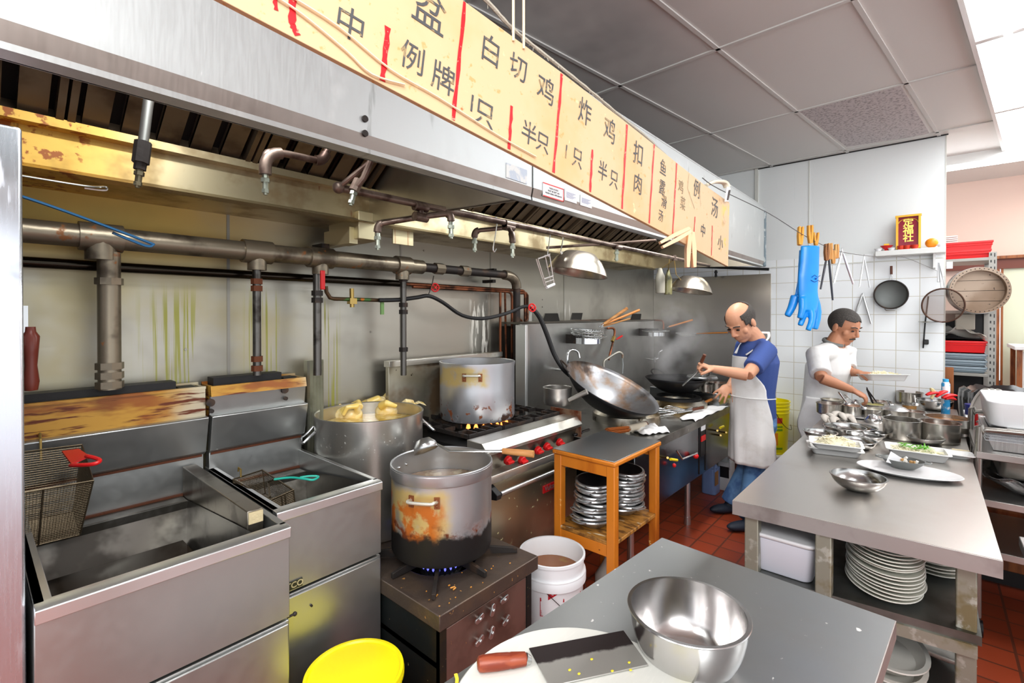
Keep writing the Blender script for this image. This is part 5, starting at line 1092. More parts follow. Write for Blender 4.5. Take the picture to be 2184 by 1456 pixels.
# ================================================================ WOODEN STAND WITH PLATTER STACKS
sx0, sx1, sy0, sy1, sz = 2.062, 2.585, 1.145, 1.515, .885
OW = mat('orange_varnished_wood', (206, 122, 34), .4, layers=[dict(col=(160, 78, 14), scale=5, st=(1, 1, .3), lo=.45, hi=.7), dict(col=(110, 56, 16), scale=24, lo=.68, hi=.72), dict(col=(222, 180, 110), scale=18, lo=.7, hi=.73)])
r = thing('wooden_stand', 'orange wooden stand with grey metal top beside the range', 'stand', ((sx0+sx1)/2, (sy0+sy1)/2, 0))
part('top_board', MB().box(sx0-.004, sy0-.004, sz-.028, sx1+.004, sy1+.004, sz-.003), OW, r, bev=.008)
part('metal_top', MB().box(sx0, sy0+.002, sz-.003, sx1, sy1, sz), mat('grey_sheet_top', (172, 174, 174), .3, .95, layers=[dict(col=(196, 196, 194), scale=2, lo=.45, hi=.7, amt=.4), dict(col=(220, 220, 216), scale=50, lo=.72, hi=.75)]), r, bev=.001)
w = .045
for x_ in (sx0+.004, sx1-w-.004):
    for y_ in (sy0+.004, sy1-w-.004): part('leg', MB().box(x_, y_, 0, x_+w, y_+w, sz-.028), OW, r, bev=.004)
for x_ in (sx0+.008, sx1-.03): part('apron_rail', MB().box(x_, sy0+.04, sz-.085, x_+.022, sy1-.04, sz-.028), OW, r, bev=.003)
for x_ in (sx0+.008, sx1-.03): part('shelf_rail', MB().box(x_, sy0+.04, .405, x_+.022, sy1-.04, .465), OW, r, bev=.003)
part('shelf', MB().box(sx0+.005, sy0+.008, .465, sx1-.02, sy1-.01, .485), mat('scuffed_shelf', (176, 122, 52), .55, layers=[dict(col=(110, 72, 30), scale=12, st=(3, 1, 1), lo=.45, hi=.6), dict(col=(206, 190, 160), scale=10, st=(3, 1, 1), lo=.62, hi=.68)]), r, bev=.004)
SIZ = mat('cast_platter', (176, 178, 178), .35, .85, bump=(30, .25, .002), layers=[dict(col=(120, 104, 88), scale=8, lo=.5, hi=.64, amt=.8), dict(col=(60, 56, 52), scale=14, lo=.58, hi=.68)])
SIZD = mat('black_platter_inside', (34, 34, 36), .34, .6)
def platter(label, grp):
    t = thing('sizzle_platter', label, 'platter', (0, 0, 0), group=grp)
    n = 36; f = lambda j: 1.0
    pr = [(0, 0), (.055, 0), (.085, .020), (.105, .040), (.112, .041), (.122, .043), (.125, .048), (.122, .055), (.110, .056)]
    part('body', MB().lathe(pr, (0, 0, 0), n, sx=1.0, sy=.82), SIZ, t)
    part('inner', MB().lathe([(.110, .056), (.086, .034), (.045, .008), (0, .008)], (0, 0, 0), n, sx=1.0, sy=.82), SIZD, t)
    for e in (-1, 1): part('handle', MB().tube(smooth_pts([V(e*.108, -.04, .05), V(e*.138, -.03, .052), V(e*.145, 0, .053), V(e*.138, .03, .052), V(e*.108, .04, .05)], 3), .005, 6, flat=.7), SIZ, t)
    return t
ORD = ['topmost', 'second', 'third', 'fourth', 'fifth', 'sixth', 'seventh', 'eighth', 'ninth', 'tenth', 'eleventh', 'twelfth', 'thirteenth', 'fourteenth', 'fifteenth', 'sixteenth', 'seventeenth']
pf = platter('topmost sizzle platter of the nearer stack on the wooden stand shelf', 'sizzle platters in the nearer stack'); kid(pf)
for k in range(11):
    if k < 10: dup(pf, (2.19+random.uniform(-.006, .006), 1.337+random.uniform(-.006, .006), .486+k*.0185), random.uniform(-.4, .4)+(.9 if k % 3 == 2 else 0), ORD[10-k]+' sizzle platter from the top of the nearer stack on the stand' if k else 'bottom sizzle platter of the nearer stack on the wooden stand')
    else: pf.location = (2.19, 1.337, .486+k*.0185); pf.rotation_euler = (0, 0, .5)
pf2 = dup(pf, (2.44, 1.29, .486+11*.0175), .9, 'topmost sizzle platter of the farther stack on the wooden stand shelf', 'sizzle platters in the farther stack')
for k in range(11): dup(pf, (2.44+random.uniform(-.006, .006), 1.29+random.uniform(-.006, .006), .486+k*.0175), random.uniform(-.4, .4)+(.8 if k % 3 == 1 else 0), ORD[11-k]+' sizzle platter from the top of the farther stack on the stand' if k else 'bottom sizzle platter of the farther stack on the wooden stand', 'sizzle platters in the farther stack')
# ================================================================ BUCKETS AND BOTTLES
def pail(name, label, c, R, H, mt, ribs=((.80, .012), (.87, .012), (.73, .012)), taper=.88, wallt=.004, cat='bucket', grp=None):
    t = thing(name, label, cat, c, group=grp)
    pr = [(0, 0), (R*taper-.006, 0), (R*taper, .006)]
    for f_, w_ in sorted(ribs):
        rr_ = R*(taper+(1-taper)*f_); z = H*f_; pr += [(rr_, z-.006), (rr_+w_, z-.004), (rr_+w_, z), (rr_, z+.002)]
    pr += [(R-.001, H-.014), (R+.006, H-.012), (R+.006, H), (R-wallt, H), (R*taper-wallt, .006), (0, .006)]
    part('body', MB().lathe(pr, c, 56), mt, t); return t
bc = V(1.862, 1.372, 0)
BR, BH = .153, .457
r = pail('white_pail', 'open white plastic pail of brown liquid with red printing', bc, BR, BH, WHITEP, ribs=((.76, .010), (.84, .010)), taper=.9)
part('liquid', MB().lathe([(0, .365), (BR-.008, .365)], bc, 40), mat('brown_oil', (128, 74, 30), .06, layers=[dict(col=(150, 140, 40), scale=3, lo=.55, hi=.7)]), r)
part('collar', MB().lathe([(BR+.002, .335), (BR+.009, .34), (BR+.009, .375), (BR+.002, .385)], bc, 56), WHITEP, r)
MAR = mat('dark_red_ink', (178, 22, 38), .5)
def curved(m, c, R, a0, a1, z0, z1, off=.0012, n=8):
    m.grid(lambda u, v: (c[0]+(R+off)*math.cos(a0+(a1-a0)*u), c[1]+(R+off)*math.sin(a0+(a1-a0)*u), z0+(z1-z0)*v), n, 1)
rad = lambda d: math.radians(d)
Rb = BR*.965
def onpail(px, py): 
    d = ray(px, py); d2 = d.xy; o = Vector((0, 0))-bc.xy; a = d2.dot(d2); b = 2*o.dot(d2); c_ = o.dot(o)-Rb*Rb; D = b*b-4*a*c_
    k = (-b-math.sqrt(max(0, D)))/(2*a); p = CAM+d*k; return math.atan2(p.y-bc.y, p.x-bc.x), p.z
def uvr(px0, py0, px1, py1):
    a0, z0 = onpail(px0, py0); a1, z1 = onpail(px1, py1); return a0, a1, z0, z1
a0, z1 = onpail(1127, 1262); a1, z0 = onpail(1153, 1322)
z0 = z1-.085
m = MB()
def frame_(m, a0, a1, z0, z1, w=.003):
    wa = w/Rb; curved(m, bc, Rb, a0, a1, z0, z0+w); curved(m, bc, Rb, a0, a1, z1-w, z1); curved(m, bc, Rb, a0, a0+wa, z0, z1, n=1); curved(m, bc, Rb, a1-wa, a1, z0, z1, n=1)
frame_(m, a0, a1, z0, z1); curved(m, bc, Rb, a0, a1, z1-.016, z1-.002)
am, zm = (a0+a1)/2, z1-.038; Q_ = lambda a, z, o_=.0016: V(bc.x+(Rb+o_)*math.cos(a), bc.y+(Rb+o_)*math.sin(a), z)
m.tube([Q_(am+math.cos(t)*.015/Rb, zm+math.sin(t)*.017) for t in [i*math.pi/12 for i in range(24)]], .0012, 4, closed=True)
m.tube([Q_(am-.011/Rb, zm+.013), Q_(am+.011/Rb, zm-.013)], .0012, 4); m.tube([Q_(am, zm+.01), Q_(am-.003/Rb, zm-.01)], .001, 4); m.tube([Q_(am-.006/Rb, zm), Q_(am+.008/Rb, zm+.003)], .001, 4)
for i in range(5): curved(m, bc, Rb, a0+.02, a1-.02, z0+.005+i*.005, z0+.0065+i*.005)
part('warning_print', m, MAR, r, smooth=False)
m = MB(); a0, z1 = onpail(1169, 1256); a1, _ = onpail(1200, 1256); z0 = z1-.05
n_ = 6; vs = [Q_(a0+(a1-a0)*i/n_, z1) for i in range(n_+1)]+[Q_(a0+(a1-a0)*i/n_, z0+(z1-.006-z0)*i/n_) for i in range(n_+1)]
m.add(vs, [(i, i+1, n_+2+i, n_+1+i) for i in range(n_)]); lab_ = part('red_corner_print', m, MAR, r, smooth=False)
am = a0+(a1-a0)*.38; q = Q_(am, z1-.016, .0022)
part('number_print', MB().text('#1', .02, upright(q.x, q.y, q.z, (math.cos(am), math.sin(am), 0), .3), bold=.0005), WHITEP, r, smooth=False)
m = MB(); pp = [Q_(rad(d), .16+.05*math.sin((d+120)/60*1.6), .002) for d in range(-118, -60, 6)]; m.tube(pp, .002, 4); part('arc_print', m, BLKM, r)
m = MB()
for i, ch in enumerate('CANOLA'):
    a = rad(-112+i*8.5); q = Q_(a, .135+.045*math.sin((math.degrees(a)+120)/60*1.6), .0018); m.text(ch, .036, upright(q.x, q.y, q.z, (math.cos(a), math.sin(a), 0), .3), bold=.001)
part('lettering', m, MAR, r, smooth=False)
hp_ = [Q_(onpail(1158, 1241)[0], .355, .012), Q_(rad(-125), .27, .02), Q_(rad(-105), .2, .03), Q_(rad(-70), .19, .03), Q_(rad(-40), .27, .02), Q_(rad(-20), .355, .012)]
part('wire_handle', MB().tube(smooth_pts(hp_), .0018, 6), IRON, r)
YEL = mat('yellow_plastic_pail', (244, 228, 16), .35)
yc = V(.815, 1.385, 0)
r = pail('yellow_pail', 'bright yellow pail with flat lid in front of the second fryer', yc, .150, .445, YEL, ribs=((.8, .006),), taper=.9)
part('lid', MB().lathe([(0, .452), (.140, .452), (.144, .458), (.153, .458), (.155, .452), (.155, .436), (.151, .436)], yc, 56), YEL, r)
c = V(4.93, .86, 0)
bcx = P(1643, 1000, x=4.95); c = V(4.98, bcx.y, 0)
wpl = pail('white_pail', 'white pail under the yellow soy pail by the tiled wall', c, .155, .30, mat('dirty_white_pail', (224, 222, 214), .45), cat='bucket')
part('lid', MB().lathe([(0, .315), (.165, .315), (.168, .31), (.168, .295), (.158, .295)], c, 40), mat('dirty_white_pail', (1, 1, 1)), wpl)
c = c+V(0, 0, .317)
r = pail('yellow_pail', 'tall yellow pail with printed label standing behind the cook', c, .15, .48, YEL, ribs=((.93, .006), (.86, .006), (.79, .006)), taper=.88)
part('wire_handle', MB().tube(smooth_pts([c+V(-.14, -.06, .40), c+V(-.12, -.13, .28), c+V(.02, -.16, .22), c+V(.1, -.14, .25)]), .0025, 6), IRON, r)
def q_on(c, R, d, z, o_=.002): return (c.x+(R+o_)*math.cos(rad(d)), c.y+(R+o_)*math.sin(rad(d)), c.z+z)
m = MB(); curved(m, c, .142, rad(190), rad(230), c.z+.29, c.z+.34, .004); part('red_print', m, mat('print_red', (206, 60, 30), .5), r, smooth=False)
m = MB()
for z in (.22, .25, .05): m.cut(); curved(m, c, .138, rad(185), rad(232), c.z+z, c.z+z+.018, .004)
part('green_print', m, mat('print_green', (110, 160, 30), .5), r, smooth=False)
m = MB(); curved(m, c, .136, rad(195), rad(215), c.z+.09, c.z+.2, .005); part('orange_print', m, mat('print_orange', (240, 140, 30), .5), r, smooth=False)
# jugs under the wok range
def jug(name, label, c, w, h, mt, cap):
    t = thing(name, label, 'jug', c)
    m = MB(); rbox(m, c[0]-w/2, c[1]-w*.42, c[2], c[0]+w/2, c[1]+w*.42, c[2]+h*.72, w*.2)
    part('body', m, mt, t, bev=.004); m = MB(); m.lathe([(w*.40, h*.71), (w*.25, h*.86), (w*.16, h*.92), (w*.16, h*.97), (0, h*.97)], c, 20); part('neck', m, mt, t)
    part('cap', MB().lathe([(w*.19, h*.95), (w*.19, h), (0, h)], c, 16, cap=False), cap, t)
    part('handle', MB().tube([V(*c)+V(-w*.1, -w*.3, h*.88), V(*c)+V(-w*.42, -w*.35, h*.8), V(*c)+V(-w*.45, -w*.38, h*.55)], w*.05, 8), mt, t)
    return t
jc = P(1516, 1045, z=.0); jc = V(3.98, 1.50, 0)
t = jug('plastic_jug', 'blue-tinted jug with brown label under the wok range', P(1516, 1049, z=0), .15, .32, mat('blue_jug', (120, 146, 196), .3), BLKM)
c = P(1516, 1049, z=0); part('label', MB().box(c.x-.078, c.y-.066, .09, c.x+.0, c.y-.06, .21), mat('brown_label', (150, 110, 70), .6), t)
t = jug('plastic_jug', 'milky white jug standing behind the blue-tinted one', P(1548, 1041, z=0), .15, .36, mat('milky_jug', (208, 214, 216), .35), WHITEP)
c = P(1548, 1041, z=0); part('label', MB().box(c.x-.076, c.y-.05, .12, c.x-.0755, c.y+.03, .22), BLKM, t)
c = P(1268, 1240, z=0)
c = V(2.33, 1.33, 0)
t = thing('plastic_jug', 'cloudy bottle of brown liquid on the floor under the wooden stand', 'jug', c)
part('body', MB().lathe([(0, 0), (.07, 0), (.075, .01), (.075, .16), (.05, .20), (.03, .24), (.02, .27), (0, .27)], c, 24), mat('cloudy_bottle', (180, 176, 168), .3, layers=[dict(col=(96, 70, 46), scale=1, lo=-.5, hi=0, bands=[('Z', None, None, .12, .13)])]), t)
# ================================================================ HANGING ORDER BOARD
kB = .52
BL, BRt = P(465, 0, t=.91*kB), P(1553, 568, t=2.665*kB)
dB = (BRt-BL); dBh = Vector((dB.x, dB.y, 0)).normalized(); sl = dB.z/Vector((dB.x, dB.y)).length
nB = Vector((dBh.y, -dBh.x, 0))                         # faces the room
def onB(px, py):
    d = ray(px, py); k = (BRt-CAM).dot(nB)/d.dot(nB); return CAM+d*k
def SH(px, py):
    p = onB(px, py); return (p-BRt).dot(dBh), p.z
BTH = .008
pl_ = [onB(1553, 568), onB(1556, 432), onB(1337, 262), onB(990, 2)]
tl_ = pl_[3]+(pl_[3]-pl_[2]).normalized()*.72; bl_ = onB(800, 172); bl_ = BRt+(bl_-BRt)*(((tl_-BRt).dot(dBh))/((bl_-BRt).dot(dBh)))
CARD = mat('aged_hardboard', (206, 178, 138), .55, layers=[dict(col=(206, 156, 90), scale=5, lo=.5, hi=.75, amt=.6), dict(col=(200, 150, 86), scale=70, lo=.62, hi=.7, amt=.8), dict(col=(226, 200, 150), scale=46, lo=.66, hi=.72), dict(col=(170, 96, 40), scale=24, lo=.73, hi=.77), dict(col=(206, 190, 60), scale=14, lo=.5, hi=.6, amt=.8, bands=[('X', -.06, -.02, None, None)]), dict(col=(150, 90, 40), scale=18, lo=.55, hi=.65, amt=.8, bands=[('X', -.13, -.05, None, None), ('Z', .10, .14, None, None)])])
r = thing('hanging_order_board', 'long hardboard strip with Chinese dish names hung before the hood', 'board', BRt)
EB = [BRt, pl_[1], onB(1500, 392), pl_[2], onB(1199, 155), pl_[3], tl_, bl_]
m = MB(); m.prism([p for p in EB], -nB*BTH)
part('panel', m, CARD, r, smooth=False, bev=.0008)
def seg(m, p0, p1, w, off=.0008, wob=0):
    a, b = onB(*p0)+nB*off, onB(*p1)+nB*off; d = (b-a).normalized(); s_ = nB.cross(d)*w/2; n = 7; vs = []
    for i in range(n+1):
        j = math.sin(i*2.1+p0[0])*wob; c = a.lerp(b, i/n)+nB.cross(d)*j; k = 1+.25*math.sin(i*3.7+p0[1]); vs += [c-s_*k, c+s_*k]
    m.add(vs, [(2*i, 2*i+1, 2*i+3, 2*i+2) for i in range(n)])
MK = mat('red_marker', (206, 24, 34), .5, layers=[dict(col=(232, 150, 130), scale=120, lo=.62, hi=.68)])
INK = mat('grey_brush_ink', (74, 76, 78), .6, layers=[dict(col=(150, 130, 96), scale=60, lo=.56, hi=.62)])
m = MB()
for a, b, w in (((585, -30), (588, 22), .004), ((625, -40), (622, 52), .0075), ((622, 50), (634, 76), .0065), ((827, 58), (815, 173), .0072), ((991, 5), (966, 256), .0062), ((1091, 226), (1085, 318), .006), ((1198, 158), (1180, 368), .006), ((1263, 319), (1258, 409), .006), ((1337, 266), (1326, 445), .006), ((1395, 308), (1384, 476), .005), ((1443, 348), (1434, 502), .005), ((1482, 462), (1478, 528), .004), ((1519, 481), (1517, 545), .004)):
    m.cut(); seg(m, a, b, w, wob=.0006)
part('red_divider', m, MK, r, smooth=False)
def glyph(m, ch, px, py, hpx, bold=.0, sxx=1, rot=0):
    p = onB(px, py); t = (p-CAM).dot(FW); size = hpx*t/FPX*1.02
    xf = Matrix.Identity(4); X = (dBh+V(0, 0, sl)).normalized(); Z = nB; Y = Z.cross(X)
    for i, a_ in enumerate((X, Y, Z)):
        for j in range(3): xf[j][i] = a_[j]
    xf.translation = p+nB*.0007; m.cut(); m.text(ch, size, xf @ Matrix.Rotation(rot, 4, 'Z') @ Matrix.Diagonal((sxx, 1, 1, 1)), depth=.0004, bold=size*bold)
m = MB()
for g in (('中', 747, 57, 74), ('盆', 915, 28, 92), ('例', 880, 128, 66), ('牌', 945, 172, 66), ('1', 1006, 222, 52), ('只', 1033, 247, 62), ('白', 1046, 112, 66), ('切', 1105, 148, 58), ('鸡', 1164, 196, 60), ('半', 1128, 288, 52), ('只', 1157, 307, 46), ('炸', 1247, 243, 58), ('鸡', 1300, 282, 56), ('1', 1207, 325, 42), ('只', 1231, 340, 46), ('半', 1285, 368, 44), ('只', 1309, 385, 42), ('扣', 1361, 332, 52), ('肉', 1360, 395, 46), ('鱼', 1414, 360, 36), ('露', 1412, 402, 34), ('滑', 1416, 432, 30), ('汤', 1409, 462, 26), ('例', 1486, 406, 40), ('汤', 1524, 446, 44), ('中', 1499, 494, 30), ('小', 1536, 520, 34)):
    glyph(m, *g, sxx=.8 if g[1] > 1190 else .95)
part('brush_writing', m, INK, r, smooth=False)
m = MB()
for g in (('鸡', 1452, 400, 30), ('菜', 1456, 436, 30)): glyph(m, *g, sxx=.8)
part('faint_writing', m, mat('faint_ink', (140, 124, 96), .6), r, smooth=False)
m = MB(); seg(m, (1469, 370), (1466, 402), .0012); seg(m, (1466, 402), (1481, 445), .0012); seg(m, (1492, 405), (1494, 440), .001); part('pen_scribble', m, mat('faint_ink', (1, 1, 1)), r, smooth=False)
# strings along and above the board
STR = mat('fluffy_string', (168, 164, 150), .9, bump=(200, .8, .002))
STW = mat('pale_string', (226, 206, 172), .8)
r = thing('hanging_string', 'dusty grey string running along the top of the order board', 'string', onB(1300, 225))
pts = [onB(px, py)+nB*(-.012) for px, py in ((960, -90), (1050, -5), (1105, 55), (1190, 125), (1270, 190), (1340, 250), (1400, 300), (1470, 372))]
m = MB(); m.tube(smooth_pts(pts, 6), [.0026+.0012*abs(math.sin(i*1.7)) for i in range(43)], 6)
for i in range(60):
    p = random.choice(pts[:-1]); k = random.random(); j = pts.index(p); q = p.lerp(pts[j+1], k); m.cyl(q, q+V(random.uniform(-.004, .004), random.uniform(-.004, .004), random.uniform(-.010, .004)), .0006, n=3)
part('string', m, STR, r)
for i, px in enumerate((1093, 1115)):
    p = onB(px, 75 if i == 0 else 92); one('hanging_string', MB().cyl(p+nB*.002-V(0, 0, .01), V(p.x, p.y, ZC), .0022, n=6), STW, ('pale suspension string' if i == 0 else 'second pale suspension string, nearer the wall end,')+' from ceiling to order board', 'string')
for i, pp in enumerate((((560, -20), (640, 32), (735, 110), (790, 160), (860, 182)), ((610, -10), (720, 60), (830, 150), (930, 208), (1060, 290), (1140, 335)))):
    one('loose_string', MB().tube(smooth_pts([onB(*q)+nB*.0035 for q in pp]), .0014, 6), STW, 'pale thread crossing the '+('first' if i == 0 else 'lower middle')+' part of the order board', 'string')
# clothes line from the board to the wall corner
def onLine(px, py):   # vertical plane through board end and the wall corner
    A = V(BRt.x, BRt.y, 0); Bq = V(XE-.005, -.07, 0); d0 = (Bq-A).normalized(); n0 = V(-d0.y, d0.x, 0); d = ray(px, py); k = (A-CAM*1).dot(n0)/d.dot(n0) if abs(d.dot(n0)) > 1e-9 else 1
    k = (A-V(0, 0, CAM.z)-V(0, 0, 0)).dot(n0)/d.dot(n0); return CAM+d*k
lp = [onB(1495, 380)+nB*.004, onB(1530, 404)+nB*.005, onLine(1640, 455), onLine(1710, 499), onLine(1765, 527), onLine(1810, 540), onLine(1870, 547), onLine(1930, 549)]
lp.append(V(XE-.004, -.05, lp[-1].z-.005))
one('clothes_line', MB().tube(smooth_pts(lp), .0013, 6), mat('black_cord', (60, 60, 60), .5), 'thin black line strung from the order board to the tiled wall', 'line')
def peg(label, p, up, spread=.16, s=1.0, mt=None, face=None, rz=0):
    t = thing('clothes_peg', label, 'clothes peg', p, group='wooden clothes pegs'); up = Vector(up).normalized(); f = (Vector(face) if face else RT*1).normalized(); f = (f-up*f.dot(up)).normalized(); w = up.cross(f)
    xf = Matrix.Identity(4)
    for i, a_ in enumerate((f, w, up)):
        for j in range(3): xf[j][i] = a_[j]
    xf.translation = p; xf = xf @ Matrix.Rotation(rz, 4, 'Z') @ Matrix.Scale(s, 4)
    for e in (-1, 1):
        x2 = xf @ Matrix.Rotation(e*spread*.5, 4, 'Y')
        part('jaw', MB().prism([(e*.001, -.007, -.036), (e*.008, -.007, -.034), (e*.0100, -.007, 0), (e*.0075, -.007, .036), (e*.0015, -.007, .036), (e*.001, -.007, .0)], (0, .014, 0), x2), mt or PEG, t, bev=.0006)
    m = MB()
    for k in range(3): m.tube([xf @ V(math.cos(a)*.0035, -.0055+k*.005, .002+math.sin(a)*.0045) for a in [i*math.pi/6 for i in range(12)]], .0008*s, 5, closed=True)
    part('spring', m, STEEL, t); return t
PEG = mat('peg_wood', (226, 178, 110), .5, layers=[dict(col=(200, 140, 70), scale=20, st=(1, 1, .2), lo=.45, hi=.65)])
PEGP = mat('pale_peg_wood', (236, 190, 150), .5)
peg('wooden peg hanging upside down from the lower corner of the order board', onB(1466, 533)+nB*.008, (0, 0, -1), .12, 1.25, PEGP)
peg('pale wooden peg clipped sideways on the lower edge of the order board', onB(1434, 507)+nB*.008, (P(1405, 524, t=1)-P(1450, 500, t=1)), .05, 1.1, PEGP)
gl = onLine(1717, 508)
peg('orange-brown peg nearest the board clipping the blue glove', onLine(1714, 503)+V(-.005, .01, 0), (.2, 0, 1), .08, 1.0, mat('orange_peg', (222, 160, 60), .5))
peg('wider peg crossing behind the peg on the blue glove', onLine(1719, 502)+V(.01, -.012, .004), (-.12, 0, 1), .1, .95, mat('orange_peg', (1, 1, 1)))
peg('open peg on the far cuff corner of the blue glove', onLine(1740, 512), (.03, 0, 1), .3, .85, mat('orange_peg', (1, 1, 1)))
for px, py, lab, sc in ((1763, 538, 'dark-stained peg holding the black tongs on the line', .95), (1770, 536, 'orange peg right beside the dark-stained peg on the line', .95), (1777, 548, 'small peg hanging under the line by the white clip', .8), (1784, 536, 'upright peg on the line before the silver tongs', .85)):
    peg(lab, onLine(px, py), (0, 0, 1), .06, sc, PEG if px > 1765 else mat('stained_peg', (150, 100, 56), .6))
one('plastic_clip', MB().cb((0, 0, 0), (.035, .012, .012), Matrix.Translation(onLine(1787, 544)) @ Matrix.Rotation(.5, 4, 'Y')), mat('grey_clip', (226, 222, 212), .4), 'white plastic clip among the wooden pegs on the line', 'clip', bev=.002)
t = thing('plastic_clip', 'white and black plastic clip on the top corner of the order board', 'clip', onB(1535, 408))
q0, q1 = onB(1518, 392), onB(1543, 402); m = MB(); m.tube(smooth_pts([onB(1512, 395)-nB*.01, onB(1522, 388)+nB*.0, onB(1538, 390)+nB*.008, onB(1543, 400)+nB*.010]), [.010]*13, 8, flat=.5); part('clip_top', m, mat('cream_plastic', (240, 236, 214), .35), t)
m = MB(); a_ = onB(1540, 400)+nB*.012; m.prism([a_, onB(1546, 402)+nB*.012, onB(1546, 431)+nB*.006, onB(1540, 431)+nB*.006], nB*.004); part('clip_leg', m, WHITEP, t, bev=.001)
m = MB(); m.prism([onB(1542, 407)+nB*.0165, onB(1545, 408)+nB*.0165, onB(1545, 428)+nB*.0105, onB(1542, 428)+nB*.0105], nB*.001); part('clip_insert', m, BLKM, t)
# ================================================================ THE TWO COOKS
SKIN1 = mat('skin_cook', (206, 150, 118), .5, layers=[dict(col=(196, 118, 92), scale=7, lo=.5, hi=.7, amt=.2)])
SKIN2 = mat('skin_second_cook', (190, 132, 100), .5, layers=[dict(col=(170, 104, 76), scale=7, lo=.5, hi=.7, amt=.2)])
HAIR = mat('short_black_hair', (58, 54, 50), .75, bump=(220, .5, .001), layers=[dict(col=(104, 98, 92), scale=160, lo=.5, hi=.65, amt=.5)])
WCLOTH = mat('white_cotton', (232, 232, 230), .8, bump=(9, .35, .01), layers=[dict(col=(212, 210, 204), scale=7, lo=.5, hi=.7, amt=.6)])
TEE = mat('blue_tee_cotton', (58, 80, 142), .85, bump=(10, .3, .01)); JEAN = mat('washed_denim', (92, 132, 176), .85, layers=[dict(col=(60, 92, 140), scale=8, lo=.45, hi=.65)]); SHOE = mat('navy_shoe', (30, 38, 52), .6); BPANT = mat('black_trousers', (22, 22, 26), .8)
EYE = mat('eye_dark', (30, 22, 20), .3)
def frame_of(o, f, u):
    f, u = Vector(f).normalized(), Vector(u).normalized(); r_ = f.cross(u).normalized(); u = r_.cross(f); M = Matrix.Identity(4)
    for i, a in enumerate((r_, f, u)):
        for j in range(3): M[j][i] = a[j]
    M.translation = o; return M
def hand(m, w, d, n, s=1.0, curl=.35, th=1, spread=.1, tc=.5):
    """w wrist, d along the palm, n out of the back of the hand, th side of the thumb"""
    d, n = Vector(d).normalized(), Vector(n).normalized(); n = (n-d*n.dot(d)).normalized(); sd = d.cross(n)*th; w = Vector(w)
    M = Matrix.Identity(4)
    for i, a in enumerate((d, sd, n)):
        for j in range(3): M[j][i] = a[j]
    M.translation = w
    m.tube([w-d*.03*s, w+d*.02*s], [.024*s, .026*s], 12, flat=.8)
    m.ell((.048*s, 0, 0), (.052*s, .041*s, .016*s), M); m.ell((.03*s, .02*s, -.004*s), (.032*s, .022*s, .016*s), M)
    for i, ln in enumerate((.066, .076, .070, .056)):
        off = (.031-.0205*i)*s; a0 = spread*(1.5-i)*.6; q = M @ V(.080*s, off, 0); ang = 0; pts = [M @ V(.055*s, off*.85, 0), q]; k = curl*(1+.12*i)
        for sg in (.42, .33, .25):
            ang += k*1.5; dd = (d*math.cos(ang)*math.cos(a0)+sd*math.sin(a0)-n*math.sin(ang)).normalized(); q = q+dd*ln*sg*s*1.1; pts.append(q)
        m.tube(pts, [.0095*s, .0098*s, .0090*s, .0082*s, .0068*s], 10)
    q = M @ V(.018*s, .032*s, -.004*s); pts = [M @ V(.01*s, .015*s, 0), q]; dd = (d*.62+sd*.72-n*.25).normalized()
    for k, sg in enumerate((.032, .028, .022)):
        q = q+dd*sg*s*1.15; pts.append(q); dd = (dd*(1-.45*tc)+d*.3*tc-n*.45*tc-sd*.2*tc).normalized()
    m.tube(pts, [.014*s, .0125*s, .0115*s, .0105*s, .0085*s], 10)
def head(m, c, f, u, s=1.0):
    """returns its frame; c = centre of the skull"""
    M = frame_of(c, f, u)@Matrix.Scale(s, 4)
    m.ell((0, -.012, .03), (.075, .096, .088), M, 24, 16); m.ell((0, .022, -.03), (.062, .070, .075), M, 20, 12); m.ell((0, .045, -.085), (.036, .035, .028), M); m.ell((0, .02, -.07), (.052, .055, .04), M)
    m.tube([M @ V(0, .085, .02), M @ V(0, .104, -.018), M @ V(0, .106, -.026)], [.008*s, .012*s, .011*s], 10); m.ell((.012, .092, -.028), (.009, .01, .007), M); m.ell((-.012, .092, -.028), (.009, .01, .007), M)
    m.tube([M @ V(-.042, .07, .028), M @ V(0, .088, .026), M @ V(.042, .07, .028)], .008*s, 8)
    m.tube([M @ V(-.022, .078, -.056), M @ V(0, .088, -.054), M @ V(.022, .078, -.056)], .0065*s, 8); m.tube([M @ V(-.018, .077, -.066), M @ V(0, .086, -.067), M @ V(.018, .077, -.066)], .0065*s, 8)
    m.ell((.045, .052, -.02), (.02, .018, .022), M); m.ell((-.045, .052, -.02), (.02, .018, .022), M)
    for e in (-1, 1): m.ell((e*.077, -.005, -.005), (.010, .018, .031), M)
    return M
def hair_shell(r, M, cond, lab):
    nu, nv = 72, 48; vs = []; fs = []
    for j in range(nv+1):
        b = -math.pi/2+math.pi*j/nv
        for i in range(nu): a = 2*math.pi*i/nu; vs.append(V(.0765*math.cos(b)*math.cos(a), -.012+.0975*math.cos(b)*math.sin(a), .03+.0895*math.sin(b)))
    for j in range(nv):
        for i in range(nu):
            q = (j*nu+i, j*nu+(i+1) % nu, (j+1)*nu+(i+1) % nu, (j+1)*nu+i); c = sum((vs[k] for k in q), Vector())/4
            if cond(c.x, c.y, c.z): fs.append(q)
    used = sorted({k for f in fs for k in f}); ix = {k: n for n, k in enumerate(used)}
    m = MB(); m.add([vs[k] for k in used], [tuple(ix[k] for k in f) for f in fs], M); part('hair', m, HAIR, r, solid=.004, angle=180, label=lab)
def face_bits(r, M, hairm, bald):
    for e in (-1, 1):
        part('eye', MB().ell((e*.030, .0815, .008), (.0125, .0065, .005), M), EYE, r)
        part('eyebrow', MB().tube([M @ V(e*.014, .092, .033), M @ V(e*.032, .087, .037), M @ V(e*.048, .074, .030)], .0042, 6), hairm, r)
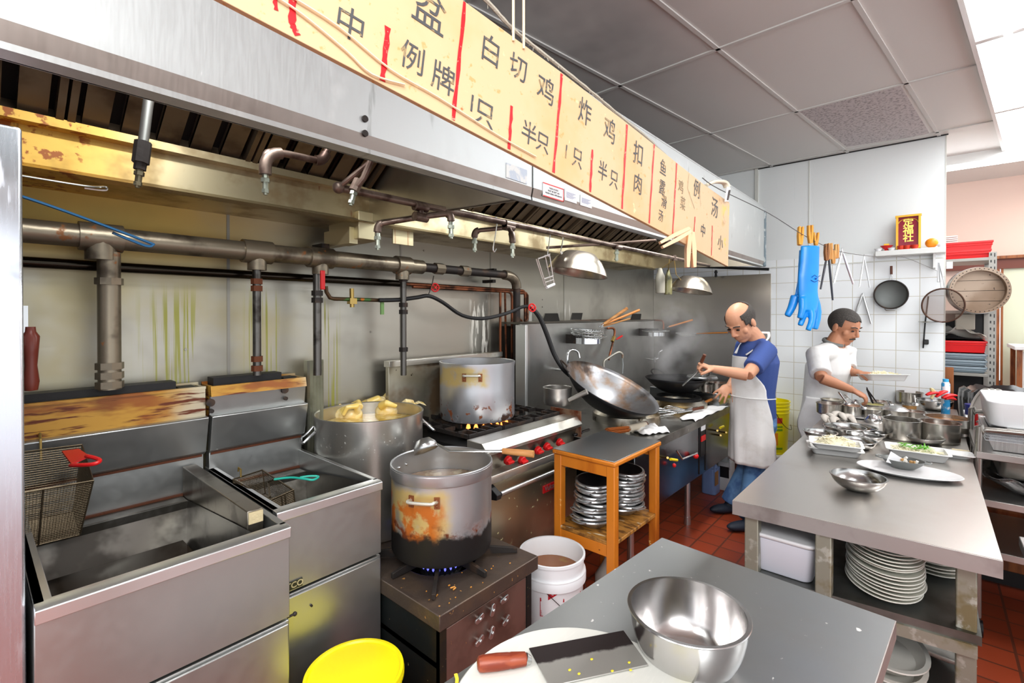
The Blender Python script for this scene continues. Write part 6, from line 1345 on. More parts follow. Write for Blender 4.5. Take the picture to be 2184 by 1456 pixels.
# ---- first cook
f1 = V(-.80, .60, 0).normalized(); s1 = V(f1.y, -f1.x, 0)      # s1: his right-hand side
J = lambda px, py, t: P(px, py, t=t)
pel, wai, che = J(1611, 893, 3.74), J(1610, 835, 3.73), J(1614, 768, 3.70)
nkb, hc = J(1614, 722, 3.69), J(1580, 687, 3.66)
shL, elL, wrL = J(1634, 748, 3.58), J(1594, 800, 3.42), J(1519, 786, 3.50)
shR, elR, wrR = J(1588, 740, 3.86), J(1572, 800, 3.88), J(1556, 822, 3.80)
cook = thing('person', 'bald cook in blue tee shirt and white apron stirring the wok', 'person', (pel.x, pel.y, 0), group=None)
m = MB()
hf = (J(1545, 765, 3.50)-hc).normalized(); hf = (V(-.72, .25, 0)*1.0+V(0, 0, -.62)).normalized(); hu = (V(0, 0, 1)+V(-.35, .12, 0)).normalized()
HM = head(m, hc, hf, hu, 1.27)
m.tube([nkb+V(0, 0, -.02), nkb.lerp(hc, .35), hc-V(0, 0, .03)], [.072, .062, .062], 16)
m.tube([pel, wai, che, nkb-V(0, 0, .03)], [.135, .125, .14, .08], 20)
m.tube([shL, shL.lerp(elL, .45), elL], [.058, .052, .043], 14); m.tube([elL, elL.lerp(wrL, .35), wrL], [.043, .042, .028], 14)
m.tube([shR, shR.lerp(elR, .5), elR], [.055, .048, .04], 14); m.tube([elR, wrR], [.04, .027], 14)
m.tube([shR, nkb-V(0, 0, .05), shL], [.055, .08, .058], 12)
hipL, hipR = pel-s1*.085, pel+s1*.085
ftL, ftR = P(1596, 1112, z=.06), P(1556, 1076, z=.06)
knL, knR = J(1608, 1002, 3.72), J(1594, 998, 3.84)
for a, b, c in ((hipL, knL, ftL), (hipR, knR, ftR)): m.tube([a, b], [.085, .055], 14); m.tube([b, b.lerp(c, .4), c+V(0, 0, .03)], [.055, .055, .035], 14)
grip = J(1500, 779, 3.50)
dh = (grip-wrL).normalized()
hand(m, wrL+dh*.0, dh, V(.15, -.45, .9), 1.12, .78, -1, .02, .95)
hand(m, wrR, (J(1540, 838, 3.76)-wrR), V(-.3, -.5, .8), 1.08, .22, -1, .35, .3)
part('body', m, SKIN1, cook, remesh=.0055, relax=3)
hair_shell(cook, HM, lambda x, y, z: z > -.035 and y < .045 and not (z > .062+.02*(abs(x) > .05) and y > -.062) and not (y > .02 and z < .01) and not (y > .005 and z < -.01), 'short grey hair around a bald crown')
face_bits(cook, HM, HAIR, True)
m = MB(); m.tube([pel+V(0, 0, -.04), wai, che, che.lerp(nkb, .7), nkb-V(0, 0, .012)], [.150, .142, .158, .118, .082], 22)
m.tube([nkb-V(0, 0, .05)+(shL-nkb)*.2, shL, shL.lerp(elL, .72)], [.085, .078, .070], 16); m.tube([nkb-V(0, 0, .05)+(shR-nkb)*.2, shR, shR.lerp(elR, .6)], [.085, .075, .066], 16)
part('tee_shirt', m, TEE, cook, remesh=.008, relax=5)
m = MB(); m.tube([pel+V(0, 0, .03), pel-V(0, 0, .08)], [.150, .150], 18)
for a, b, c in ((hipL, knL, ftL), (hipR, knR, ftR)): m.tube([a, b], [.098, .074], 16); m.tube([b, b.lerp(c, .5), c+V(0, 0, .02)], [.074, .075, .070], 16)
part('jeans', m, JEAN, cook, remesh=.009, relax=3)
for c in (ftL, ftR):
    m = MB(); M = frame_of((c.x, c.y, 0), f1, (0, 0, 1)); m.ell((0, .05, .035), (.05, .13, .035), M); m.ell((0, -.02, .06), (.045, .06, .05), M); part('shoe', m, SHOE, cook, remesh=.007, relax=2)
def apron(par, axis, f, rs, half, name='apron', mt=None, seed=0, nv=26, nu=36, fold=.010):
    """axis: points from top to bottom; rs: (side, front) radii; half: half angle covered in degrees"""
    f = Vector(f).normalized(); s_ = V(f.y, -f.x, 0); ax = smooth_pts([Vector(a) for a in axis], 8)
    def val(lst, v):
        x = v*(len(lst)-1); i = min(int(x), len(lst)-2); k = x-i; k = k*k*(3-2*k); return lst[i]+(lst[i+1]-lst[i])*k
    def fn(u, v):
        c = ax[min(int(v*(len(ax)-1)), len(ax)-1)].copy(); x = v*(len(ax)-1); i = min(int(x), len(ax)-2); c = ax[i].lerp(ax[i+1], x-i)
        h = math.radians(val(half[0], v)); h2 = math.radians(val(half[1], v)); a = -h+(h+h2)*u
        fo = fold*v*v*(math.sin(a*7+seed+v*2)+.5*math.sin(a*13+v*3+seed))
        return c+s_*math.sin(a)*(val([r_[0] for r_ in rs], v)+fo)+f*math.cos(a)*(val([r_[1] for r_ in rs], v)+fo)
    m = MB().grid(fn, nu, nv); return part(name, m, mt or WCLOTH, par, solid=.004, angle=180)
bot = V(pel.x, pel.y, P(1600, 984, t=3.72).z)-V(0, 0, 0)
apron(cook, [che+V(0, 0, .035), che-V(0, 0, .06), wai+V(0, 0, .02), pel, pel.lerp(bot, .5), bot], f1, [(.168, .168), (.172, .172), (.168, .165), (.178, .178), (.182, .182), (.182, .182)], [[28, 42, 78, 92, 100, 100], [30, 42, 85, 105, 108, 108]], seed=1)
m = MB(); a_, b_ = che+f1*.150-s1*.07+V(0, 0, .05), che+f1*.135+s1*.07+V(0, 0, .05)
m.tube(smooth_pts([a_, nkb-s1*.10-f1*.0+V(0, 0, -.01), nkb-s1*.055-f1*.06+V(0, 0, .04), nkb-f1*.085+V(0, 0, .045), nkb+s1*.055-f1*.06+V(0, 0, .04), nkb+s1*.10+f1*.02, b_]), .011, 8, flat=.5); part('apron_strap', m, WCLOTH, cook)
m = MB()
for k, a in enumerate((-95, 95)): 
    pass
m.tube(smooth_pts([wai+f1*math.cos(rad(a))*.176-s1*math.sin(rad(a))*.176-V(0, 0, .03) for a in range(-105, 106, 15)]), .004, 6); part('apron_tie', m, WCLOTH, cook)
gd = (J(1478, 806, 3.64)-J(1498, 770, 3.48)).normalized()
sp_ = thing('wok_ladle', 'thin steel wok ladle with dark handle held over the steaming wok', 'ladle', grip)
top = J(1503, 756, 3.46); part('handle', MB().tube([top, J(1496, 772, 3.49)], [.012, .013], 12), WOODD, sp_)
part('shank', MB().tube([J(1497, 772, 3.49), J(1484, 795, 3.56), J(1456, 822, 3.72)], [.006, .007, .005], 8), CHROMEW, sp_)
# ---- second cook
f2 = V(-.45, -.89, 0).normalized(); s2 = V(f2.y, -f2.x, 0)      # his right-hand side
pel, wai, che = J(1752, 905, 3.98), J(1756, 858, 3.96), J(1766, 785, 3.90)
nkb, hc = J(1778, 733, 3.86), J(1800, 697, 3.84)
shR, elR, wrR = J(1742, 757, 3.78), J(1752, 806, 3.62), J(1817, 831, 3.56)
shL, elL, wrL = J(1808, 752, 3.98), J(1806, 792, 3.86), J(1831, 795, 3.72)
ck2 = thing('person', 'moustached cook in white chef jacket filling a container at the prep table', 'person', (pel.x, pel.y, 0))
m = MB(); hf = (V(-.42, -.82, -.42)).normalized(); hu = (V(0, 0, 1)+f2*.3).normalized(); HM = head(m, hc, hf, hu, 1.2)
m.tube([nkb+V(0, 0, -.02), nkb.lerp(hc, .4), hc-V(0, 0, .03)], [.07, .06, .06], 16)
m.tube([pel, wai, che, nkb-V(0, 0, .03)], [.13, .12, .135, .08], 20); m.tube([shR, nkb-V(0, 0, .05), shL], [.055, .08, .055], 12)
m.tube([shR, elR], [.055, .043], 14); m.tube([elR, elR.lerp(wrR, .35), wrR], [.043, .041, .027], 14)
m.tube([shL, elL], [.052, .042], 14); m.tube([elL, wrL], [.041, .027], 14)
hand(m, wrR, J(1846, 846, 3.52)-wrR, V(-.2, .2, .9), 1.08, .38, -1, .05, .5)
hand(m, wrL, J(1848, 797, 3.68)-wrL, V(.1, .5, .8), 1.05, .12, 1, .15, .3)
for e in (-1, 1):
    h = pel+s2*.085*e; ft = V(h.x+.0, h.y, .06)+s2*.04*e; kn = h.lerp(ft, .5)+f2*.04; m.tube([h, kn], [.085, .055], 14); m.tube([kn, ft+V(0, 0, .03)], [.055, .035], 14)
part('body', m, SKIN2, ck2, remesh=.0055, relax=3)
hair_shell(ck2, HM, lambda x, y, z: z > -.045 and (z > .066+.0*x or y < .03) and not (y > .072) and not (y > .012 and z < .01) and not (y > -.005 and z < -.012), 'close-cropped dark hair')
face_bits(ck2, HM, HAIR, False)
part('moustache', MB().tube([HM @ V(-.026, .083, -.050), HM @ V(0, .096, -.044), HM @ V(.026, .083, -.050)], .006, 8), HAIR, ck2)
m = MB(); m.tube([pel-V(0, 0, .05), wai, che, che.lerp(nkb, .75), nkb-V(0, 0, .01)], [.175, .150, .162, .115, .080], 22)
m.tube([nkb-V(0, 0, .05)+(shR-nkb)*.2, shR, shR.lerp(elR, .85)], [.085, .080, .076], 16); m.tube([nkb-V(0, 0, .05)+(shL-nkb)*.2, shL, shL.lerp(elL, .8)], [.085, .075, .07], 16)
part('chef_jacket', m, WCLOTH, ck2, remesh=.008, relax=5)
part('collar', MB().tube(smooth_pts([nkb+V(0, 0, .012)+(f2*math.cos(a)*.068+s2*math.sin(a)*.068)+V(0, 0, -.025*math.cos(a)) for a in [i*.6 for i in range(11)]]), .012, 8, flat=1.3), mat('grey_collar', (120, 122, 120), .8), ck2)
m = MB(); m.tube([pel+V(0, 0, .03), pel-V(0, 0, .08)], [.155, .155], 18)
for e in (-1, 1):
    h = pel+s2*.085*e; ft = V(h.x, h.y, .05)+s2*.04*e; m.tube([h, h.lerp(ft, .5), ft], [.1, .085, .075], 16)
part('trousers', m, BPANT, ck2, remesh=.009, relax=3)
for e in (-1, 1):
    c = pel+s2*.085*e+s2*.04*e; m = MB(); M = frame_of((c.x, c.y, 0), f2, (0, 0, 1)); m.ell((0, .05, .035), (.05, .13, .035), M); m.ell((0, -.02, .06), (.045, .06, .05), M); part('shoe', m, SHOE, ck2, remesh=.007, relax=2)
bot = V(pel.x, pel.y, .42)
apron(ck2, [wai+V(0, 0, .06), pel+V(0, 0, .02), pel.lerp(bot, .4), bot], f2+s2*.25, [(.172, .165), (.195, .19), (.21, .20), (.22, .20)], [[80, 95, 80, 72], [85, 100, 80, 75]], seed=3, name='apron')
# foam tray in his left hand
def foam_tray(label, c, rz, w=.22, d=.14, h=.045, pitch=0, lidded=True, grp=None, food=None):
    t = thing('foam_container', label, 'takeout container', c, group=grp); xf = Matrix.Translation(c) @ Matrix.Rotation(rz, 4, 'Z') @ Matrix.Rotation(pitch, 4, 'X')
    def rr(z, e, k=.02, ww=w, dd=d):
        o = []
        for sx_, sy_, a0 in ((1, 1, 0), (-1, 1, 90), (-1, -1, 180), (1, -1, 270)):
            for i in range(5): a = rad(a0+22.5*i); o.append((sx_*(ww/2-k-e)+k*math.cos(a), sy_*(dd/2-k-e)+k*math.sin(a), z))
        return o
    m = MB(); m.rings([rr(.0, .018), rr(.004, .014), rr(h-.004, .0), rr(h, -.010), rr(h+.003, -.010), rr(h+.002, .004), rr(.006, .018), rr(.005, .03)], cap=True, xf=xf); part('tray', m, FOAM, t, angle=50)
    if food:
        m = MB()
        for i in range(food[1]):
            a = random.uniform(-1, 1); b = random.uniform(-1, 1); z = h*.75+food[3]*(1-max(abs(a), abs(b))**2); p = xf @ V(a*(w/2-.03), b*(d/2-.03), z)
            q = V(random.uniform(-1, 1), random.uniform(-1, 1), random.uniform(-.4, .4)).normalized()*food[2]
            m.tube([p-q, p+V(0, 0, food[2]*.3), p+q], food[4], 5)
        part(food[0], m, food[5], t, kind='stuff')
        part('food_bed', MB().lathe([(w/2-.022, h*.6), (w*.35, h*.7+food[3]*.6), (w*.15, h*.72+food[3]*.95), (0, h*.72+food[3])], (0, 0, 0), 24, xf, sx=1, sy=(d-.044)/(w-.044)), food[5], t)
    return t, xf
NOOD = mat('rice_noodle', (240, 234, 204), .4, layers=[dict(col=(206, 214, 160), scale=30, lo=.6, hi=.7)])
GREEN = mat('green_vegetable', (98, 176, 40), .35, layers=[dict(col=(206, 226, 140), scale=22, lo=.5, hi=.62), dict(col=(40, 110, 30), scale=14, lo=.55, hi=.65)])
tc_ = P(1882, 806, t=3.62)
foam_tray('open foam tray of noodles held up by the cook in the chef jacket', tc_-V(0, 0, .02), rad(-57), .27, .17, .045, -.12, food=('noodles', 90, .022, .03, .0026, NOOD))
# ================================================================ BLUE GLOVES
BG = mat('blue_rubber', (20, 150, 236), .3, layers=[dict(col=(16, 110, 200), scale=3, lo=.5, hi=.7, amt=.5)])
gc = onLine(1727, 523); U_ = RT*1.0
def gp(px, py, o=0): 
    p = P(px, py, t=(gc-CAM).dot(FW)); return p+FW*o
t = thing('rubber_glove', 'bright blue rubber glove hanging from the line by wooden pegs', 'glove', gc)
m = MB()
for a, b, w0, w1 in ((gp(1708, 523), gp(1704, 640), .012, .012),):
    pass
def slabtube(m, rows, th_):
    rs = []
    for px0, px1, py, o in rows:
        a, b = gp(px0, py, o), gp(px1, py, o); c = (a+b)/2; h = (b-a)/2; rs.append([c+h*math.cos(k*math.pi/10)+FW*th_*math.sin(k*math.pi/10) for k in range(20)])
    m.rings(rs)
slabtube(m, [(1708, 1748, 524, 0), (1706, 1747, 560, 0), (1702, 1746, 590, 0), (1702, 1744, 620, 0), (1704, 1746, 640, 0), (1706, 1742, 662, 0)], .014)
for pts, rr_ in ((((1711, 636, 0), (1709, 658, -.006), (1704, 679, -.006)), (.015, .012, .0105)), (((1719, 645, 0), (1717, 672, .008), (1709, 694, .008)), (.012, .011, .0100)), (((1728, 648, 0), (1728, 680, -.010), (1720, 704, -.010)), (.012, .011, .0100)), (((1736, 642, 0), (1737, 672, .008), (1732, 700, .008)), (.012, .011, .0095))):
    m.tube(smooth_pts([gp(*q) for q in pts], 3), [rr_[0]+(rr_[2]-rr_[0])*i/6 for i in range(7)], 12)
part('glove', m, BG, t, remesh=.0035, relax=3)
part('print', MB().tube([gp(1726, 592, -.016), gp(1732, 587, -.016), gp(1738, 592, -.016), gp(1744, 588, -.015)], .0011, 4).tube([gp(1724, 598, -.016), gp(1732, 602, -.016), gp(1740, 598, -.016), gp(1744, 601, -.015)], .0011, 4).ell(gp(1735, 595, -.015), (.004, .004, .003), n=8, m=6), mat('glove_print', (10, 70, 160), .5), t, label='dark blue printed mark')
t2_ = thing('rubber_glove', 'second blue rubber glove hanging behind with fingers to both sides', 'glove', gc+FW*.04)
m = MB(); slabtube(m, [(1716, 1746, 530, .035), (1712, 1746, 600, .035), (1704, 1752, 640, .035)], .010)
for pts in (((1708, 630, .035), (1700, 655, .035), (1690, 674, .035)), ((1745, 625, .035), (1754, 665, .03), (1748, 702, .03))):
    m.tube(smooth_pts([gp(*q) for q in pts], 3), [.017, .0165, .016, .015, .014, .013, .0115], 12)
part('glove', m, BG, t2_, remesh=.0035, relax=3)
# ================================================================ TONGS ON THE LINE AND WALL
def tongs(label, ap, l_, r_, dep, w, mt, grp='tongs on the line', tfn=None):
    a, b, c = [tfn(*q) for q in (ap, l_, r_)]; t = thing('tongs', label, 'tongs', a, group=grp)
    k = (b-a).length; top = a+V(0, 0, .006)
    m = MB(); m.tube([a+(b-a)*.03, a.lerp(b, .5), b], [w, w*1.3, w], 8, flat=.5); part('arm', m, mt, t)
    m = MB(); m.tube([a+(c-a)*.03, a.lerp(c, .5), c], [w, w*1.3, w], 8, flat=.5); part('arm', m, mt, t)
    part('hinge', MB().tube([a+(b-a)*.03, a+V(0, 0, .008), a+(c-a)*.03], w*1.0, 8), mt, t); return t
BT_ = mat('dark_tongs', (70, 70, 74), .3, .8)
lt = lambda px, py: P(px, py, t=2.02)
tongs('long dark narrow tongs hanging just beside the blue gloves', (1766, 533), (1750, 617), (1776, 640), 0, .0035, BT_, tfn=lt)
lt = lambda px, py: P(px, py, t=2.15)
tongs('silver spread tongs hanging in the middle of the line', (1796, 533), (1779, 603), (1820, 606), 0, .0042, CHROME, tfn=lt)
lt = lambda px, py: P(px, py, t=2.45)
tongs('slim silver tongs hanging nearest the altar shelf', (1843, 546), (1833, 612), (1855, 613), 0, .003, CHROMEW, tfn=lt)
lt = lambda px, py: P(px, py, x=XE-.02)
tongs('tongs with wide arms hung on the tile wall above the second cook', (1840, 626), (1826, 665), (1858, 690), 0, .007, CHROMEW, 'tools on the tile wall', tfn=lt)
# ================================================================ ALTAR SHELF
sy0_, sy1_ = P(2017, 540, x=XE-.08).y, P(1868, 540, x=XE-.08).y; zsh = P(1940, 531, x=XE-.14).z
t = thing('wall_shelf', 'white wall shelf holding a small red and gold shrine', 'shelf', (XE-.08, (sy0_+sy1_)/2, zsh))
part('board', MB().box(XE-.16, sy0_, zsh-.045, XE-.001, sy1_, zsh), mat('white_shelf', (222, 224, 220), .45), t, bev=.004)
part('bracket', MB().box(XE-.12, sy0_+.06, zsh-.16, XE-.001, sy0_+.075, zsh-.045), WMET, t)
def W5(px, py, dx=.08): return P(px, py, x=XE-dx)
fa, fb = W5(1911, 462, .1), W5(1964, 531, .1)
t = thing('shrine_tablet', 'red and gold framed tablet with three gold characters on the shelf', 'shrine', (XE-.1, (fa.y+fb.y)/2, zsh), group=None)
y0_, y1_ = fb.y, fa.y; zt_ = fa.z; GOLD = mat('gold_paint', (226, 176, 60), .35, .5)
part('back_panel', MB().box(XE-.10, y0_+.01, zsh, XE-.085, y1_-.01, zt_-.01), mat('deep_red_lacquer', (140, 12, 44), .15), t)
m = MB(); m.box(XE-.115, y0_, zsh, XE-.08, y0_+.016, zt_); m.box(XE-.115, y1_-.016, zsh, XE-.08, y1_, zt_); m.box(XE-.118, y0_-.004, zt_-.012, XE-.078, y1_+.004, zt_+.004); m.box(XE-.115, y0_, zsh, XE-.08, y1_, zsh+.01); part('frame', m, GOLD, t, bev=.001)
m = MB(); hgt = zt_-zsh
for i, ch in enumerate('定福社'): m.text(ch, hgt*.25, upright(XE-.1008, (y0_+y1_)/2, zt_-hgt*(.22+.225*i), (-1, 0, 0)), bold=.0015)
part('gold_lettering', m, mat('gold_letters', (250, 226, 110), .3, .3), t, smooth=False)
m = MB(); m.tube([V(XE-.104, y0_+.016, zt_-.06)]+[V(XE-.104, (y0_+y1_)/2-math.cos(a)*(y1_-y0_-.036)/2, zt_-.06+math.sin(a)*.035) for a in [i*math.pi/8 for i in range(9)]], .003, 5); part('arch', m, GOLD, t)
for i, px in enumerate((1921, 1934, 1951)):
    c = W5(px, 531, .135); c.z = zsh; one('offering_cup', MB().lathe([(0, 0), (.018, 0), (.026, .032), (.024, .032), (.016, .003), (0, .003)], c, 20), mat('red_cup', (206, 60, 36), .3), ('left end', 'middle', 'orange side')[i]+' red offering cup before the shrine tablet', 'cup', 'red offering cups', loc=c)
c = W5(1891, 531, .10); c.z = zsh; t = thing('offering_bowl', 'small red footed bowl on the far end of the altar shelf', 'bowl', c)
part('bowl', MB().lathe([(0, 0), (.018, 0), (.014, .012), (.045, .045), (.042, .045), (.012, .016), (0, .014)], c, 24), RED, t); one('incense_block', MB().cb(c+V(0, 0, .046), (.03, .036, .03)), GOLD, 'small gold block sitting on the red footed bowl', 'block')
c = W5(1987, 521, .09); c.z = zsh+.042; one('orange_fruit', MB().ell(c, (.041, .041, .039), n=28, m=18), mat('orange_peel', (250, 150, 30), .4, bump=(150, .2, .001)), 'whole orange resting on the altar shelf', 'fruit', loc=c)
for i, px in enumerate((1873, 1902, 2007)):
    c = W5(px, 531, .12); c.z = zsh; one('white_cup', MB().lathe([(0, 0), (.016, 0), (.028, .022), (.025, .022), (.014, .003), (0, .003)], c, 20), WHITEP, ('white cup at the outer end of the altar shelf', 'white cup between the red bowl and red cups', 'white cup behind the orange at the wall corner')[i], 'cup', 'white cups on the altar shelf', loc=c)
# ================================================================ STRAINERS AND TRAY ON THE WALL
def strainer(label, px, py, R, x, rot, hp, mt_, mesh_):
    c = P(px, py, x=x); t = thing('strainer', label, 'strainer', c, group='round strainers by the wall corner')
    xf = Matrix.Translation(c) @ Matrix.Rotation(rad(90), 4, 'Y') @ Matrix.Rotation(rot, 4, 'X')
    m = MB(); m.tube([xf @ V(math.cos(a)*R, math.sin(a)*R*.96, 0) for a in [i*math.pi/20 for i in range(40)]], .006, 8, closed=True); part('rim', m, mt_, t)
    m = MB(); m.lathe([(R, 0), (R*.9, .018), (R*.6, .04), (R*.3, .05), (0, .052)], (0, 0, 0), 40, xf, sy=.96); part('wire_mesh', m, mesh_, t)
    m = MB(); a, b = P(*hp, x=x), c+V(0, 0, R*.95); m.tube([a, a.lerp(b, .5)+V(0, .008, 0), b+V(0, .01, 0)], .0025, 6); m.tube([a, a.lerp(b, .5)-V(0, .008, 0), b-V(0, .01, 0)], .0025, 6); part('handle', m, CHROMEW, t)
    return t, c
t, c = strainer('round grey strainer hanging flat on the white tiles', 1900, 628, .118, XE-.055, 0, (1901, 585), IRON, mat('grey_gauze', (112, 116, 114), .6, .5))
part('grip', MB().cyl(P(1901, 585, x=XE-.04), P(1901, 567, x=XE-.04), .009, n=8), WOODD, t)
part('foot', MB().tube([c+V(.0, .04, -.122), c+V(-.02, .03, -.135), c+V(-.02, -.03, -.135), c+V(0, -.04, -.122)], .005, 6), CHROMEW, t)
GZ = mat('see_through_gauze', (120, 96, 84), .6, .4, alpha=.45)
t, c = strainer('brown-rimmed see-through strainer hanging past the wall corner', 2011, 651, .132, XE-.12, .0, (2003, 560), mat('brown_rim', (80, 56, 44), .5, .6), GZ)
part('clip', MB().cb(P(2004, 580, x=XE-.11), (.015, .03, .16)), WHITEP, t, bev=.004)
t = thing('flat_ladle', 'flat perforated ladle with thin black handle hung on the tiles', 'ladle', P(1975, 640, x=XE-.03))
part('handle', MB().tube([P(1980, 632, x=XE-.02), P(1973, 690, x=XE-.03), P(1969, 742, x=XE-.02)], .006, 6), BLKM, t)
c = P(1985, 689, x=XE-.09); part('disc', MB().lathe([(0, 0), (.075, .008), (.078, .014), (.07, .012), (0, .004)], c, 30), CHROMEW, t)
one('black_hook', MB().cb(P(1975, 729, x=XE-.02), (.03, .035, .04)), BLKM, 'small black clip hanging at the end of the ladle handle', 'clip', bev=.006)
c = P(2083, 620, x=5.33)
t = thing('steamer_tray', 'big round wooden steamer base with metal band leaning beyond the corner', 'steamer', c)
xf = Matrix.Translation(c) @ Matrix.Rotation(rad(12), 4, 'Z') @ Matrix.Rotation(rad(-88), 4, 'Y')
SW = mat('weathered_steamer_wood', (168, 150, 132), .7, layers=[dict(col=(110, 84, 60), scale=1.6, lo=.45, hi=.65, amt=.7), dict(col=(60, 46, 36), scale=1, st=(2, 60, 1), lo=.64, hi=.7, amt=.5), dict(col=(36, 28, 22), scale=34, lo=.66, hi=.7)])
Rt = .182
m = MB(); 
for i in range(4):
    a, b = -Rt*.9+i*Rt*.45, -Rt*.9+(i+1)*Rt*.45-.0035; poly = []
    for k in range(7): x_ = a+(b-a)*k/6; poly.append((x_, math.sqrt(max(0, (Rt*.9)**2-x_*x_)), 0))
    for k in range(7): x_ = b+(a-b)*k/6; poly.append((x_, -math.sqrt(max(0, (Rt*.9)**2-x_*x_)), 0))
    m.prism([(p[0], p[1], .012) for p in poly], (0, 0, .012), xf)
part('slat_base', m, SW, t, smooth=False); part('backing', MB().lathe([(0, .006), (Rt-.02, .006), (Rt-.02, .010), (0, .010)], (0, 0, 0), 40, xf), BLKM, t)
part('rim', MB().lathe([(Rt, 0), (Rt, .07), (Rt-.025, .07), (Rt-.025, 0), (Rt, 0)], (0, 0, 0), 48, xf), SW, t)
part('metal_band', MB().lathe([(Rt+.001, -.03), (Rt+.003, -.03), (Rt+.003, .05), (Rt+.001, .05), (Rt+.001, -.03)], (0, 0, 0), 48, xf), CHROMEW, t)
m = MB()
for rr_ in (Rt-.012,):
    for i in range(40): a = i*math.pi/20; m.lathe([(0, .0705), (.004, .0705), (.004, .072), (0, .072)], (rr_*math.cos(a), rr_*math.sin(a), 0), 6, xf)
part('nail_heads', m, IRON, t, kind='stuff')
# ================================================================ SHELF UNIT BEYOND THE CORNER
SXm, SXM = 5.50, 5.95
t = thing('shelving_unit', 'slotted grey steel shelving behind the round steamer base', 'shelving', (5.7, 0, 0))
SLOT = mat('slotted_angle', (150, 148, 142), .45, .7)
yp = P(2117, 600, x=SXm).y; zp_ = P(2117, 537, x=SXm).z
for x_ in (SXm, SXM):
    for y_ in (yp, .45):
        m = MB(); m.box(x_-.002, y_-.022, 0, x_+.002, y_+.022, zp_); m.box(x_, y_-.024, 0, x_+.03, y_-.020, zp_); po = part('post', m, SLOT, t, smooth=False)
        if y_ == yp and x_ == SXm:
            m = MB()
            for i in range(34): z = zp_-.04-i*.055; m.box(x_-.0035, y_-.014, z, x_-.0015, y_-.008, z+.03); m.box(x_-.0035, y_+.006, z+.01, x_-.0015, y_+.014, z+.03)
            part('slots', m, BLKM, po, smooth=False, kind='stuff')
shz = [P(2060, y, x=SXm).z for y in (551, 662, 795, 812)]+[.5]
part('back_panel', MB().box(SXM+.03, yp-.02, .1, SXM+.04, .46, shz[1]), BLKM, t)  # black sheet added to stand in for the shade between the shelves
for z in (shz[0], shz[1], shz[2], .5): part('shelf', MB().box(SXm, yp-.01, z-.025, SXM, .46, z), SLOT, t, bev=.002)
def bin_(name, label, y0, y1, z0, z1, mt, grp, lip=True, x0=SXm+.02, x1=SXM-.02):
    m = MB(); e = .012
    m.rings([[(x0+e, y0+e, z0), (x1-e, y0+e, z0), (x1-e, y1-e, z0), (x0+e, y1-e, z0)], [(x0, y0, z1), (x1, y0, z1), (x1, y1, z1), (x0, y1, z1)]]); m.box(x0-.006, y0-.006, z1-.018, x1+.006, y1+.006, z1); m.box(x0-.003, y0-.003, z1-.035, x1+.003, y1+.003, z1-.028)
    return one(name, m, mt, label, 'bin', grp, bev=.003)
z = shz[0]; zr = P(2060, 515, x=SXm).z
bin_('storage_bin', 'upper red plastic bin on the top of the shelving', yp+.0, .30, z+.002+(zr-z)*.2, zr, mat('bright_red_bin', (232, 26, 30), .35), 'red bins on the shelving top')
bin_('storage_bin', 'lower red plastic bin nested under the upper one', yp+.01, .30, z+.002, z+.002+(zr-z)*.5, mat('bright_red_bin', (1, 1, 1)), 'red bins on the shelving top', x0=SXm+.03)
for i in range(4): 
    c = V(5.66, -.06, zr+.002+.016*i); one('foam_tray', MB().box(c.x-.11, c.y-.11, c.z, c.x+.11, c.y+.10, c.z+.013), mat('pinkish_plastic', (226, 206, 200), .5), ('lowest', 'second', 'third', 'topmost')[i]+' pinkish tray stacked on the red bins', 'tray', 'pinkish trays on the red bins', bev=.004)
za, zb_ = P(2060, 727, x=SXm).z, P(2060, 752, x=SXm).z
bin_('storage_bin', 'shallow red bin on the middle of the shelving', yp+.03, .40, zb_, za, mat('bright_red_bin', (1, 1, 1)), 'bins on the shelving middle')
GB = mat('blue_grey_bin', (150, 166, 176), .45)
z0 = shz[2]+.002; hh = (zb_-z0-.004)/3
for i in range(3): bin_('storage_bin', ('lowest', 'middle', 'upper')[i]+' blue-grey bin beneath the shallow red bin', yp+.03, .40, z0+hh*i, z0+hh*(i+1)-.004, GB, 'blue-grey bins on the shelving')
m = MB(); zz = za+.002; m.grid(lambda u, v: (SXm+.05+.3*v, yp+.03+.36*u, zz+.02+.09*math.sin(u*3.1)*(.6+.4*math.sin(v*5+u*4))+.02*math.sin(u*17+v*9)), 24, 14); one('plastic_bag', m, mat('crumpled_clear_bag', (196, 194, 186), .15, alpha=.75), 'crumpled clear plastic bag heaped on the shallow red bin', 'bag', solid=-.003)
m = MB(); rbox(m, SXm+.05, -.28, shz[1]-.16, SXm+.2, -.16, shz[1]-.03, .01); one('small_box', m, mat('grey_carton', (176, 170, 156), .6), 'small grey carton above the crumpled bag', 'box')
t = one('socket_plate', MB().box(SXm-.02, P(2032, 570, x=SXm).y, P(2030, 573, x=SXm).z, SXm-.004, P(2018, 570, x=SXm).y, P(2030, 558, x=SXm).z), WHITEP, 'white square tag under the red bins at the wall corner', 'tag', bev=.002)
# wooden post and spray can in front of the shelving
a_ = P(2025, 835, x=5.1)
one('wooden_board', MB().box(5.38, P(2034, 800, x=5.4).y, 0, 5.42, P(2014, 800, x=5.4).y, P(2024, 783, x=5.4).z), WBR, 'upright brown wooden board standing at the wall corner', 'board', bev=.004)
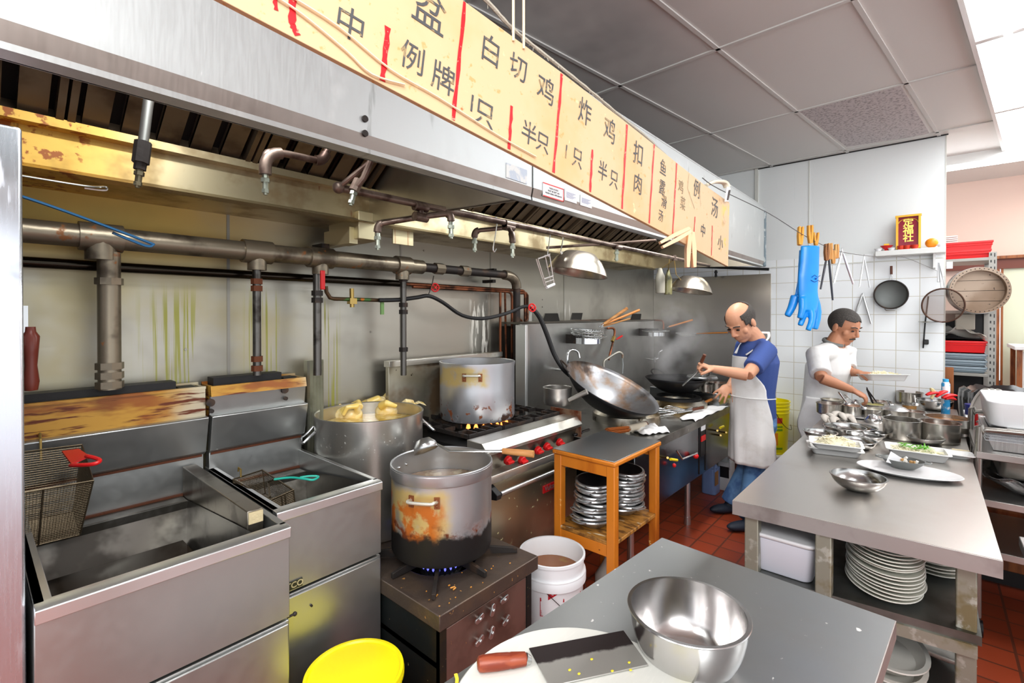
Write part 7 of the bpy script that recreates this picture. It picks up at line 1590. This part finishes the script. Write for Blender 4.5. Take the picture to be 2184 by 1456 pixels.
# far table through the doorway
t = thing('side_table', 'white-topped table with brown legs seen through the doorway', 'table', P(2170, 900, x=6.7))
xx = 6.7; y_ = P(2155, 740, x=xx).y; zt_ = P(2160, 735, x=xx).z
part('tabletop', MB().box(xx-.3, y_-.9, zt_-.035, xx+.3, y_, zt_), WMET, t, bev=.005); part('leg', MB().box(xx-.27, y_-.055, 0, xx-.235, y_-.02, zt_-.035), WBR, t); part('leg', MB().box(xx+.21, y_-.055, 0, xx+.245, y_-.02, zt_-.035), WBR, t)
part('apron_board', MB().box(xx-.25, y_-.9, zt_-.6, xx-.24, y_-.055, zt_-.05), mat('pale_board', (206, 210, 206), .6), t)
# garbage bin with black liner
c = V(5.02, -.40, 0); c = V(5.03, -.50, 0)
t = thing('garbage_bin', 'large round bin lined with a shiny black garbage bag', 'bin', c)
zb_ = P(2122, 838, x=4.95).z
part('barrel', MB().lathe([(0, 0), (.25, 0), (.30, zb_-.08), (0, zb_-.08)], c, 36), mat('dark_bin', (46, 46, 50), .5), t)
def linr(u, v):
    a = 2*math.pi*u; w = math.sin(a*9)*.007+math.sin(a*17+1)*.004+math.sin(a*31)*.002
    prof = [(.24, -.12), (.27, -.02), (.30, .02), (.325, .0), (.33, -.06), (.325, -.15), (.315, -.24)]; x_ = v*6; i = min(int(x_), 5); k = x_-i
    r_ = prof[i][0]*(1-k)+prof[i+1][0]*k; z_ = prof[i][1]*(1-k)+prof[i+1][1]*k
    return (c.x+(r_+w*(.4+v))*math.cos(a), c.y+(r_+w*(.4+v))*math.sin(a), zb_+z_+w*.9)
part('liner', MB().grid(linr, 160, 18), mat('black_bag', (18, 18, 20), .16, coat=.5), t)
# ================================================================ POTS AND BOWLS ON THE PREP TABLE
SPOT = mat('prep_pot_steel', (186, 182, 174), .24, 1, brush=((3, 3, 1), .04), layers=[dict(col=(130, 122, 108), scale=5, lo=.5, hi=.7, amt=.5)])
SBOWL = mat('prep_bowl_steel', (184, 184, 182), .22, 1, layers=[dict(col=(140, 138, 132), scale=4, lo=.5, hi=.72, amt=.5)])
def at_table(px, py): c = P(px, py, z=ZT); return c
def tpot(label, x0, x1, rimy, boty, fill=None, grp='prep pots on the table', handle=None, z0=ZT, hh=None):
    """x0-x1: outer edges of the rim, rimy: middle of the rim, boty: middle of the foot"""
    c = P((x0+x1)/2, boty, z=z0); t_ = (c-CAM).dot(FW); r0 = ((x0+x1)/2-CX)/FPX; R = (x1-x0)/2*t_/FPX/math.sqrt(1+r0*r0*.55)
    H = P((x0+x1)/2, rimy, t=t_).z-z0; c.z = z0
    t = thing('prep_pot', label, 'pot', c, group=grp)
    pr = [(0, 0), (R-.008, 0), (R-.001, .008), (R, H-.006), (R+.005, H-.004), (R+.005, H), (R-.002, H), (R-.003, .008), (0, .004)]
    part('body', MB().lathe(pr, c, 48), SPOT, t)
    if fill: part('contents', MB().lathe([(0, H*.82), (R*.5, H*.84), (R-.004, H*.80)], c, 30), fill, t)
    if handle is not None:
        a = rad(handle); u = V(math.cos(a), math.sin(a), 0); part('handle', MB().tube([c+u*R+V(0, 0, H*.8), c+u*(R+.12)+V(0, 0, H*.95)], [.007, .009], 10), SPOT, t)
    return t, c, R, H
SAU = mat('brown_sauce', (110, 62, 34), .15, bump=(30, .3, .003)); PEA = mat('chopped_yellow_green', (186, 178, 90), .5, bump=(60, .6, .004)); PNK = mat('pale_pink_meat', (220, 170, 140), .5, bump=(50, .6, .004)); WHT = mat('white_sauce', (232, 226, 206), .3)
tpot('squat pot at the cook side end of the prep table with dark oil', 1743, 1795, 859, 882, SAU)
tpot('lidless pot behind the squat pot, half hidden by it', 1752, 1798, 851, 870, WHT)
tpot('pot farthest behind near the cook in the chef jacket', 1758, 1802, 845, 862, WHT)
t, c, R, H = tpot('small pot of pinkish filling with silver spoon', 1797, 1838, 864, 886, PNK)
sp1 = lambda label, a, b, w=.007: thing_spoon(label, a, b, w)
def thing_spoon(label, a, b, w=.007):
    t = thing('serving_spoon', label, 'spoon', b, group='serving spoons in the prep pots'); a, b = Vector(a), Vector(b)
    part('handle', MB().tube([a, a.lerp(b, .6), b], [w, w*.7, w*.6], 8, flat=.4), CHROME, t); part('bowl', MB().ell(b, (.022, .022, .012), n=14, m=8), CHROME, t)
def spoonp(label, p0, p1, w=.009): tt = (P(p1[0], p1[1], z=ZT+.08)-CAM).dot(FW); thing_spoon(label, P(p0[0], p0[1], t=tt-.03), P(p1[0], p1[1], t=tt), w)
spoonp('spoon standing in the small pot of pinkish filling', (1789, 836), (1808, 862))
spoonp('spoon leaning steeply behind the small pot of pinkish filling', (1802, 842), (1822, 858), .006)
t, c, R, H = tpot('small pot with flat spoon between the pink pot and the lidded pot', 1841, 1883, 871, 890, WHT)
spoonp('flat wide spoon crossing the rim of the small middle pot', (1825, 853), (1842, 870), .011)
tpot('pot of yellow-green chopped vegetable behind the small middle pot', 1838, 1885, 861, 872, PEA)
tpot('wide pot of dark sauce under the black-handled tongs', 1858, 1900, 855, 866, SAU)
tt = P(1868, 850, z=ZT+.1).x; lt = lambda px, py: P(px, py, t=3.55)
tongs('black-handled tongs standing in the dark sauce pot', (1849, 829), (1862, 860), (1870, 858), 0, .006, BLKM, 'tongs in the prep pots', tfn=lt)
t, c, R, H = tpot('large shiny pot with domed lid in the middle of the prep table', 1883, 1935, 873, 893)
part('lid', MB().lathe([(R+.006, H), (R*.8, H+.016), (R*.3, H+.028), (0, H+.03)], c, 44), CHROMEW, t)
tpot('wide shallow pot just behind the large front pots', 1925, 1972, 876, 892, SAU)
tpot('tall front pot, left one of the two big straight-sided pots', 1885, 1961, 893, 935)
tpot('tall front pot, right one of the two big straight-sided pots', 1962, 2044, 899, 941, SAU)
tpot('wide pot of oily broth behind the right big pot', 1975, 2065, 889, 925, mat('oily_broth', (150, 96, 40), .1))
tpot('small tall pot standing alone near the end of the prep table', 1914, 1966, 835, 858, SAU)
spoonp('pale spoon leaning against the small lone pot', (1949, 842), (1953, 862), .008)
spoonp('flat silver spoon lying before the lone pot', (1889, 852), (1900, 864), .012)
t, c, R, H = tpot('brown crock jar with lid between the lone pot and the red tools', 1926, 1953, 861, 872, None)
part('jar_band', MB().lathe([(R+.001, .002), (R+.002, H-.01)], c, 24), mat('ochre_glaze', (196, 146, 86), .35), t, label='ochre glazed wall')
def tbowl(label, x0, x1, rimy, boty, flat=.4, fill=None, tilt=None, mt=None, z0=ZT):
    c = P((x0+x1)/2, boty, z=z0); t_ = (c-CAM).dot(FW); r0 = ((x0+x1)/2-CX)/FPX; R = (x1-x0)/2*t_/FPX/math.sqrt(1+r0*r0*.55); H = max(.02, P((x0+x1)/2, rimy, t=t_).z-z0); c.z = z0
    return bowl(label, c, R-.004, H, mt or SBOWL, grp='steel bowls on the prep table', flat=flat, lipw=.004, tilt=tilt), c, R, H
b_, c, R, H = tbowl('steel bowl holding red-handled tools at the table end', 1956, 2030, 853, 874)
RH = mat('red_cloth_handle', (222, 26, 30), .4)
for i, (p0, p1) in enumerate((((1976, 842), (2002, 838)), ((1996, 846), (2020, 834)), ((2010, 848), (2040, 843)), ((2016, 850), (2038, 852)))):
    tt = 3.45; one('red_handle_tool', MB().tube(smooth_pts([P(*p0, t=tt), P((p0[0]+p1[0])/2, (p0[1]+p1[1])/2-3, t=tt), P(*p1, t=tt)]), [.012, .014, .017, .019, .02, .019, .017, .014, .010], 10, flat=.6), RH, ('first', 'second', 'third', 'last')[i]+' red grip counted from the lone pot in the tool bowl', 'tool', 'red tools in the steel bowl')
one('ginger_piece', MB().tube(smooth_pts([P(1986, 850, t=3.45), P(1990, 840, t=3.45), P(1986, 829, t=3.45), P(1994, 836, t=3.45)]), .010, 8), mat('pale_ginger', (222, 206, 150), .5), 'pale ginger-like root sticking up among the red tools', 'root')
t = thing('spray_can', 'blue aerosol can standing at the end of the prep table', 'can', P(2018, 860, z=ZT))
cc_ = V(4.70, -.085, ZT); hh = P(2018, 808, x=4.70).z-ZT
part('body', MB().lathe([(0, 0), (.024, 0), (.025, .004), (.025, hh*.86), (.018, hh*.92), (0, hh*.92)], cc_, 24), mat('can_blue', (50, 160, 220), .3, layers=[dict(col=(230, 236, 240), scale=14, lo=.52, hi=.58)]), t); part('cap', MB().lathe([(.017, hh*.9), (.017, hh), (0, hh)], cc_, 20), mat('can_cap', (60, 180, 236), .3), t)
tbowl('shallow steel bowl between the big pots and the vegetable container', 1930, 2012, 931, 944, .5)
tbowl('steel bowl at the aisle edge of the prep table, half behind the white tray', 1714, 1785, 920, 938)
tbowl('wide dark bowl underneath the nested ones near the towels', 1757, 1845, 909, 930, .45)
tbowl('nested bowl with thick rim resting in the wide dark bowl', 1782, 1868, 909, 926, .5)
tbowl('wide flat steel pan beside the tall front pots', 1850, 1893, 922, 934, .6)
tbowl('steel bowl with a little sauce behind the bowl next to the tray', 1806, 1882, 926, 942, .4)
tbowl('steel bowl right behind the stacked white trays', 1790, 1868, 938, 955, .4)
TI = Matrix.Rotation(rad(9), 4, V(.6, .8, 0).normalized())
tbowl('single tilted steel bowl on the bare part of the prep table', 1772, 1888, 1014, 1045, .18, tilt=None)
c = P(1862, 900, z=ZT); t = thing('ladle', 'upturned silver ladle bowl lying between the pots and towels', 'ladle', c)
part('bowl', MB().lathe([(.052, .0), (.05, .025), (.035, .047), (.0, .055)], c, 28), CHROME, t, solid=-.002); part('handle', MB().tube([c+V(.05, 0, .02), P(1890, 888, z=ZT+.03), P(1905, 880, z=ZT+.05)], .006, 8), CHROME, t)
m = MB(); c = P(1845, 887, z=ZT+.012); one('steel_tray', MB().cb(c, (.20, .34, .012)), CHROMEW, 'flat steel tray under the small prep pots', 'tray', bev=.004)
# peeled rolls / folded towels behind the bowls
TW = mat('grey_white_cloth', (206, 200, 190), .7, bump=(14, .5, .01), layers=[dict(col=(170, 140, 116), scale=7, lo=.55, hi=.7, amt=.6)])
for i, (px, py, a, l) in enumerate(((1760, 893, .3, .055), (1772, 890, .9, .06), (1786, 886, -.2, .06), (1797, 889, .5, .06), (1809, 892, -.5, .055), (1780, 897, .1, .06), (1818, 898, .6, .05))):
    c = P(px, py, z=ZT+.035+(.012 if i in (2, 3) else 0)); M = Matrix.Translation(c) @ Matrix.Rotation(a, 4, 'Z')
    one('raw_fillet', MB().tube(smooth_pts([M @ V(-l, 0, -.012), M @ V(-l*.4, .01, .012), M @ V(l*.4, -.006, .012), M @ V(l, 0, -.014)], 3), [.010, .014, .018, .021, .023, .023, .021, .018, .014, .010][:10], 12, flat=.65), TW, ('pale fillet nearest the aisle', 'pale fillet lying crossways by the aisle end', 'pale fillet on top of the pile', 'pale fillet beside the topmost one', 'pale fillet near the upturned ladle', 'pale fillet at the front of the pile', 'pale fillet at the tail of the pile')[i]+' behind the nested bowls', 'food', 'pale fillets on the prep table')
# ---- takeout containers
TX = rad(-77)
t, xf = foam_tray('closed white tray underneath the heaped noodle tray', P(1779, 966, z=ZT), TX, .225, .15, .034, grp='white takeout trays')
t, xf = foam_tray('white tray heaped with pale noodles, stacked on a closed tray', P(1782, 955, z=ZT+.037), TX-.05, .215, .15, .03, grp='white takeout trays', food=('noodles', 100, .022, .032, .0026, NOOD))
t, xf = foam_tray('open white container with green vegetables and noodles', P(1955, 975, z=ZT), TX-.12, .235, .155, .042, grp='white takeout trays', food=('noodles', 50, .022, .004, .0026, NOOD))
m = MB()
for i in range(26):
    a, b = random.uniform(-.8, .7), random.uniform(-.5, .5); p = xf @ V(a*.08, b*.05, .045+random.uniform(0, .012)); q = V(random.uniform(-.3, 1), random.uniform(-1, .2), random.uniform(-.2, .3)).normalized()*.022
    m.cut(); m.tube([p-q, p+V(0, 0, .006), p+q], [.002, .005, .002], 6, flat=.35)
part('green_leaf', m, GREEN, t)
t, xf = foam_tray('empty hinged lid of the vegetable container', P(2015, 972, z=ZT), TX-.12, .2, .10, .022, grp='white takeout trays')
CHP = mat('bamboo', (226, 210, 170), .5)
one('chopstick', MB().tube([P(2030, 957, z=ZT+.03), P(2068, 962, z=ZT+.026)], .003, 6), CHP, 'pale chopstick resting over the hinged white lid', 'chopstick')
# ---- oval platter with dish
c = P(1940, 1003, z=ZT); a_, b_ = P(1826, 988, z=ZT+.015), P(2057, 1022, z=ZT+.015); ax = (b_-a_); c = (a_+b_)/2; c.z = ZT; an = math.atan2(ax.y, ax.x)
m = plate_mesh(ax.length/2, .115, .020); o = one('oval_platter', m, mat('white_porcelain', (238, 238, 238), .15), 'large white oval platter under the small grey dish', 'platter'); o.location = c; o.rotation_euler = (0, 0, an)
t = thing('gratin_dish', 'grey eared dish of white cubes with a folded card, on the oval platter', 'dish', P(1928, 1000, z=ZT+.012)); c = P(1926, 997, z=ZT+.010)
xf = Matrix.Translation(c) @ Matrix.Rotation(an-.05, 4, 'Z'); GRY = mat('grey_cast_dish', (120, 124, 122), .4, .5)
part('body', MB().lathe([(0, 0), (.038, 0), (.062, .022), (.072, .038), (.075, .040), (.070, .040), (.058, .022), (.035, .005), (0, .005)], (0, 0, 0), 40, xf, sx=1.12, sy=.85), GRY, t)
for e in (-1, 1): part('handle', MB().tube(smooth_pts([xf @ V(e*.076, -.025, .038), xf @ V(e*.098, -.015, .04), xf @ V(e*.098, .015, .04), xf @ V(e*.076, .025, .038)], 3), .0045, 6, flat=.6), GRY, t)
for i in range(12):
    a, b = random.uniform(-.25, 1), random.uniform(-.7, .7); q = xf @ V(a*.05, b*.036, .030+random.uniform(0, .012)); s_ = .0065
    m = MB(); m.cb((0, 0, 0), (s_*2, s_*1.8, s_*1.6), Matrix.Translation(q) @ Matrix.Rotation(i, 4, 'Z') @ Matrix.Rotation(.4*i, 4, 'X')); one('tofu_cube', m, mat('white_cube', (240, 238, 228), .5) if i % 4 else mat('tan_cube', (206, 160, 100), .5), (('nearest', 'second', 'third', '', 'fifth', 'sixth', 'seventh', '', 'ninth', 'tenth', 'eleventh', '')[i]+' white cube in the grey eared dish' if 0 else 'white cube of food in the grey eared dish' if i % 4 else 'tan browned cube of food in the grey eared dish'), 'food', 'cubes in the grey dish' if i % 4 else 'browned cubes in the grey dish', bev=.001)
p = [P(px, py, t=(c-CAM).dot(FW)-.005) for px, py in ((1900, 962), (1942, 988), (1934, 998), (1890, 985))]
m = MB(); m.prism(p, FW*.0012); o = one('folded_card', m, mat('order_slip', (240, 242, 244), .5), 'white paper slip with small black square standing in the grey dish', 'paper', smooth=False)
m = MB(); q = [p[0].lerp(p[1], .66).lerp(p[3].lerp(p[2], .66), k2)-FW*.001 for k2 in (.55, .95)]+[p[0].lerp(p[1], .8).lerp(p[3].lerp(p[2], .8), k2)-FW*.001 for k2 in (.95, .55)]; m.prism(q, -FW*.0006); part('black_mark', m, BLKM, o, smooth=False)
# ================================================================ ITEMS ON THE WOK RANGE TOP
zw = WZ
t = thing('bamboo_brush', 'wok brush with string-wrapped handle on the range corner', 'brush', P(1350, 912, z=zw+.02))
a_, b_, c_ = P(1376, 905, z=zw+.035), P(1340, 914, z=zw+.035), P(1296, 920, z=zw+.03)
part('handle', MB().tube([a_, b_], [.022, .024], 16), mat('wrapped_string', (206, 196, 176), .8, bump=(1, .8, .004, (300, 1, 1))), t); part('handle_end', MB().tube([a_-(b_-a_).normalized()*.006, a_+(b_-a_)*.02], .0235, 16), WOODD, t)
m = MB()
for i in range(26):
    a = i*2.4; rr_ = .02*math.sqrt((i % 9)/9); e = V(0, math.cos(a), math.sin(a)); m.tube([b_+e*rr_, c_+e*rr_*1.3+V(random.uniform(-.01, .01), 0, 0)], .0028, 4)
part('bristles', m, mat('bamboo_bristle', (176, 96, 40), .6), t, kind='stuff')
def cloth(label, c, w, d, h, rz, fold, mt, pts=None, seed=0):
    def fn(u, v):
        x, y = (u-.5)*w, (v-.5)*d; e = max(0, 1-max(abs(u-.5), abs(v-.5))*2); z = h*(min(1, e*4))*(.75+.25*math.sin(u*9+seed)*math.cos(v*7+seed))+.004*math.sin(u*23+v*5); k = 1+.08*math.sin(v*9+seed); return (x*k, y*(1+.08*math.sin(u*8+seed)), z+.003)
    m = MB(); m.grid(fn, 40, 30, Matrix.Translation(c) @ Matrix.Rotation(rz, 4, 'Z')); return one('kitchen_towel', m, mt, label, 'towel', solid=.004, angle=180)
TWL = mat('white_towel', (240, 240, 238), .9, bump=(60, .3, .002))
c = P(1385, 920, z=zw); cloth('folded white towel on the range corner beside the wrapped brush', c+V(0, 0, .002), .20, .15, .034, -.5, 0, TWL)
c = P(1500, 880, z=zw); cloth('crumpled white towel under the whisks at the range edge', c+V(0, -.01, .002), .72, .13, .014, 0, 0, TWL, seed=2)
c = P(1522, 858, z=zw); m = MB(); m.ell(c+V(0, 0, .035), (.11, .06, .045)); m.ell(c+V(.10, -.02, .02), (.07, .04, .03)); m.ell(c+V(-.09, .02, .02), (.07, .05, .035)); m.tube(smooth_pts([c+V(-.1, -.03, .03), c+V(-.02, -.05, .07), c+V(.08, -.04, .05), c+V(.13, 0, .02)]), .02, 8); one('kitchen_towel', m, TWL, 'bunched white towel below the cook lowered hand', 'towel', remesh=.006, relax=3)
def whisk(label, tail, mid, end, rad_, mt_):
    t = thing('whisk', label, 'whisk', mid, group='whisks on the white towel'); tail, mid, end = map(Vector, (tail, mid, end)); d = (tail-mid); L_ = d.length; d.normalize(); u = V(0, 0, 1); w = d.cross(u).normalized()
    for k in range(5):
        a = k*math.pi/5; q = u*math.cos(a)+w*math.sin(a); part('wire_loop', MB().tube(smooth_pts([mid, mid+d*L_*.5+q*rad_*.8, mid+d*L_*.85+q*rad_, mid+d*L_, mid+d*L_*.85-q*rad_, mid+d*L_*.5-q*rad_*.8, mid]), .0016, 5), CHROME, t)
    part('shank', MB().tube([mid, mid.lerp(end, .6)], [.008, .009], 10), CHROMEW, t); part('handle', MB().tube([mid.lerp(end, .55), end], [.010, .012], 12), mt_, t)
zz = zw+.035
whisk('whisk with short dark handle end lying over the towel', P(1396, 880, z=zz), P(1445, 880, z=zz), P(1499, 869, z=zz+.01), .035, WOODD)
whisk('whisk with long light brown handle pointing at the cook', P(1415, 873, z=zz), P(1465, 874, z=zz), P(1521, 850, z=zz+.03), .03, mat('orange_wood', (1, 1, 1)))
r = thing('fork_tool', 'thin steel two-pronged fork lying toward the tilted wok', 'fork', P(1400, 884, z=zz)); part('prongs', MB().tube([P(1380, 886, z=zz), P(1400, 878, z=zz), P(1450, 874, z=zz)], .004, 6).tube([P(1382, 876, z=zz), P(1400, 878, z=zz)], .003, 6), CHROME, r)
one('pot_ledge', MB().box(4.16, 1.33, WZ, 4.69, 1.95, .933), WS, 'raised steel ledge under the sauce pots of the wok range', 'ledge', bev=.004)
# sauce pots behind the cook's hand
for i, (x0, x1, ry, by) in enumerate(((1492, 1520, 818, 836), (1510, 1552, 815, 834), (1484, 1510, 812, 826), (1550, 1572, 826, 842))):
    tpot(('narrow steel sauce pot right of the steaming wok handle', 'wider steel sauce pot above the cook lowered hand', 'steel sauce pot half hidden behind the wok', 'small steel sauce pot by the apron edge')[i], x0, x1, ry, by, SAU, grp='sauce pots on the wok range', z0=.935)
one('flat_cover', MB().lathe([(0, .055), (.02, .05), (.03, .035), (.12, .02), (.13, 0)], P(1497, 806, z=1.05), 36), CHROMEW, 'flat steel lid lying on the sauce pots behind the wok', 'lid', solid=.002)
one('chopping_block', MB().lathe([(0, 0), (.10, 0), (.10, .03), (0, .03)], P(1545, 856, z=WZ), 30), mat('pale_block', (196, 176, 140), .6), 'pale round board beneath the cook lowered hand', 'cutting board')
# ================================================================ CARTS AND BINS AT THE FAR SIDE OF THE PREP TABLE
RK = mat('cart_chrome', (150, 146, 140), .28, 1)
def R_(px, py, t): return P(px, py, t=t)
t = thing('steel_cart', 'tubular steel cart loaded with foil trays beside the prep table', 'cart', P(2130, 1400, t=2.4))
x0, x1, y0, y1 = 3.3, 3.92, -.9, -.182
q = P(2086, 960, y=y1); 
def yz(py, x=2.75): return P(2130, py, x=x).z
zr_, zs1, zs2 = 1.035, .955, .715
X_ = 3.3
m = MB(); m.tube(smooth_pts([V(X_+.6, y1, .1), V(X_+.6, y1, zr_-.06), V(X_+.6, y1-.02, zr_-.015), V(X_+.6, y1-.08, zr_), V(X_+.6, y0+.08, zr_), V(X_+.6, y0, zr_-.06), V(X_+.6, y0, .1)], 4), .015, 12); part('end_frame', m, RK, t)
m = MB(); m.tube(smooth_pts([V(X_, y1, .1), V(X_, y1, zr_-.06), V(X_, y1-.02, zr_-.015), V(X_, y1-.08, zr_), V(X_, y0+.08, zr_), V(X_, y0, zr_-.06), V(X_, y0, .1)], 4), .015, 12); part('end_frame', m, RK, t)
for z in (zs1-.03, zs2-.02, .45): part('shelf', MB().box(X_-.02, y0-.01, z-.035, X_+.62, y1+.01, z), mat('cart_shelf_steel', (190, 188, 184), .3, 1), t, bev=.003)
for x_ in (X_, X_+.6):
    for y_ in (y0, y1): part('caster', MB().lathe([(0, -.02), (.04, -.02), (.04, .02), (0, .02)], (0, 0, 0), 16, Matrix.Translation((x_, y_, .045)) @ Matrix.Rotation(rad(90), 4, 'X')).cyl((x_, y_, .08), (x_, y_, .14), .012), BLKM, t)
FOIL = mat('aluminium_foil', (226, 228, 230), .22, 1, bump=(40, .7, .006)); FPAN = mat('foil_pan', (222, 224, 226), .28, 1, bump=(1, .6, .003, (1, 260, 1)))
for i in range(4):
    z = zs1-.028+.014*i; m = MB(); a0, a1, b0, b1 = X_+.03, X_+.5, y0+.12, y1-.035
    m.rings([[(a0+.02, b0+.02, z), (a1-.02, b0+.02, z), (a1-.02, b1-.02, z), (a0+.02, b1-.02, z)], [(a0, b0, z+.05), (a1, b0, z+.05), (a1, b1, z+.05), (a0, b1, z+.05)], [(a0-.012, b0-.012, z+.051), (a1+.012, b0-.012, z+.051), (a1+.012, b1+.012, z+.051), (a0-.012, b1+.012, z+.051)], [(a0-.010, b0-.010, z+.054), (a1+.010, b0-.010, z+.054), (a1+.010, b1+.010, z+.054), (a0-.010, b1+.010, z+.054)], [(a0+.01, b0+.01, z+.05), (a1-.01, b0+.01, z+.05), (a1-.01, b1-.01, z+.05), (a0+.01, b1-.01, z+.05)], [(a0+.03, b0+.03, z+.006), (a1-.03, b0+.03, z+.006), (a1-.03, b1-.03, z+.006), (a0+.03, b1-.03, z+.006)]])
    one('foil_pan', m, FPAN, ('lowest', 'second', 'third', 'topmost')[i]+' crimped foil pan stacked on the cart shelf', 'foil pan', 'foil pans on the cart', bev=.002)
c = V(X_+.26, (y0+y1)/2+.02, zs2-.018)
def foilfn(u, v):
    a = u*2*math.pi; r_ = .10+.22*v; return (c.x+r_*1.0*math.cos(a)+.008*math.sin(a*13+v*7), c.y+r_*1.1*math.sin(a)+.008*math.cos(a*11), c.z+.002+.09*v*v+.012*v*math.sin(a*9+v*5)+.006*math.sin(a*21))
one('foil_sheet', MB().grid(foilfn, 90, 12), FOIL, 'crumpled aluminium foil spread as a dish on the middle cart shelf', 'foil', solid=.002)
m = MB(); rbox(m, X_+.10, y0+.1, zs2+.07, X_+.52, y1-.08, zs1-.075, .03); one('roasting_pan', m, mat('dull_pan', (140, 136, 128), .4, .9, layers=[dict(col=(90, 84, 76), scale=5, lo=.5, hi=.7)]), 'dull grey roasting pan over the crumpled foil', 'pan', bev=.004)
# white bins piled over the cart
BX = mat('white_bin', (240, 241, 242), .4)
zt2 = zr_+.02
m = MB(); rbox(m, X_+.02, y0+.05, zr_+.014, X_+.55, y1-.03, zr_+.135, .05, .01); t = thing('storage_box', 'upturned white plastic tub on top of the steel cart', 'container', (X_+.3, -.55, zr_)); part('body', m, BX, t, bev=.01); part('cart_plank', MB().box(X_-.01, y0+.1, zr_, X_+.6, y1-.1, zr_+.012), WMET, t)
t = thing('prep_cabinet', 'brown wooden cabinet behind the cart carrying white containers', 'cabinet', (4.3, -.6, 0))
part('body', MB().box(4.0, -1.15, .1, 4.6, -.185, .90), WBR, t, bev=.004); part('plinth', MB().box(4.04, -1.1, 0, 4.55, -.22, .1), BLKM, t); part('top', MB().box(3.98, -1.17, .90, 4.62, -.175, .93), WMET, t, bev=.004)
m = MB(); rbox(m, 4.08, -1.0, .932, 4.5, -.33, 1.03, .05, -.01); t = thing('roasting_tray', 'steel tray covered by wrinkled translucent plastic behind the white tub', 'tray', (4.3, -.7, .93)); part('tray', m, SBOWL, t)
part('plastic_cover', MB().grid(lambda u, v: (4.06+.46*v, -1.02+.70*u, 1.035+.025*math.sin(u*math.pi)*math.sin(v*math.pi)+.010*math.sin(u*19+v*8)+.008*math.sin(v*17+u*5)), 50, 30), mat('milky_plastic', (228, 222, 216), .15), t, solid=.002)
for i in range(3): 
    xf = Matrix.Translation((4.05+.02*i, -.235-.02*i, 1.045)) @ Matrix.Rotation(rad(15), 4, 'Z') @ Matrix.Rotation(rad(-72+4*i), 4, 'X'); one('round_cover', MB().lathe([(0, 0), (.10, 0), (.112, .004), (.112, .012), (.105, .012), (.10, .004)], (0, 0, 0), 36, xf), mat('off_white_lid', (222, 220, 212), .45), ('front', 'middle', 'rear')[i]+' off-white round lid leaning on the cabinet top', 'lid', 'round lids on the cabinet')
t = one('red_bottle', MB().lathe([(0, 0), (.02, 0), (.02, .06), (.008, .09), (.005, .11), (0, .11)], (4.01, -.20, .93), 16), RED, 'small red squeeze bottle beside the leaning lids', 'bottle')
one('blue_lid_jar', MB().lathe([(0, 0), (.04, 0), (.04, .05), (.042, .05), (.042, .07), (0, .07)], (4.42, -.215, .93), 20), mat('navy_plastic', (30, 40, 120), .4), 'small navy jar on the cabinet edge near the round lids', 'jar')
# stainless sink bench with plastic bowls in the right-hand foreground
t = thing('sink_bench', 'low stainless sink bench beyond the prep table corner', 'bench', (2.4, -.75, 0))
a_ = P(2140, 1222, t=1.55); zb_ = a_.z
part('top', MB().box(1.9, -1.2, zb_-.035, 2.62, -.255, zb_), EDGM, t, bev=.003); part('leg', MB().box(2.55, -.33, 0, 2.6, -.28, zb_-.03), LEGM, t); part('leg', MB().box(1.95, -.33, 0, 2.0, -.28, zb_-.03), LEGM, t)
CLR = mat('frosted_bin', (200, 206, 204), .25, alpha=.75)
for i in range(2):
    z = zb_+.004+.10*i; m = MB(); 
    def rr4(z_, e): 
        o = []
        for sx_, sy_, a0 in ((1, 1, 0), (-1, 1, 90), (-1, -1, 180), (1, -1, 270)):
            for k in range(5): a = rad(a0+22.5*k); o.append((2.28+sx_*(.25-e-.06)+.06*math.cos(a), -.62+sy_*(.33-e-.06)+.06*math.sin(a), z_))
        return o
    m.rings([rr4(z, .05), rr4(z+.006, .04), rr4(z+.14, .0), rr4(z+.14, -.015), rr4(z+.146, -.015), rr4(z+.146, .006), rr4(z+.012, .046)]); one('plastic_tub', m, CLR, ('lower', 'upper')[i]+' frosted plastic tub nested on the sink bench', 'tub', 'frosted tubs on the sink bench')
# steam over the second wok
sm = bpy.data.materials.new('steam'); sm.use_nodes = True; nt = sm.node_tree; nt.nodes.clear(); out = nt.nodes.new('ShaderNodeOutputMaterial'); pv = nt.nodes.new('ShaderNodeVolumePrincipled')
pv.inputs['Color'].default_value = (1, 1, 1, 1); pv.inputs['Anisotropy'].default_value = .2
tc = nt.nodes.new('ShaderNodeTexCoord'); nz = nt.nodes.new('ShaderNodeTexNoise'); nz.inputs['Scale'].default_value = 5; nz.inputs['Detail'].default_value = 3; mr = nt.nodes.new('ShaderNodeMapRange'); mr.inputs[1].default_value = .42; mr.inputs[2].default_value = .75; mr.inputs[4].default_value = 8.0
gr = nt.nodes.new('ShaderNodeTexGradient'); gr.gradient_type = 'SPHERICAL'; mp = nt.nodes.new('ShaderNodeMapping'); mp.inputs['Scale'].default_value = (3.0, 3.4, 2.3); mu = nt.nodes.new('ShaderNodeMath'); mu.operation = 'MULTIPLY'
nt.links.new(tc.outputs['Object'], nz.inputs[0]); nt.links.new(tc.outputs['Object'], mp.inputs[0]); nt.links.new(mp.outputs[0], gr.inputs[0]); nt.links.new(nz.outputs[0], mr.inputs[0]); nt.links.new(mr.outputs[0], mu.inputs[0]); nt.links.new(gr.outputs[1], mu.inputs[1]); nt.links.new(mu.outputs[0], pv.inputs['Density']); nt.links.new(pv.outputs[0], out.inputs['Volume'])
MATS['steam'] = sm
o = one('steam', MB().ell((0, 0, 0), (.33, .29, .43), n=20, m=12), sm, 'white steam rising from the black wok before the cook', 'steam', kind='stuff'); o.location = c2+V(-.02, .02, .32)
bpy.context.view_layer.update()
